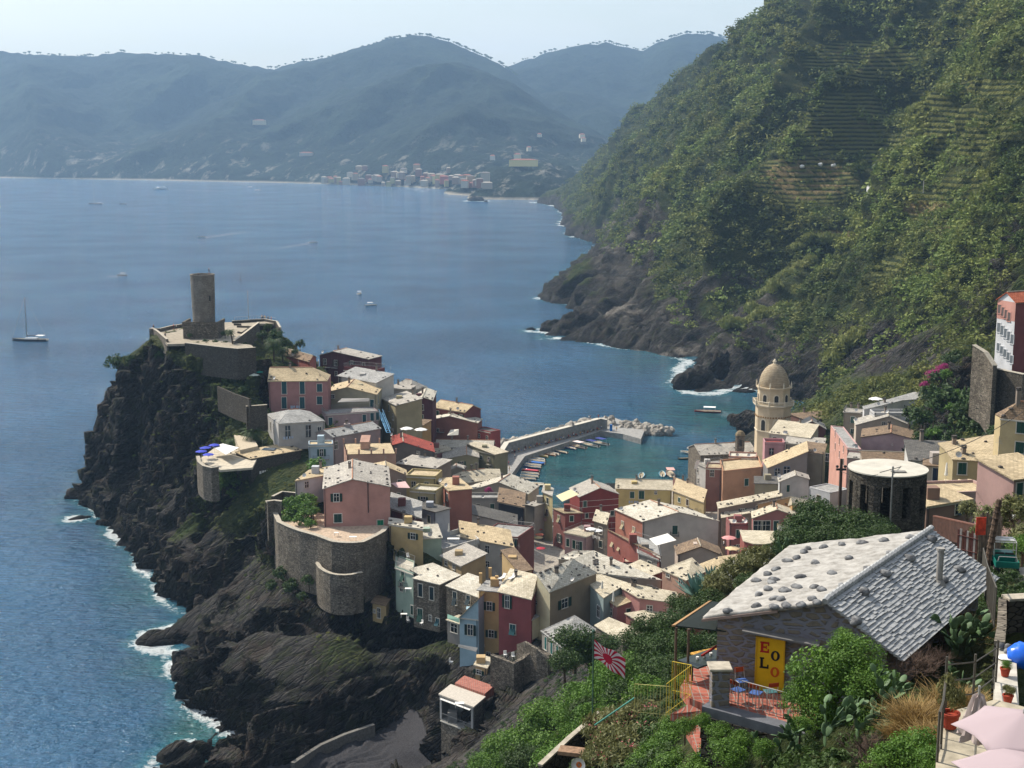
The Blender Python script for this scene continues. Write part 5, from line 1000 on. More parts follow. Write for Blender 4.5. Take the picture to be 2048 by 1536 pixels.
house("row_house", "blue grey wall house beneath the satellite dish, right of the lean-to", K(4,1640,570), K(4,1900,640), 277, '#a3a8b0', 'dark', 'flat', Ld=4, h=10, st=0, dish=1, stain=.1)
house("row_house", "ochre windowless wall house with slate roof attached to the pink villa's right side", K(4,1430,762), K(4,1770,812), 256, '#bfa05c', 'white', 'flat', bl=K(4,1425,700), h=11, st=12, stain=.12)
house("row_house", "cream roof house with a terracotta tiled edge above the mint green house", K(4,1650,920), K(4,1960,900), 255, '#9bb39d', 'white', 'flat', Ld=5, rise=1.2, h=7, st=3, win=[W2(4,1720,985,1.6,1.6,'glass')])
house("row_house", "grey stained wall house at the piazza end under the ribbed shed roof", K(3,1385,1380), K(3,1480,1400), 330, '#a09a8c', 'white', 'flat', Ld=7, h=9, st=3)
# pink villa on the bastion
pink = house("villa", "salmon pink gabled villa with white stone edged roof on the round stone bastion", K(4,752,400), K(4,1432,378), 259, '#bd8272', 'white', 'gf', ap=K(4,1048,302), bl=K(4,770,195), h=9.0, st=34, ch=1, stain=.05,
  win=[W2(4,885,487,1.0,1.6,'open','#163a30','#d8d4c8'), W2(4,900,698,1.5,1.7,'shut','#164038','#d8d4c8'), W2(4,1335,765,1.2,1.9,'door','#14805c')])
MB().tube((0, 0, 0), (0, 0, 6.4), .09, n=6).build("flue", M_DARKM, pink.root, loc=ray_plane(*K(4,1212,640), pink.A, pink.n1) - pink.org + pink.n1 * .15)
house("row_house", "low white house with a balcony stair left of the salmon pink villa", K(4,462,318), K(4,770,262), 271, '#b5b8ba', 'tan', 'flat', bl=K(4,620,210), h=5.5, st=6, stain=.1, win=[W2(4,580,355,.9,1.3,'glass')])
def ngon_stones(): pass
ZV = Vector((0, 0, 1))
def wall_path(name, label, pts, up, down, th, mat, cat="wall", cap=None, parent=None, flatbottom=None):
    """pts = top centre line; wall from +up to -down"""
    pts = [Vector(p) for p in pts]; o0 = sum(pts, Vector()) / len(pts); o0.z = min(p.z for p in pts) - down
    root = parent
    mb = MB(); cb = MB(); n = len(pts); off = []
    for i in range(n):
        a = pts[max(0, i - 1)]; b = pts[min(n - 1, i + 1)]; t = (b - a); t.z = 0; t.normalize(); off.append(Vector((-t.y, t.x, 0)) * th / 2)
    for i in range(n - 1):
        p, q = pts[i], pts[i + 1]; a, b = off[i], off[i + 1]
        for m_, u_, d_, w_ in ((mb, up, down, 1.0), (cb, up + .09, -up + .005, 1.25)):
            zb0 = (p.z - d_) if flatbottom is None or m_ is cb else flatbottom; zb1 = (q.z - d_) if flatbottom is None or m_ is cb else flatbottom
            vs = [p + a * w_ + ZV * u_, q + b * w_ + ZV * u_, q - b * w_ + ZV * u_, p - a * w_ + ZV * u_]
            vs += [Vector((v.x, v.y, z)) for v, z in zip(vs, (zb0, zb1, zb1, zb0))]
            m_.add([v - o0 for v in vs], [(0, 3, 2, 1), (4, 5, 6, 7), (0, 1, 5, 4), (2, 3, 7, 6), (1, 2, 6, 5), (3, 0, 4, 7)])
    if cap is None and root is None:
        o = mb.build(name, mat, None, loc=o0); tag(o, label, cat); return o
    if root is None: root = empty(name, o0); tag(root, label, cat)
    mb.build("masonry", mat, root); 
    if cap is not None: cb.build("coping", cap, root)
    return root
M_COPE = mat_plain('#a39b8b', .9, var=.2); M_PAVE = mat_plain('#b5ab97', .9, var=.18, scale=1.2); M_CONC = mat_plain('#8f8d88', .9, var=.18, scale=1)
M_TILE = None
def mat_tile(hexa='#a8604e', hexb='#8a4a3c', s=.3):
    n = N("terracotta_tiles"); br = n.n("ShaderNodeTexBrick", {'Vector': n.pos(), 'Color1': srgb(hexa), 'Color2': srgb(hexb), 'Mortar': srgb('#8f8479'), 'Mortar Size': .02, 'Brick Width': s, 'Row Height': s, 'Scale': 1.0}, offset=0.0)
    n.set(col=n.mix(n.ramp(n.noise(n.pos(), 1.5, 4), .4, .7, 0, .4), br.outputs[0], srgb('#6e4439')), rough=.8); return n.m
M_TILE = mat_tile()
# castle tower
tw = empty("castle_tower", G(408, 640, 365) - ZV * 6.2); tag(tw, "round grey stone castle tower standing on the rock above the sea", "tower"); b0 = tw.location.copy()
th_ = G(406, 550, 365).z - b0.z
mb = MB(); mb.lathe([(2.95, 5.0), (2.98, 9), (3.02, 9.8), (3.1, 9.82), (3.1, 10.05), (3.05, 10.1), (3.22, th_), (3.3, th_), (3.3, th_ + .25), (2.7, th_ + .25), (2.7, th_ - 1.0), (0, th_ - 1.0)], 40); mb.build("shaft", mat_stone('#9d968b', '#79736a', '#625d55', 2.4), tw, smooth=True)
MB().box(-5.0, 4.6, -3.4, 4.4, -1.5, 5.2).build("plinth", M_STONE2, tw, bevel=.15); MB().box(-5.1, 4.7, -3.5, -3.0, 5.22, 6.1).box(-5.1, -4.6, -2.99, 4.5, 5.22, 6.1).box(4.2, 4.7, -2.99, 4.5, 5.22, 6.1).build("parapet", M_STONE2, tw)
MB().box(2.05, 2.45, -2.35, -2.0, 11.6, 13.0).build("window", M_DARKM, tw)
# castle terraces
def S5(x, y, z, o=(280, 620, 6.0235)): return S(o[0] + x / o[2], o[1] + y / o[2], z)
zt = 49.6
dk = [S5(200,250,zt), S5(330,410,zt), S5(550,405,zt), S5(1000,470,zt), S5(1380,460,zt), S5(1340,420,zt), S5(1140,400,zt), S5(1430,165,zt), S5(1660,160,zt), S5(1600,120,zt), S5(1000,150,zt), S5(500,215,zt)]
o = MB().slab([p - dk[0] for p in dk], .6).build("castle_terrace", mat_plain('#968c7a', .9, var=.2, scale=1.2), None, loc=dk[0]); tag(o, "pale paved castle terrace around the round tower", "terrace")
wall_path("stone_wall", "dark stone retaining wall under the castle terrace facing the village", [S5(550,415,zt), S5(760,440,zt), S5(1000,468,zt), S5(1180,485,zt), S5(1390,470,zt)], .4, 7.5, .6, M_STONE, cap=M_COPE)
wall_path("stone_wall", "stone parapet along the seaward left edge of the castle terrace", [S5(115,262,zt), S5(240,262,zt), S5(390,225,zt), S5(530,205,zt)], .9, 3, .5, M_STONE2, cap=M_COPE)
wall_path("stone_wall", "low stone parapet climbing beside the dry bush at the castle's left corner", [S5(150,250,zt), S5(215,290,zt), S5(330,390,zt)], .8, 3.5, .5, M_STONE2, cap=M_COPE)
wall_path("stone_wall", "stone parapet under the visitors at the castle's right lookout", [S5(1110,160,zt), S5(1300,150,zt), S5(1500,135,zt), S5(1650,165,zt), S5(1690,240,zt)], .7, 4, .5, M_STONE, cap=M_COPE)
wall_path("stone_wall", "pale slanting parapet on the right side of the castle terrace", [S5(1130,410,zt), S5(1250,320,zt), S5(1430,180,zt)], .8, 4.5, .5, M_STONE2, cap=M_PAVE)
for i, L_ in enumerate((([(1170,210),(1340,215),(1230,290),(1180,280)]), ([(1130,185),(1220,185)]))):
    wall_path("planter_wall", "low planter kerb on the castle terrace, " + ("zigzag one" if i == 0 else "short straight one"), [S5(x, y, zt) for x, y in L_], .5, .3, .4, M_STONE, cat="planter")
r_ = rail([S5(1140,130,zt+.7), S5(1400,115,zt+.7), S5(1640,140,zt+.7)], 1.1, .8, .03).build("railing", M_METAL); tag(r_, "thin metal railing at the castle's right lookout", "railing")
p_ = S5(1308,120,zt + .6); m_ = MB().tube((0,0,0), (0,0,8.6), .1, .06).build("mast", M_METAL, None, loc=p_); tag(m_, "tall bare flagpole mast right of the castle tower", "mast")
# bastion under the pink villa
zb = 27.0; tp = [K(4,x,y) for x,y in [(182,535),(250,640),(300,752),(400,800),(520,845),(620,872),(700,895),(780,925),(850,952),(930,962),(1000,966),(1080,964),(1150,958),(1210,930),(1280,895),(1360,850),(1400,800)]]
bp = [S(u, v, zb) for u, v in tp]; bo = empty("stone_bastion", sum(bp, Vector()) / len(bp) - ZV * 10); tag(bo, "high curved rubble stone bastion carrying the salmon pink villa's terrace", "bastion")
wall_path("x", "", bp, .35, 11.5, .8, M_STONE2, parent=bo, cap=M_COPE); 
for c_ in children(bo): c_.location = sum(bp, Vector()) / len(bp) * 1.0 - bo.location; c_.location.z = (zb - 11.5) - bo.location.z
fl = [p for p in bp[2:]] + [S(*K(4,1420,760), zb), S(*K(4,770,640), zb), S(*K(4,420,560), zb), S(*K(4,270,600), zb)]
fo = MB().slab([Vector((p.x, p.y, zb - .35)) - bo.location for p in fl], .5).build("terrace_floor", mat_plain('#b09c86', .9, var=.2, scale=2), bo)
zl = 22.0; lp = [S(*K(4,x,y), zl) for x, y in [(700,1158),(690,1170),(720,1215),(770,1250),(830,1275),(900,1288),(970,1290),(1040,1285),(1100,1270),(1150,1262)]]
wall_path("stone_bastion", "smaller round stone bastion at the foot of the high one", lp, .2, 7.5, .6, M_STONE2, cat="bastion", cap=M_COPE)
wall_path("stone_wall", "square end of the garden wall left of the pink villa's garden", [S(*K(4,175,540),29.5), S(*K(4,250,530),29.5), S(*K(4,330,540),29.5)], .3, 9, .6, M_STONE2, cap=M_COPE)
wall_path("stone_wall", "stone garden wall with pale coping behind the vine pergola", [S(*K(4,230,490),29), S(*K(4,330,440),29), S(*K(4,480,455),29)], .3, 5, .5, M_STONE, cap=M_COPE)
# terrace with blue parasols
wall_path("stone_wall", "tall tapering stone buttress wall below the blue parasols", [S(396,915,29.2), S(398,925,29.2), S(408,934,29.2), S(424,938,29.2), S(436,936,29.2)], .3, 7.5, .7, M_STONE2, cap=M_COPE)
o = MB().slab([p - S(400,915,29) for p in (S(396,920,29), S(440,940,29), S(505,935,29), S(520,905,29), S(430,895,29))], .5).build("restaurant_terrace", M_PAVE, None, loc=S(400,915,29)); tag(o, "stone paved restaurant terrace under the blue parasols", "terrace")
o = MB().slab([p - S(450,890,31) for p in (S(424,892,31.2), S(452,909,31.2), S(478,895,31.4), S(446,887,31.4))], .08); o = o.build("shade_canopy", M_WHITE, None, loc=S(450,890,31)); tag(o, "white canvas shade roof beside the blue parasols", "canopy")
o = MB().slab([p - S(490,880,30.6) for p in (S(467,868,30.6), S(480,900,30.6), S(516,892,30.6), S(502,867,30.6))], 2.0).build('terrace_pavilion', mat_plain('#b3a68f', .9), None, loc=S(490,880,30.6)); tag(o, 'low pavilion with flat sandy roof between the shade canopy and the wide palm', 'pavilion')
wall_path("stone_wall", "rough stone wall left of the dusky pink house's balcony", [S(436,775,41), S(470,790,40.5), S(500,800,40.5)], .3, 6, .5, M_STONE)
wall_path("stone_wall", "stone wall with a balcony slab beside the dusky pink house", [S(492,815,38.6), S(534,812,38.6)], .3, 6, .5, M_STONE, cap=M_PAVE)
# upper right walls
wall_path("stone_wall", "sunlit retaining wall stepping down left of the salmon and white building", [S(1948,693,64), S(1972,708,63), S(1990,735,61)], .3, 13, .8, M_STONE2, cap=M_COPE)
wall_path("stone_wall", "dark shaded retaining wall under the salmon and white building", [S(1985,738,60.5), S(2000,742,60), S(2048,752,60), S(2120,760,60)], .3, 12, .8, M_STONE, cap=M_COPE)
# tower building over the cove
def S6(x, y, z): return S(860 + x / 6.245, 1290 + y / 6.245, z)
lb = house("cliff_house", "tall stone tower house with an open grey loggia hanging over the cove", (882, 1440), (944, 1464), 204, '#8a8781', 'grey', 'flat', bl=(900, 1425), h=10, st=0, stain=.3, cat="house", over=.05, parapet=.0)
for c_ in children(lb.root):
    if c_.name.startswith("wall"): c_.data.materials[0] = M_STONE2; c_.data.materials[1] = M_STONE2
lr = lb.root; w_ = (lb.B - lb.A).length; M_lg = mat_stucco('#a5a39d', .25)
def lbox(x0, x1, y0, y1, z0, z1, name, mat):
    m = MB(); vs = []
    for z in (z0, z1):
        for x, y in ((x0, y0), (x1, y0), (x1, y1), (x0, y1)): vs.append(lb.A + lb.e1 * x + lb.e2 * y + ZV * z - lb.org)
    m.add(vs, [(0, 3, 2, 1), (4, 5, 6, 7), (0, 1, 5, 4), (1, 2, 6, 5), (2, 3, 7, 6), (3, 0, 4, 7)]); return m.build(name, mat, lr)
dpt = (lb.D - lb.A).length
lbox(-.25, .15, .0, .4, .2, 4.1, "pillar", M_lg); lbox(w_ - .2, w_ + .2, 0, .4, .2, 4.1, "pillar", M_lg); lbox(-.25, .1, .41, dpt, .2, 4.1, "side_wall", M_lg); lbox(w_ - .1, w_ + .25, .41, dpt + 3, -2, 4.1, "side_wall", M_STONE2)
lbox(.11, w_ - .11, dpt - .3, dpt, .2, 4.1, "back_wall", M_lg); lbox(-.4, w_ + .5, -.2, dpt + 1.0, 4.12, 4.35, "loggia_roof", mat_plain('#b5ada0', .9)); lbox(.15, w_ - .15, -.6, 1.2, 3.7, 3.78, "awning", M_WHITE); lbox(.6, w_ - .5, dpt - .34, dpt - .301, 1.6, 3.0, "window_band", M_GLASS)
rail([lb.A + lb.e1 * .2 + ZV * .2 - lb.org, lb.B - lb.e1 * .2 + ZV * .2 - lb.org], 1.0, .25, .02).build("railing", M_METAL, lr)
lbox(.5, w_ + .3, dpt + 1.02, dpt + 4.5, 2.5, 4.75, "upper_terrace", M_TILE)
lbox(1.2, 1.75, -.03, .0, -6.6, -5.2, "opening", M_DARKM)
house("row_house", "ochre annex with a flat pale roof above the cove tower's red terrace", (951, 1331), (974, 1337), 212, '#b8975a', 'cream', 'flat', bl=(960, 1312), h=6, st=0, win=[(958, 1344, .9, .7, 'open', '#163a30')])
wall_path("stone_wall", "pale rubble stone retaining wall below the crimson house and two white chairs", [S6(770,130,20.6), S6(900,180,20.3), S6(1040,240,20.1), S(1045,1318,20), S(1070,1300,21.5), S(1100,1312,21)], .2, 5, .8, M_STONE2, cap=None)
wall_path("stone_wall", "rubble wall panel rising behind the white chairs", [S(1036,1290,21.4), S(1050,1285,22.4), S(1075,1300,22.0), S(1098,1318,21)], .2, 6, .5, M_STONE2)
wall_path("sea_wall", "long concrete ramp wall along the edge of the cove beach", [S(748,1452,3.2), S(690,1472,3.0), S(640,1494,2.9), S(585,1530,2.8)], .4, 3, .7, mat_plain('#6a6761', .95, var=.2), cat="sea wall")
# bell tower
BX, BY = G(1545.3, 850, 385).x, 385.0; bt = empty("bell_tower", (BX, BY, 2)); tag(bt, "octagonal cream church bell tower with a ribbed ogival dome", "bell tower")
M_CR = mat_stucco('#cdb68c', .12); M_CR2 = mat_stucco('#d6c8a8', .08); M_DOME = N("dome_tiles"); nn_ = M_DOME; pz = nn_.n("ShaderNodeSeparateXYZ", {0: nn_.pos()}).outputs[2]
wv_ = nn_.math('FRACT', nn_.math('MULTIPLY', nn_.math('ADD', pz, nn_.math('MULTIPLY', nn_.noise(nn_.pos(), .6, 3), .5)), 2.2)); nn_.set(col=nn_.mix(nn_.ramp(wv_, .0, .3), srgb('#6f5f48'), nn_.mix(nn_.ramp(nn_.noise(nn_.pos(), 1.2, 4), .35, .65), srgb('#a89a80'), srgb('#93836a'))), rough=.8, nrm=nn_.bump(wv_, .6, .1)); M_DOME = nn_.m
def zv(v): return G(1545, v, 385).z - 2
oct_ = dict(n=8, a0=R(22.5), a1=R(382.5)); cc = 1 / math.cos(R(22.5))
def octp(prof, name, mat, par=bt): return MB().lathe([(r * cc, z) for r, z in prof], 8, a0=R(22.5), a1=R(382.5)).build(name, mat, par)
octp([(4.75, -1), (4.75, zv(811))], "shaft", M_CR)
octp([(4.76, zv(859)), (4.95, zv(859)), (4.95, zv(857)), (4.76, zv(857))], "string_course", M_CR2)
octp([(4.8, zv(812)), (5.15, zv(810)), (5.45, zv(808)), (5.45, zv(806.5)), (0, zv(806.5))], "gallery_floor", M_CR2)
octp([(4.3, zv(806.5)), (4.3, zv(776)), (4.75, zv(775)), (4.8, zv(772)), (0, zv(771.5))], "drum", M_CR)
dome = MB().lathe([(4.25 * a, zv(772) + h * 6.5) for a, h in [(1, 0), (.995, .12), (.97, .25), (.91, .42), (.80, .6), (.63, .77), (.42, .90), (.2, .98), (.12, 1.0)]], 32).build("dome", M_DOME, bt, smooth=True)
MB().lathe([(.62, zv(731.5)), (.5, zv(730)), (.42, zv(724)), (.6, zv(723)), (.6, zv(722)), (.25, zv(720.5)), (.3, zv(719)), (0, zv(717.5))], 12).build("lantern", M_CR2, bt, smooth=True)
hr = MB()
for i in range(8):
    a0_, a1_ = R(22.5 + 45 * i), R(67.5 + 45 * i); P0 = Vector((math.cos(a0_), math.sin(a0_), 0)) * 5.3 * cc; P1 = Vector((math.cos(a1_), math.sin(a1_), 0)) * 5.3 * cc
    hr.tube(P0 + ZV * zv(799.5), P1 + ZV * zv(799.5), .13, n=6)
    for k in range(1, 12): q = P0.lerp(P1, k / 12); hr.tube(q + ZV * zv(806.4), q + ZV * zv(799.6), .06, n=5)
    hr.box(-.22, .22, -.22, .22, zv(806.4), zv(797.5), M=Matrix.Translation(P0))
hr.build("balustrade", M_CR2, bt)
for i in range(8):
    a = R(45 * i + 0); d = Vector((math.cos(a), math.sin(a), 0)); rz = a + R(90)
    def arch(w, h, zc, rr_, nm, mt, th=.06):
        pts = [(-w / 2, 0), (w / 2, 0)] + [(w / 2 * math.cos(t), h - w / 2 + w / 2 * math.sin(t)) for t in np.linspace(0, math.pi, 9)]
        vs = [(x, -th, z) for x, z in pts] + [(x, 0.02, z) for x, z in pts]; k = len(pts)
        m = MB().add(vs, [tuple(range(k)), tuple(range(2 * k - 1, k - 1, -1))] + [(j, k + j, k + (j + 1) % k, (j + 1) % k) for j in range(k)]); o = m.build(nm, mt, bt, loc=d * rr_ + ZV * zc); o.rotation_euler = (0, 0, rz); return o
    arch(1.75, 2.9, zv(804), 4.3, "window_surround", M_CR2, .05); arch(1.15, 2.4, zv(803), 4.3, "window_opening", M_DARKM, .08)
    arch(1.9, 3.6, zv(857), 4.75, "window_surround", M_CR2, .05); arch(1.3, 3.1, zv(856.5), 4.75, "window_opening", M_DARKM if i % 2 == 1 else M_CR, .08)
    m = MB()
    for k in range(5): m.sphere((-1.6 + .8 * k, -.05, zv(830)), .26, 6)
    o = m.build("arched_frieze", mat_plain('#8f7048', .9), bt, loc=d * 4.75); o.rotation_euler = (0, 0, rz)
    a2 = R(22.5 + 45 * i); pn = MB().lathe([(.28, 0), (.2, .3), (.22, .9), (.08, 1.5), (0, 1.9)], 6).build("pinnacle", M_CR2, bt, loc=Vector((math.cos(a2), math.sin(a2), 0)) * 4.6 * cc + ZV * zv(772.2))
# round ruined stone tower
rc = G(1776, 935, 123); rt_ = empty("round_stone_tower", (rc.x, rc.y, rc.z - 9)); tag(rt_, "round ruin-like stone tower of rubble pillars under a flat pale disc roof", "tower")
MB().lathe([(0, 9), (3.62, 9.0), (3.62, 8.88), (0, 8.86)], 48).build("disc_roof", mat_plain('#b8b3a6', .9, var=.12, scale=.8), rt_)
MB().lathe([(3.5, 0), (3.5, 4.9), (2.9, 4.9), (2.9, 0)], 40).build("base_wall", M_STONE, rt_)
MB().lathe([(3.5, 7.9), (3.5, 8.85), (2.9, 8.85), (2.9, 7.9)], 40).build("lintel_ring", M_STONE, rt_)
for i in range(11):
    a = 2 * math.pi * i / 11 + .12; wv2 = .16; m = MB()
    pts = [(3.5 * math.cos(a - wv2), 3.5 * math.sin(a - wv2)), (3.56 * math.cos(a), 3.56 * math.sin(a)), (3.5 * math.cos(a + wv2), 3.5 * math.sin(a + wv2)), (2.8 * math.cos(a + wv2), 2.8 * math.sin(a + wv2)), (2.8 * math.cos(a - wv2), 2.8 * math.sin(a - wv2))]
    m.prism(pts, 4.9, 7.9).build("pillar", M_STONE, rt_)
MB().box(-.2, 1.1, -2.2, -1.6, 9.02, 9.12).build("roof_hatch", mat_plain('#7a7872'), rt_)
m_ = MB().tube((0, 0, 0), (0, 0, 6.2), .07).sphere((0, 0, 6.25), .1).build("pole", M_METAL, None, loc=G(1779, 1078, 112)); tag(m_, "plain grey metal pole in front of the round stone tower", "pole")
o = empty("utility_pole", G(1678, 1040, 135)); tag(o, "dark wooden utility pole left of the round stone tower", "pole"); MB().tube((0, 0, -2), (0, 0, 6.4), .2, .15, 8).build("shaft", mat_plain('#4c3e34', .9), o); MB().box(-.5, .5, -.1, .1, 5.2, 5.4).sphere((.4, 0, 5.6), .16).sphere((-.4, 0, 5.6), .16).build("crossarm", M_DARKM, o)
o = MB(); 
P0 = G(1680, 942, 135); P1 = G(1756, 949, 118)
cable = bpy.data.objects.new("cable", MB().path([P0.lerp(P1, t) - ZV * (math.sin(t * math.pi) * .35) for t in np.linspace(0, 1, 9)], .025, 4).mesh("cable", M_DARKM)); link(cable); tag(cable, "overhead cable strung from the wooden utility pole past the round tower", "cable")
P0 = G(1760, 945, 118); P1 = G(2060, 815, 170); c2 = bpy.data.objects.new("cable", MB().path([P0.lerp(P1, t) - ZV * (math.sin(t * math.pi) * 1.0) for t in np.linspace(0, 1, 12)], .035, 4).mesh("cable", M_DARKM)); link(c2); tag(c2, "long cable rising from the round tower towards the tall yellow house", "cable")
q_in = [S(1005,988,1.9), S(1017,957,1.9), S(1050,912,1.9), S(1202,862,1.9), S(1246,868,1.9), S(1282,878,1.9)]
q_out = [S(985,960,0), S(985,915,0), S(1008,892,0), S(1190,846,0), S(1222,843,0), S(1290,868,0)]
def Z(p, z): return Vector((p.x, p.y, z))
qo = empty("breakwater", Z(q_in[3], 0)); tag(qo, "concrete harbour breakwater with a high parapet wall and a quay", "breakwater")
m = MB()
for i in range(5):
    a, b, c, d = q_in[i], q_in[i + 1], q_out[i + 1], q_out[i]; m.slab([Z(x, 1.9) - qo.location for x in (a, b, c, d)], 5)
m.build("quay", M_CONC, qo)
wl_ = [S(1000,905,5.6), S(1013,885,5.6), S(1198,837,5.6), S(1214,839,5.4)]
wall_path("x", "", wl_, 0, 4.4, 1.5, M_CONC, parent=qo, cap=mat_plain('#bdb7a8', .9, var=.1))
o0 = sum(wl_, Vector()) / 4; o0.z = min(p.z for p in wl_) - 4.4
for c_ in children(qo):
    if c_.name.split('.')[0] in ("masonry", "coping"): c_.location = o0 - qo.location
# boulders
def boulder(seed):
    s_ = MB().sphere((0, 0, 0), 1, 10); v = np.array(s_.v); pl = np.random.RandomState(seed).normal(size=(9, 3)); pl /= np.linalg.norm(pl, axis=1)[:, None]
    for n_ in pl: dd = v @ n_; ex = np.maximum(0, dd - .72); v = v - ex[:, None] * n_
    v = v * (1 + .12 * pnoise(v * 1.3 + seed))[:, None]; s_.v = [tuple(x) for x in v]; return s_.mesh("boulder", mb_)
nb_ = N("boulder_rock"); nb_.set(col=nb_.mix(nb_.ramp(nb_.noise(nb_.pos(), .8, 6, .7), .35, .65), srgb('#6f6b65'), srgb('#aaa396')), rough=.95, nrm=nb_.bump(nb_.noise(nb_.pos(), 2.0, 5), .6, .2)); mb_ = nb_.m
bl_ = [boulder(i) for i in range(7)]
def place_b(P, s): o = put("boulder", bl_[random.randrange(7)], None, P, tuple(random.random() * 6 for _ in range(3)), (s * random.uniform(.8, 1.4), s * random.uniform(.7, 1.1), s * random.uniform(.55, .9))); tag(o, "grey boulder heaped along the breakwater", "boulder", "boulders heaped around the breakwater")
for i in range(92):
    t = random.random(); a, b = wl_[1], wl_[2]; P = a.lerp(b, t); d = (b - a).normalized(); nrm = Vector((-d.y, d.x, 0)); k = random.uniform(1.6, 7.5); P = P + nrm * k; place_b(Vector((P.x, P.y, max(.1, 5.4 - k * .5) + random.uniform(-.4, .3))), random.uniform(1.4, 2.3))
for i in range(30): place_b(S(random.uniform(986, 1010), random.uniform(882, 925), random.uniform(.8, 2.6)), random.uniform(1, 1.6))
for i in range(95):
    t = random.random() ** .8; c0 = S(1215, 850, 1.2).lerp(S(1338, 866, .8), t); wd_ = 8.5 * (1 - t * .75); P = c0 + Vector((random.uniform(-1, 1) * 2, random.uniform(-1, 1) * wd_, 0)); P.z = max(.2, 3.3 * (1 - t * .5) * (1 - abs(P.y - c0.y) / (wd_ + .1)) + random.uniform(-.3, .4)); place_b(P, random.uniform(1.3, 2.3))
# sea rocks
def rock(label, P, sx, sy, sz, seed, rz=0.0, name="sea_rock"):
    s_ = MB().sphere((0, 0, 0), 1, 36); v = np.array(s_.v); v = v * np.array([sx, sy, sz]); L_ = max(sx, sy)
    dn = fbm(v * (2.2 / L_) + seed, 5); st_ = pnoise(np.stack([(v @ bn) * (7 / L_) + seed, v[:, 0] / L_, v[:, 1] / L_], 1)); n_ = v / np.linalg.norm(v, axis=1)[:, None]; v = v + n_ * (dn * .32 + st_ * .16)[:, None] * min(sx, sz) * 1.0
    s_.v = [tuple(x) for x in v]; o = s_.build(name, M_TERR, None, smooth=True, loc=P); o.rotation_euler = (0, 0, rz); tag(o, label, "rock"); return o
rock("dark pointed rock slab left of the castle cliff in the surf", S(168,992,0), 5.5, 3.2, 3.0, 1, .5)
rock("low flat reef just below the pointed rock by the castle cliff", S(160,1038,-.2), 3.4, 1.2, .8, 2, .6)
rock("small round rock in the surf under the castle cliff", S(205,1048,0), 1.8, 1.5, 1.4, 3)
rock("broad striped rock tongue reaching left into the water below the cliffs", S(330,1284,-.4), 6.2, 3.2, 2.4, 4, .35)
rock("jagged black rock at the bottom edge beside the turquoise foam", S(372,1512,0), 5.0, 2.6, 2.6, 5, .3)
rock("black striped boulder rock at the bottom, right of the foam inlet", S(470,1512,0), 4.2, 3.0, 3.4, 6, .5)
rock("dark cone shaped islet off the far headland", S(952,402,0), 15, 12, 9, 7)
rock("tiny dark islet touching the far headland's tip", S(972,404,0), 4, 4, 3, 8)
rock("dark stack in the water left of the middle spur", S(1108,662,0), 8, 5, 6, 9)
rock("tiny reef farther left of the middle spur's stack", S(1062,660,-.2), 3.0, 2, 1.4, 10)
rock("long dark rock spur lying in the bay before the bell tower", S(1390,772,0), 13, 5.5, 7.5, 11, .75)
rock("slanting grey slab beside the long rock spur in the bay", S(1440,745,2), 10, 5, 9, 12, .8)
rock("dark overhanging rock lip above the cave mouth at the beach", G(768,1352,238), 6.5, 5.5, 4.2, 14, 0, "rock_overhang")
rock("low reef at the foot of the cliff left of the bell tower", S(1488,785,-.3), 5, 2.5, 1.6, 13)
A3, RF, B3 = Vector((7.64, 48.5, 82.85)), Vector((11.48, 47.5, 83.70)), Vector((13.42, 46.5, 82.34)); E2 = Vector((6.35, 8.95, 0))
ho = empty("slate_house", (13.0, 51.5, 80.0)); tag(ho, "stone cottage with a whitewashed left roof slope and grey slate right slope", "cottage"); H0 = ho.location.copy()
def wpurple():
    n = N("pointed_stone_wall"); p = n.mapping(n.pos(), (1.0, 1.0, 2.6)); v = n.n("ShaderNodeTexVoronoi", {'Vector': p, 'Scale': 1.75, 'Randomness': .9}); e = n.n("ShaderNodeTexVoronoi", {'Vector': p, 'Scale': 1.75, 'Randomness': .9}, feature='DISTANCE_TO_EDGE')
    m = n.ramp(n.math('ADD', e.outputs['Distance'], n.math('MULTIPLY', n.noise(n.pos(), 5, 3), .12)), .15, .21); c = n.mix(v.outputs['Color'], srgb('#6c665c'), srgb('#85796a')); c = n.mix(n.ramp(n.noise(n.pos(), 6, 4), .4, .7, 0, .5), c, srgb('#544f49'))
    n.set(col=n.mix(m, srgb('#77767d'), c), rough=.95, spec=.1, nrm=n.bump(n.math('ADD', m, n.noise(n.pos(), 8, 3)), .8, .04)); return n.m
M_PW = wpurple()
W_ = MB(); zb_ = 79.0; A4, R4, B4 = A3 + Vector((4.75, 8.75, 0)), RF + E2, B3 + E2; A4.z, R4.z, B4.z = A3.z, RF.z, B3.z
def lo3(p): return Vector((p.x, p.y, zb_))
W_.add([q - H0 for q in (lo3(A3), lo3(B3), B3, RF, A3)], [(0, 1, 2, 3, 4)]); W_.add([q - H0 for q in (lo3(A4), lo3(B4), B4, R4, A4)], [(4, 3, 2, 1, 0)])
W_.add([q - H0 for q in (lo3(A3), A3, A4, lo3(A4))], [(0, 1, 2, 3)]); W_.add([q - H0 for q in (lo3(B3), lo3(B4), B4, B3)], [(0, 1, 2, 3)]); W_.build("wall", M_PW, ho)
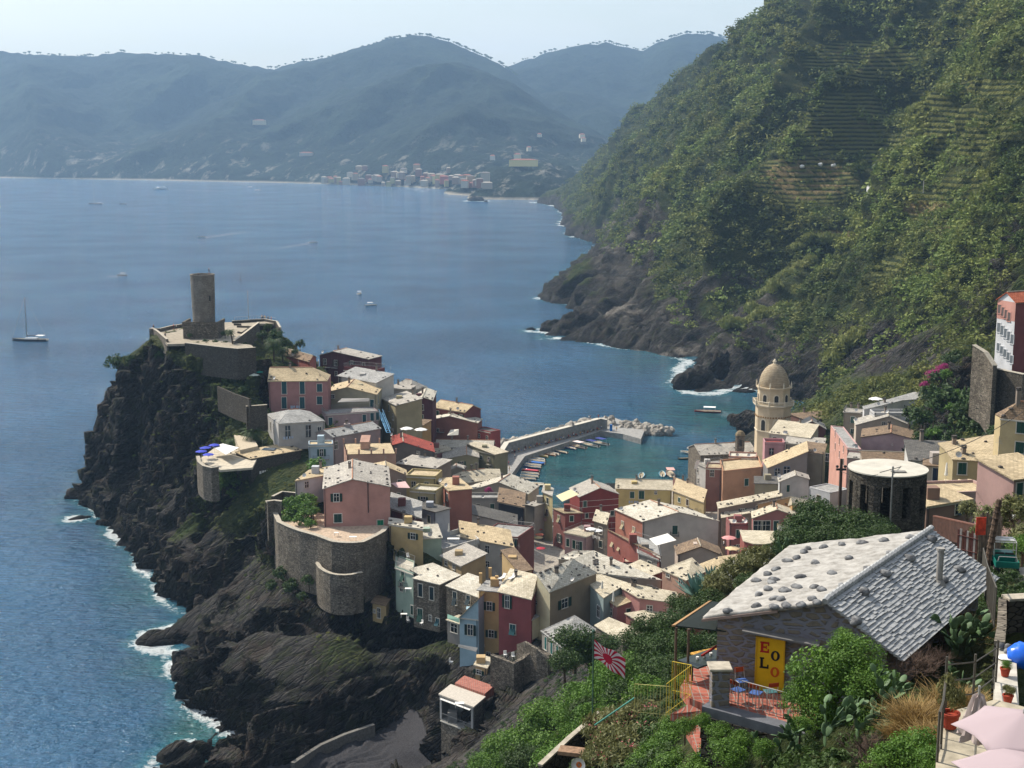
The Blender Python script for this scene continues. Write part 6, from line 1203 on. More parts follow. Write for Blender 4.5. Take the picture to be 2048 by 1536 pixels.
# white slope: fine uneven sheet
def slope_sheet(name, c00, c10, c11, c01, nx, ny, mat, amp, th=.1, rows=0, seed=0):
    V_ = []; 
    for j in range(ny + 1):
        for i in range(nx + 1):
            a, b = i / nx, j / ny; p = (c00 * (1 - a) + c10 * a) * (1 - b) + (c01 * (1 - a) + c11 * a) * b; V_.append(p)
    V_ = np.array([tuple(v) for v in V_]); nrm_ = np.array((c10 - c00).cross(c01 - c00).normalized()); 
    if nrm_[2] < 0: nrm_ = -nrm_
    V_ = V_ + nrm_ * (fbm(V_ * 1.1 + seed, 4) * amp)[:, None]
    i = (np.arange(ny)[:, None] * (nx + 1) + np.arange(nx)[None]).ravel(); Fq = np.stack([i, i + 1, i + nx + 2, i + nx + 1], 1)
    o = put(name, np_mesh(name, V_ - np.array(H0), Fq, mat, True), ho); s_ = o.modifiers.new("s", 'SOLIDIFY'); s_.thickness = th; s_.offset = -1; return o
nw = N("whitewash"); f1 = nw.noise(nw.pos(), 2.2, 6, .65); f2 = nw.noise(nw.pos(), 9, 4); nw.set(col=nw.mix(nw.ramp(f1, .4, .66, 0, .9), srgb('#a5a29b'), srgb('#7b7770')), rough=.85, nrm=nw.bump(nw.math('ADD', f1, nw.math('MULTIPLY', f2, .35)), .7, .06)); M_WW = nw.m
up = ZV * .12; dA = (A3 - RF).normalized() * .45; dF = -E2.normalized() * .25
ws = slope_sheet("white_roof", A3 + dA + dF + up, RF + dF + up, R4 - dF + up, A4 + dA - dF + up, 46, 80, M_WW, .05, .14)
# grey slates: separate overlapping rows in one mesh
ns = N("grey_slate"); fs = ns.noise(ns.pos(), 3.0, 5, .6); ns.set(col=ns.mix(ns.ramp(fs, .35, .65), srgb('#858786'), srgb('#a3a4a3')), rough=.62, spec=.35, nrm=ns.bump(ns.noise(ns.pos(), 14, 3), .3, .02)); M_SL = ns.m
ev = (B3 - RF); ev = ev + ev.normalized() * .75; el = ev.length; eu = ev.normalized(); rl_ = E2.length + .6; ru = E2.normalized(); nn3 = ru.cross(eu).normalized() if ru.cross(eu).z > 0 else eu.cross(ru).normalized()
sl = MB(); rows = 19; rr2 = random.Random(4)
for j in range(rows):
    s0 = el * j / rows; s1 = el * (j + 1.45) / rows; x = -.3
    while x < rl_ - .3:
        w = rr2.uniform(.25, .7); x1 = min(x + w, rl_ - .25); lift = .035 + rr2.uniform(0, .03); jit = rr2.uniform(-.05, .06)
        P = lambda s_, t_, h_: RF + up + eu * s_ + ru * t_ + nn3 * h_ - H0
        a, b = P(s0, x + .008, .0), P(s0, x1 - .008, .0); c, d = P(min(s1 + jit, el + .05), x1 - .008, lift + .03), P(min(s1 + jit, el + .05), x + .008, lift + .03)
        dn = nn3 * .05; sl.add([a, b, c, d, a - dn, b - dn, c - dn, d - dn], [(0, 1, 2, 3), (7, 6, 5, 4), (0, 4, 5, 1), (1, 5, 6, 2), (2, 6, 7, 3), (3, 7, 4, 0)]); x = x1
sl.build("slate_roof", M_SL, ho)
cp = MB(); k_ = 34
for i in range(k_):
    t0 = rl_ * i / k_ - .3; P0 = RF + ru * t0 + up * 1.3 - H0; P1 = RF + ru * (t0 + rl_ / k_ * 1.1) + up * 1.5 - H0; cp.tube(P0 - ZV * .02, P1 + ZV * .035, .12, .13, 7)
cp.build("ridge_tiles", M_SL, ho)
mbs = N("roof_boulder"); mbs.set(col=mbs.mix(mbs.ramp(mbs.noise(mbs.pos(), 4, 5), .4, .62), srgb('#7f8080'), srgb('#4f4f50')), rough=.9, nrm=mbs.bump(mbs.noise(mbs.pos(), 9, 4), .6, .04)); 
def rstone(seed):
    s_ = MB().sphere((0, 0, 0), 1, 12); v = np.array(s_.v) * np.array([.27, .2, .15]); v = v * (1 + .3 * pnoise(v * 6 + seed))[:, None]; v[:, 2] = np.maximum(v[:, 2], -.06); s_.v = [tuple(x) for x in v]; return s_.mesh("roof_stone", mbs.m, True)
rs = [rstone(i * 5) for i in range(6)]
e2c = 2.893
wsv = np.array([tuple(q.co) for q in ws.data.vertices]) + np.array(H0); wsu, wsw = proj(wsv)
for x, y in [(330,520),(500,495),(605,505),(675,492),(755,487),(848,475),(510,430),(565,400),(670,405),(610,452),(640,458),(820,452),(590,360),(600,345),(500,350),(740,385),(835,390),(880,400),(1000,375),(760,322),(945,308),(565,310),(615,280),(840,240),(1140,280),(1030,218),(680,238),(730,212),(770,180),(800,163),(890,155),(995,140),(1110,130),(1240,115),(1395,97),(1275,190)]:
    u, v = 1340 + x / e2c, 1040 + y / e2c; P = Vector(wsv[int(np.hypot(wsu - u, wsw - v - 2).argmin())]) - ZV * .02; put("roof_stone", rs[random.randrange(6)], ws, P - H0 + ZV * .03, (0, 0, random.random() * 6), (random.uniform(.7, 1.05), random.uniform(.7, 1.0), .85))
for x, y in [(1380,225),(1120,420),(1240,315),(1075,590),(1580,350),(1670,290),(1505,115)]:
    u, v = 1340 + x / e2c, 1040 + y / e2c; P = ray_plane(u, v + 2, RF + up, nn3); put("roof_stone", rs[random.randrange(6)], ho, P - H0 + ZV * .06, (0, 0, random.random() * 6), (1.1, 1.1, 1.3))
P = ray_plane(1878, 1166, RF + up, nn3); MB().tube((0, 0, -.2), (0, 0, 1.35), .13, n=12).tube((0, 0, 1.36), (0, 0, 1.46), .17, n=12).lathe([(.3, -.1), (.15, .15)], 12).build("chimney_pipe", mat_plain('#8f8c86', .8), ho, loc=P - H0)
MB().slab([q - H0 for q in (A3 + dA + dF * 1.3 + ZV * .02, RF + dF * 1.3 + ZV * .02 + (A3 - RF) * .42, RF + dF * .9 + (A3 - RF) * .42 + ZV * .02, A3 + dA + dF * .9 + ZV * .02)], .1).build("eave_board", mat_plain('#8d7b72'), ho)
# door painted yellow with letters
fx = (B3 - A3).normalized(); fx.z = 0; fx.normalize(); fn = Vector((fx.y, -fx.x, 0))
D0 = ray_plane(1511.7, 1378.4, A3, fn); D1 = ray_plane(1565, 1383, A3, fn); DT = ray_plane(1511.7, 1274, A3, fn); dw = (D1 - D0).dot(fx); dh = DT.z - D0.z
dz = math.atan2(fx.y, fx.x); M_YE = mat_plain('#d8ac0c', .5, var=.06); door = MB().box(0, dw, -.06, .02, 0, dh).build("door", M_YE, ho, loc=D0 - H0); door.rotation_euler = (0, 0, dz)
MB().box(-.05, 0, -.09, .02, 0, dh).box(dw, dw + .05, -.09, .02, 0, dh).box(-.05, dw + .05, -.09, .02, dh, dh + .05).build("door_frame", mat_plain('#c79a10', .5), door)
MB().box(-.7, dw + 1.1, -.5, .02, dh + .25, dh + .31).build("stone_hood", mat_plain('#6e6c6a', .9), ho, loc=D0 - H0).rotation_euler = (0, R(5), dz)
def letter(ch, x, z, w, h, c):
    m = MB(); s_ = w * .28; y0, y1 = -.075, -.061; se = h * .13
    if ch in 'EL':
        m.box(x + w * .08, x + w * .08 + s_, y0, y1, z, z + h); m.box(x, x + w * .55, y0 - .001, y1, z + .0, z + se); m.box(x, x + w * .5, y0 - .001, y1, z + h - se, z + h)
        m.box(x + w * .36, x + w, y0 - .002, y1, z, z + h * .17); m.box(x + w * .84, x + w, y0 - .003, y1, z, z + h * .36)
        if ch == 'E': m.box(x + w * .36, x + w, y0 - .002, y1, z + h * .83, z + h); m.box(x + w * .84, x + w, y0 - .003, y1, z + h * .66, z + h); m.box(x + w * .36, x + w * .72, y0 - .002, y1, z + h * .43, z + h * .57); m.box(x + w * .64, x + w * .74, y0 - .003, y1, z + h * .34, z + h * .66)
    else:
        k = 28; vo = []; vi = []
        for i in range(k):
            t = 2 * math.pi * i / k; vo.append((x + w / 2 + w / 2 * math.cos(t), z + h / 2 + h / 2 * math.sin(t))); vi.append((x + w / 2 + w * .21 * math.cos(t), z + h / 2 + h * .36 * math.sin(t)))
        vs = [(a, y0, b) for a, b in vo] + [(a, y0, b) for a, b in vi] + [(a, y1, b) for a, b in vo]; m.add(vs, [(i, (i + 1) % k, k + (i + 1) % k, k + i) for i in range(k)] + [(i, 2 * k + i, 2 * k + (i + 1) % k, (i + 1) % k) for i in range(k)])
    m.build("letter", mat_plain(c, .5, var=0), door)
lw, lh = dw * .335, dh * .205
letter('E', dw * .12, dh * .735, lw, lh, '#a5180f'); letter('O', dw * .53, dh * .60, lw, lh * .93, '#10101c'); letter('L', dw * .12, dh * .435, lw, lh, '#101010'); letter('O', dw * .53, dh * .29, lw, lh * .93, '#c0500c')
# terrace of the cottage
zf = 80.28; T = lambda x, y: S(1340 + x / 4.8, 1180 + y / 4.8, zf)
te = empty("cottage_terrace", T(500, 1100)); tag(te, "red tiled cottage terrace with a slate edge and thin railing", "terrace"); T0 = te.location.copy()
MB().slab([q - T0 for q in (T(385,1110), T(1300,1330), T(1500,1200), T(1150,1010), T(530,930), T(540,640), T(380,600), T(200,760), T(100,930), T(190,1040))], .4).build("tiled_floor", M_TILE, te)
MB().slab([q - T0 + ZV * .06 for q in (T(305,1130), T(1300,1400), T(1300,1330), T(385,1075))], .35).build("slate_kerb", mat_plain('#5f6166', .6, var=.15), te)
MB().slab([q - T0 - ZV * .3 for q in (T(305,1132), T(1300,1402), T(1300,1360), T(360,1100))], 2.6).build("base_wall", M_STONE, te)
pr_ = rail([T(560,1085) - T0, T(1090,1235) - T0, T(1250,1290) - T0], .98, .13, .012); pr_.build("railing", mat_plain('#a5a29c', .5, .3), te)
pl_ = T(470, 1110); pp = empty("stone_pillar", pl_); tag(pp, "square rubble stone pillar with flat slab top at the terrace corner", "pillar"); MB().box(-.32, .32, -.32, .32, -.2, 1.42).build("shaft", M_PW, pp, bevel=.03); MB().box(-.42, .4, -.4, .42, 1.425, 1.52).build("cap", M_COPE, pp, bevel=.02)
# chairs
def chair_mesh():
    root = empty("chair", (0, 0, 0)); st = mat_plain('#b9b6ae', .4, .5)
    m = MB()
    for sx in (-.19, .19):
        m.path([(sx, .2, 0), (sx, .18, .44), (sx * .9, .26, .86)], .013); m.path([(sx, -.2, 0), (sx, -.18, .44)], .013); m.path([(sx, -.18, .43), (sx, .18, .43)], .012)
    m.build("frame", st, root); MB().box(-.21, .21, -.21, .2, .45, .475).build("seat", mat_plain('#3f5c94', .6), root, bevel=.01); b = MB().box(-.2, .2, -.012, .012, -.08, .1).build("backrest", mat_plain('#a8451c', .6), root, bevel=.01); b.location = (0, .25, .78); b.rotation_euler = (R(-12), 0, 0); return root
ch0 = chair_mesh()
for i, (x, y, a, lb_) in enumerate([(690, 985, .3, "orange backed blue seated chair against the cottage wall"), (650, 1075, 2.2, "blue seated chair right beside the stone pillar"), (820, 1105, 2.6, "blue seated chair in front of the yellow door"), (960, 1090, 3.4, "teal seated chair half hidden by the leafy shrub")]):
    c = ch0 if i == 0 else copy_tree(ch0); c.location = T(x, y) + ZV * .01; c.rotation_euler = (0, 0, a); tag(c, lb_, "chair", "chairs on the cottage terrace")
    if i == 3:
        for k in children(c):
            if k.name.startswith("seat"): k.data = k.data.copy(); k.data.materials[0] = mat_plain('#3c6668', .6)
# canopy with table, yellow railing
cz = 82.4; C_ = lambda x, y, z=cz: S(1340 + x / 4.8, 1180 + y / 4.8, z)
ca = empty("canopy", C_(300, 250, 80.3)); tag(ca, "dark grey green cloth canopy with a tan reed edge left of the cottage", "canopy"); c0_ = ca.location.copy()
MB().slab([q - c0_ for q in (C_(45,340), C_(540,395,82.3), C_(620,130,82.7), C_(395,108,82.7))], .04).build("cloth", mat_plain('#242c2b', .95, var=.08), ca); MB().slab([q - c0_ + ZV * .03 for q in (C_(15,345), C_(50,342), C_(400,106,82.7), C_(370,112,82.7))], .06).build("reed_edge", mat_plain('#b58f66', .9), ca)
for x, y in ((180, 360), (60, 345), (530, 330)): q = C_(x, y) - c0_; MB().tube((q.x, q.y, q.z - .05), (q.x, q.y, q.z - 2.9), .05).build("post", mat_plain('#5a4a3c'), ca)
tb = empty("table", T(330, 840)); tag(tb, "dark green slab table under the canopy, set with dishes", "table"); MB().box(-.95, .95, -.5, .5, .72, .78).build("table_top", mat_plain('#2f3833', .4), tb).rotation_euler = (0, 0, .7)
m = MB(); [m.tube((x, y, 0), (x, y, .72), .03) for x in (-.5, .5) for y in (-.3, .3)]; m.build("legs", M_DARKM, tb)
for i in range(3): o = MB().tube((0, 0, 0), (0, 0, .1), .05, .06).build("dish", M_WHITE, None, loc=tb.location + Vector((-.3 + i * .28, -.15 + i * .2, .785))); tag(o, "small white dish on the dark green table", "dish", "dishes on the table")
o = MB().box(-.8, .8, -.45, .45, 0, .05).build("tray_of_fruit", mat_plain('#b58a3c', .8, var=.5, scale=9), None, loc=S(1428, 1308, 81.0)); o.rotation_euler = (0, 0, .5); tag(o, "board covered with yellow tan drying pieces beside the cottage corner", "tray"); 
o = MB().tube((0, 0, 0), S(1449,1282,81.6) - S(1403,1312,81.2), .05).build("red_beam", mat_plain('#8f1f16'), None, loc=S(1403, 1312, 81.2)); tag(o, "red painted beam leaning beside the cottage corner", "beam")
M_YR = mat_plain('#c9ac2c', .5, var=.1); U = lambda x, y, z=zf: S(1160 + x / 6.0235, 1330 + y / 6.0235, z)
o = rail([U(1335,395) - U(1335,395), U(1035,620,79.6) - U(1335,395)], 1.25, .12, .009).build("yellow_railing", M_YR, None, loc=U(1335, 395)); tag(o, "yellow painted railing along the tiled steps", "railing")
o = rail([U(655,600,78.6) - U(1110,360), U(1080,640,78.9) - U(1110,360)], 1.25, .14, .008).build("yellow_railing", mat_plain('#b3ab6a', .5, var=.1), None, loc=U(1110, 360)); tag(o, "pale yellow railing behind the pink oleander", "railing")
o = rail([U(1105,340,79.9) - U(1105,340), U(1335,395) - U(1105,340)], 1.25, .14, .008).build("yellow_railing", M_YR, None, loc=U(1105, 340)); tag(o, "short yellow railing turning the corner by the canopy", "railing")
o = MB().slab([q - U(1200,520,79.8) for q in (U(1090,590,79.7), U(1200,620,79.7), U(1465,550), U(1310,470))], .25).build("tiled_steps", M_TILE, None, loc=U(1200, 520, 79.8)); tag(o, "flight of salmon tiled steps beside the yellow railing", "steps")
o = MB().slab([q - U(1400,800,78) for q in (U(1280,800,78), U(1330,735,78), U(1515,715,78), U(1500,900,78), U(1430,1040,78))], .25).build("tiled_landing", M_TILE, None, loc=U(1400, 800, 78)); tag(o, "small salmon tiled landing framed by leaves at the bottom", "steps")
wall_path("stone_wall", "rough stone block wall right of the small tiled landing", [U(1560,730,78.7), U(1700,770,78.7)], .1, 1.6, .9, M_STONE)
o = MB().tube((0, 0, 0), U(1870,790,79.2) - U(1450,1100,78.4), .05).build("blue_pipe", mat_plain('#2c7fa5', .5), None, loc=U(1450, 1100, 78.4)); tag(o, "bright blue handrail pipe among the bottom shrubs", "pipe")
o = MB().tube((0, 0, 0), S(1270,1395,78.6) - S(1190,1450,77), .035).build("green_pipe", mat_plain('#4f8f80', .5), None, loc=S(1190, 1450, 77)); tag(o, "pale green handrail above the pink oleander", "pipe")
wall_path("stone_wall", "pale capped garden wall running diagonally at the bottom", [S(1080,1536,71), S(1140,1480,71.5), S(1200,1430,72)], .1, 1.2, .22, M_STONE, cap=M_COPE)
o = MB().box(-1.0, 1.0, -.35, .35, 0, .18).build("tiled_wall_top", mat_plain('#8a6f58', .9, var=.25, scale=5), None, loc=S(1160, 1508, 72)); o.rotation_euler = (0, 0, -.25); tag(o, "brick topped planter wall behind the satellite dish", "planter")
sd_ = empty("satellite_dish", S(1158, 1540, 73)); tag(sd_, "white satellite dish with an orange blotch at the bottom edge", "satellite dish"); d_ = put("dish", _dm, sd_, (0, 0, .25), (R(75), 0, R(-20)), (.75, .75, .75)); MB().tube((0, 0, -1), (0, 0, .3), .03).build("mast", M_METAL, sd_)
MB().lathe([(0, .012), (.18, .03)], 10).build("blotch", mat_plain('#c0641c', .5, var=.3, scale=8), d_)
# flag
fp = empty("flagpole", G(1185, 1440, 72)); tag(fp, "thin green flagpole flying a red and white rayed flag", "flagpole"); MB().tube((0, 0, -2), (0, 0, 5.15), .045, .035).sphere((0, 0, 5.2), .1).build("pole", mat_plain('#3f5c4c', .5), fp)
nf = N("rayed_flag_cloth"); uvn = nf.n("ShaderNodeUVMap").outputs[0]; sx = nf.n("ShaderNodeSeparateXYZ", {0: uvn}); dx = nf.math('SUBTRACT', sx.outputs[0], .43); dy = nf.math('MULTIPLY', nf.math('SUBTRACT', sx.outputs[1], .5), .66)
ang = nf.math('ARCTAN2', dy, dx); ray_ = nf.math('LESS_THAN', nf.math('FRACT', nf.math('MULTIPLY', ang, 16 / (2 * math.pi))), .5); rd = nf.math('LESS_THAN', nf.math('SQRT', nf.math('ADD', nf.math('MULTIPLY', dx, dx), nf.math('MULTIPLY', dy, dy))), .155)
nf.set(col=nf.mix(nf.math('MAXIMUM', ray_, rd), srgb('#d9c9cb'), srgb('#b5203c')), rough=.8); fm_ = nf.m
Vf = []; UVf = []; nx, ny = 26, 14
for j in range(ny + 1):
    for i in range(nx + 1):
        a, b = i / nx, j / ny; x = a * 1.72; z = 3.0 + b * 1.05 - .95 * a - .25 * a * a * (1 - b) + .06 * math.sin(a * 9 + b * 2); y = .12 * math.sin(a * 8 + b * 1.5) * a; Vf.append((x + .05, y - .25 * a, z)); UVf.append((a, b))
i = (np.arange(ny)[:, None] * (nx + 1) + np.arange(nx)[None]).ravel(); Ff = np.stack([i, i + 1, i + nx + 2, i + nx + 1], 1); me = np_mesh("flag", Vf, Ff, fm_, True); uvl = me.uv_layers.new(name="UVMap")
uvl.data.foreach_set("uv", np.array(UVf)[Ff.ravel()].ravel()); fo_ = put("flag", me, fp, (0, 0, .62)); fo_.modifiers.new("s", 'SOLIDIFY').thickness = .01
V0 = G(2006, 1152, 73); gv = ground(V0.x, V0.y); V0.z = 76.75; ve = empty("utility_vehicle", V0, R(-12)); tag(ve, "small dark green utility truck with a grey roll cage on the stone path", "vehicle")
M_VG = mat_plain('#14665a', .35, var=.06); M_TY = mat_plain('#1a1a1a', .8); M_CG = mat_plain('#b5b5b0', .4, .3)
MB().box(-.62, .62, -1.35, -.15, .62, .68).box(-.62, -.57, -1.35, -.15, .68, .98).box(.57, .62, -1.35, -.15, .68, .98).box(-.57, .57, -1.35, -1.3, .68, .98).box(-.57, .57, -.2, -.15, .68, 1.05).build("cargo_bed", M_VG, ve, bevel=.02)
MB().box(-.6, .6, .5, 1.3, .45, .95).box(-.55, .55, -.1, .5, .45, .6).build("body", M_VG, ve, bevel=.06); MB().box(-.5, -.02, -.05, .4, .61, .78).box(.02, .5, -.05, .4, .61, .78).box(-.5, -.02, -.14, -.05, .61, 1.15).box(.02, .5, -.14, -.05, .61, 1.15).build("seat", M_DARKM, ve, bevel=.03)
rc_ = MB()
for s_ in (-.58, .58): rc_.path([(s_, -.2, .6), (s_, -.18, 1.75), (s_, .75, 1.75), (s_, .95, .9)], .03)
rc_.path([(-.58, -.18, 1.75), (.58, -.18, 1.75)], .03).path([(-.58, .75, 1.75), (.58, .75, 1.75)], .03).path([(-.5, -1.3, 1.0), (-.45, -1.3, 1.25), (.45, -1.3, 1.25), (.5, -1.3, 1.0)], .025).path([(-.56, -.25, 1.35), (.56, -.25, 1.35)], .025).build("roll_cage", M_CG, ve)
MB().box(-.5, .5, -.1, .3, 1.79, 1.84).box(-.5, .5, .4, .7, 1.79, 1.84).build("roof_rack", M_CG, ve)
for sx_ in (-.52, .52):
    for y_ in (-.85, .95): w = empty("wheel", (0, 0, 0)); w.parent = ve; w.location = (sx_, y_, .31); MB().tube((-.13, 0, 0), (.13, 0, 0), .31, n=18).build("tyre", M_TY, w, bevel=.03); MB().tube((-.14, 0, 0), (.14, 0, 0), .15, n=12).build("rim", M_CG, w)
# tyre/rim carry meshes; the empties group them
def S8(x, y, z): return S(1860 + x / 5.372, 1250 + y / 5.372, z)
def S3(x, y, z): return S(1880 + x / 7.679, 1040 + y / 7.679, z)
wall_path("stone_wall", "thick dry stone wall beside the blue bag at the right edge", [S3(1000,1250,82.5), S3(1290,1235,82.5), S(2120,1196,82.5)], .1, 3.2, .5, M_STONE, cap=M_COPE)
wall_path("stone_wall", "edge of the dry stone wall running towards the viewer", [S3(960,1230,82.5), S8(770,30,84.2), S8(745,210,85.6)], .1, 3, .3, M_STONE2)
o = MB().slab([q - S8(800,500,86.2) for q in (S8(690,850,86.2), S8(955,855,86.2), S8(920,260,86.2), S8(715,220,86.2))], 1.6).build("concrete_ledge", mat_plain('#b3aea2', .9, var=.15, scale=2), None, loc=S8(800, 500, 86.2)); tag(o, "broad pale concrete ledge carrying flower pots on the right", "ledge")
MP_ = mat_plain('#9c3f2a', .8, var=.1)
def pot(label, P, r, h, plant): 
    o = empty("flower_pot", P); tag(o, label, "flower pot"); MB().lathe([(0, 0), (r * .72, 0), (r, h * .85), (r * 1.08, h * .85), (r * 1.08, h), (r * .9, h), (r * .85, h * .8), (0, h * .8)], 20).build("pot", MP_, o, smooth=True); return o
pots = [pot("terracotta pot with a green succulent on the concrete ledge", S8(805,545,86.22), .13, .22, 0), pot("terracotta pot with a rosy succulent nearest the parasol on the ledge", S8(835,830,86.22), .13, .2, 1), pot("big terracotta tub with a straggly herb by the railing", S8(212,1100,87.25), .2, .36, 2)]
bp_ = MB().sphere((0, 0, 0), 1, 20); v = np.array(bp_.v); v = v * (1 + .18 * fbm(v * 2 + 3, 4))[:, None] * np.array([.42, .4, .36]); bp_.v = [tuple(x) for x in v]; o = bp_.build("blue_bag", mat_plain('#0f5fd0', .25, spec=.6, var=.1), None, smooth=True, loc=S8(990, 330, 86.3)); tag(o, "shiny bright blue plastic bag behind the ledge", "bag")
for i, (x, y, lb_) in enumerate([(765, 225, "flat dark stone at the ledge's far end"), (845, 240, "pale block stone on the ledge"), (848, 285, "round grey stone in front of the pale block")]): o = put("stone", rs[i], None, S8(x, y, 86.3), None, (.5, .6, .7)); tag(o, lb_, "stone")
v_ = np.array(MB().sphere((0, 0, 0), 1, 16).v); c_m = MB().sphere((0, 0, 0), 1, 16); c_m.v = [tuple(q) for q in v_ * (1 + .25 * fbm(v_ * 3, 3))[:, None] * np.array([.3, .2, .035])]; o = c_m.build("white_cloth", M_WHITE, None, smooth=True, loc=S8(840, 350, 86.25)); tag(o, "crumpled white cloth spread on the ledge", "cloth")
# viewpoint terrace
zt2 = 87.2; o = MB().slab([q - S8(300,1300,zt2) for q in (S8(60,1536,zt2), S8(80,1180,zt2), S8(130,950,zt2), S8(700,800,zt2), S8(1100,900,zt2), S8(1300,1536,zt2), S8(800,1900,zt2), S8(100,1800,zt2))], .5).build("viewpoint_terrace", mat_plain('#a39a86', .9, var=.2, scale=3), None, loc=S8(300, 1300, zt2)); tag(o, "pale paved viewpoint terrace in the bottom right corner", "terrace")
M_RT = mat_plain('#57534b', .6, .4)
o = rail([S8(75,1470,zt2) - S8(75,1470,zt2), S8(115,1330,zt2) - S8(75,1470,zt2), S8(140,1100,zt2) - S8(75,1470,zt2), S8(165,1010,zt2) - S8(75,1470,zt2)], 1.1, .5, .02).build("railing", M_RT, None, loc=S8(75, 1470, zt2)); tag(o, "rusty railing along the viewpoint's left edge", "railing")
m = MB(); a_ = S8(150,930,87.0); b_ = S8(455,890,86.8); c_ = S8(700,690,86.0)
for p, q in ((a_, b_), (b_, c_)):
    for h in (.35, .75, 1.15): m.tube(p - a_ + ZV * h, q - a_ + ZV * h, .018, n=5)
for p in (a_, b_, c_): m.tube(p - a_, p - a_ + ZV * 1.35, .03, n=6)
o = m.build("railing", M_RT, None, loc=a_); tag(o, "rusty pipe fence behind the big terracotta tub", "railing")
m = MB(); a_ = S3(640,880,79.0); pts_ = [S3(640,880,79.0), S3(700,1230,81.5), S8(690,40,83.2)]
m = rail([p - a_ for p in pts_], 1.5, .45, .02, 4); o = m.build("railing", M_RT, None, loc=a_); tag(o, "thin wire fence beside the sunlit stone path", "railing")
# parasols
MPK = N("parasol_canvas"); MPK.set(col=srgb('#a09194'), rough=.9, spec=.1); MPK = MPK.m
def parasol(P, r, h, label, rz=0, mat=None, seg=6, drop=.32, cat="parasol", group=None, pole=2.2, tilt=0):
    o = empty("parasol", P, rz); tag(o, label, cat, group); m = MB(); vs = [(0, 0, 0)]; fs = []; k = 8
    for s_ in range(seg):
        a0, a1 = 2 * math.pi * s_ / seg, 2 * math.pi * (s_ + 1) / seg
        base = len(vs)
        for i_ in range(1, k + 1):
            for j_ in range(5):
                f = i_ / k; t = j_ / 4; p = Vector((math.cos(a0), math.sin(a0), 0)).lerp(Vector((math.cos(a1), math.sin(a1), 0)), t); sag = 1 - .09 * math.sin(math.pi * t) * f; vs.append((p.x * r * f * sag, p.y * r * f * sag, -drop * r * f ** 1.25 + .03 * r * math.sin(math.pi * t) * f * f))
        for j_ in range(4): fs.append((0, base + j_, base + j_ + 1))
        for i_ in range(k - 1):
            for j_ in range(4): q = base + i_ * 5 + j_; fs.append((q, q + 5, q + 6, q + 1))
    c = m.add(vs, fs).build("canopy", mat or MPK, o, smooth=True, loc=(0, 0, pole)); c.modifiers.new("s", 'SOLIDIFY').thickness = .012; c.rotation_euler = (tilt, 0, 0)
    MB().tube((0, 0, 0), (0, 0, pole + .08), .025 * max(1, r / 1.5)).build("pole", M_CG, o)
    rb = MB(); [rb.tube((0, 0, pole - .02), (math.cos(2 * math.pi * s_ / seg) * r * .97, math.sin(2 * math.pi * s_ / seg) * r * .97, pole - drop * r * .97 - .03), .009, n=4) for s_ in range(seg)]; rb.build("ribs", M_CG, o) if r > 1.2 else None
    return o
pc = S8(1010, 945, 89.62); parasol(Vector((pc.x, pc.y, zt2)), 1.28, 0, "large pale pink parasol in the lower right corner", .75, pole=89.62 - zt2, drop=.30)
pc = S(2052, 1524, 89.5); parasol(Vector((pc.x, pc.y, zt2)), 1.25, 0, "pale pink parasol cut by the bottom right edge", .55, pole=89.5 - zt2, drop=.22)
cl = empty("closed_parasol", S8(480, 1500, zt2)); tag(cl, "folded pink grey parasol cloth hanging in loose pleats", "parasol")
vs = []; kk = 40; hs_ = [(0.0, .02), (.06, .1), (.3, .16), (.55, .22), (.8, .3), (.95, .33)]
for t, r in hs_:
    for i in range(kk): a = 2 * math.pi * i / kk; rr3 = r * (1 + .28 * math.sin(a * 7 + t * 3)); vs.append((rr3 * math.cos(a), rr3 * math.sin(a), 1.55 - t + .05 * math.sin(a * 5)))
MB().add(vs, [(j * kk + i, (j + 1) * kk + i, (j + 1) * kk + (i + 1) % kk, j * kk + (i + 1) % kk) for j in range(len(hs_) - 1) for i in range(kk)]).build("cloth", mat_plain('#a3958f', .9, var=.1), cl, smooth=True); MB().tube((0, 0, 0), (0, 0, 1.75), .025).build("pole", M_CG, cl)
# fences and sheds by the round tower
m = MB(); a_ = S3(20,330,76.5); 
ws_ = [S(1868, 1043, 71.5), S(1900, 1050, 72), S(1952, 1062, 73)]
wall_path("brick_wall", "rusty brick fence wall curving right of the round stone tower", ws_, .4, 1.2, .2, mat_plain('#4a3228', .9, var=.25, scale=3), cap=mat_plain('#6e4a3c'))
def plank_fence(name, label, p, q, h, mats, n):
    o = empty(name, p); tag(o, label, "fence"); 
    for i in range(n):
        a, b = (q - p) * (i / n), (q - p) * ((i + .86) / n); d = (q - p).normalized(); nn_ = Vector((-d.y, d.x, 0)) * .04; hh_ = h * (1 + .05 * math.sin(i * 2.3)); MB().add([a, b, b + nn_, a + nn_, a + ZV * hh_, b + ZV * hh_, b + nn_ + ZV * hh_, a + nn_ + ZV * hh_], [(0, 3, 2, 1), (4, 5, 6, 7), (0, 1, 5, 4), (1, 2, 6, 5), (2, 3, 7, 6), (3, 0, 4, 7)]).build("plank", mats[i % len(mats)], o)
    MB().tube(ZV * h * .3, (q - p) + ZV * h * .3, .03).tube(ZV * h * .8, (q - p) + ZV * h * .8, .03).build("rail", mats[0], o)
plank_fence("plank_fence", "red and brown slatted fence behind the slate roof's far end", S3(250,560,77.2), S3(565,640,77.2), 1.6, [mat_plain('#4e2a24'), mat_plain('#8f8a86'), mat_plain('#4e2c22')], 9)
plank_fence("plank_fence", "weathered grey brown plank fence beside the dead palm trunk", S3(575,720,77.0), S3(920,700,76.6), 3.0, [mat_plain('#6f6255', .9, var=.3), mat_plain('#5c5148', .9, var=.3)], 11)
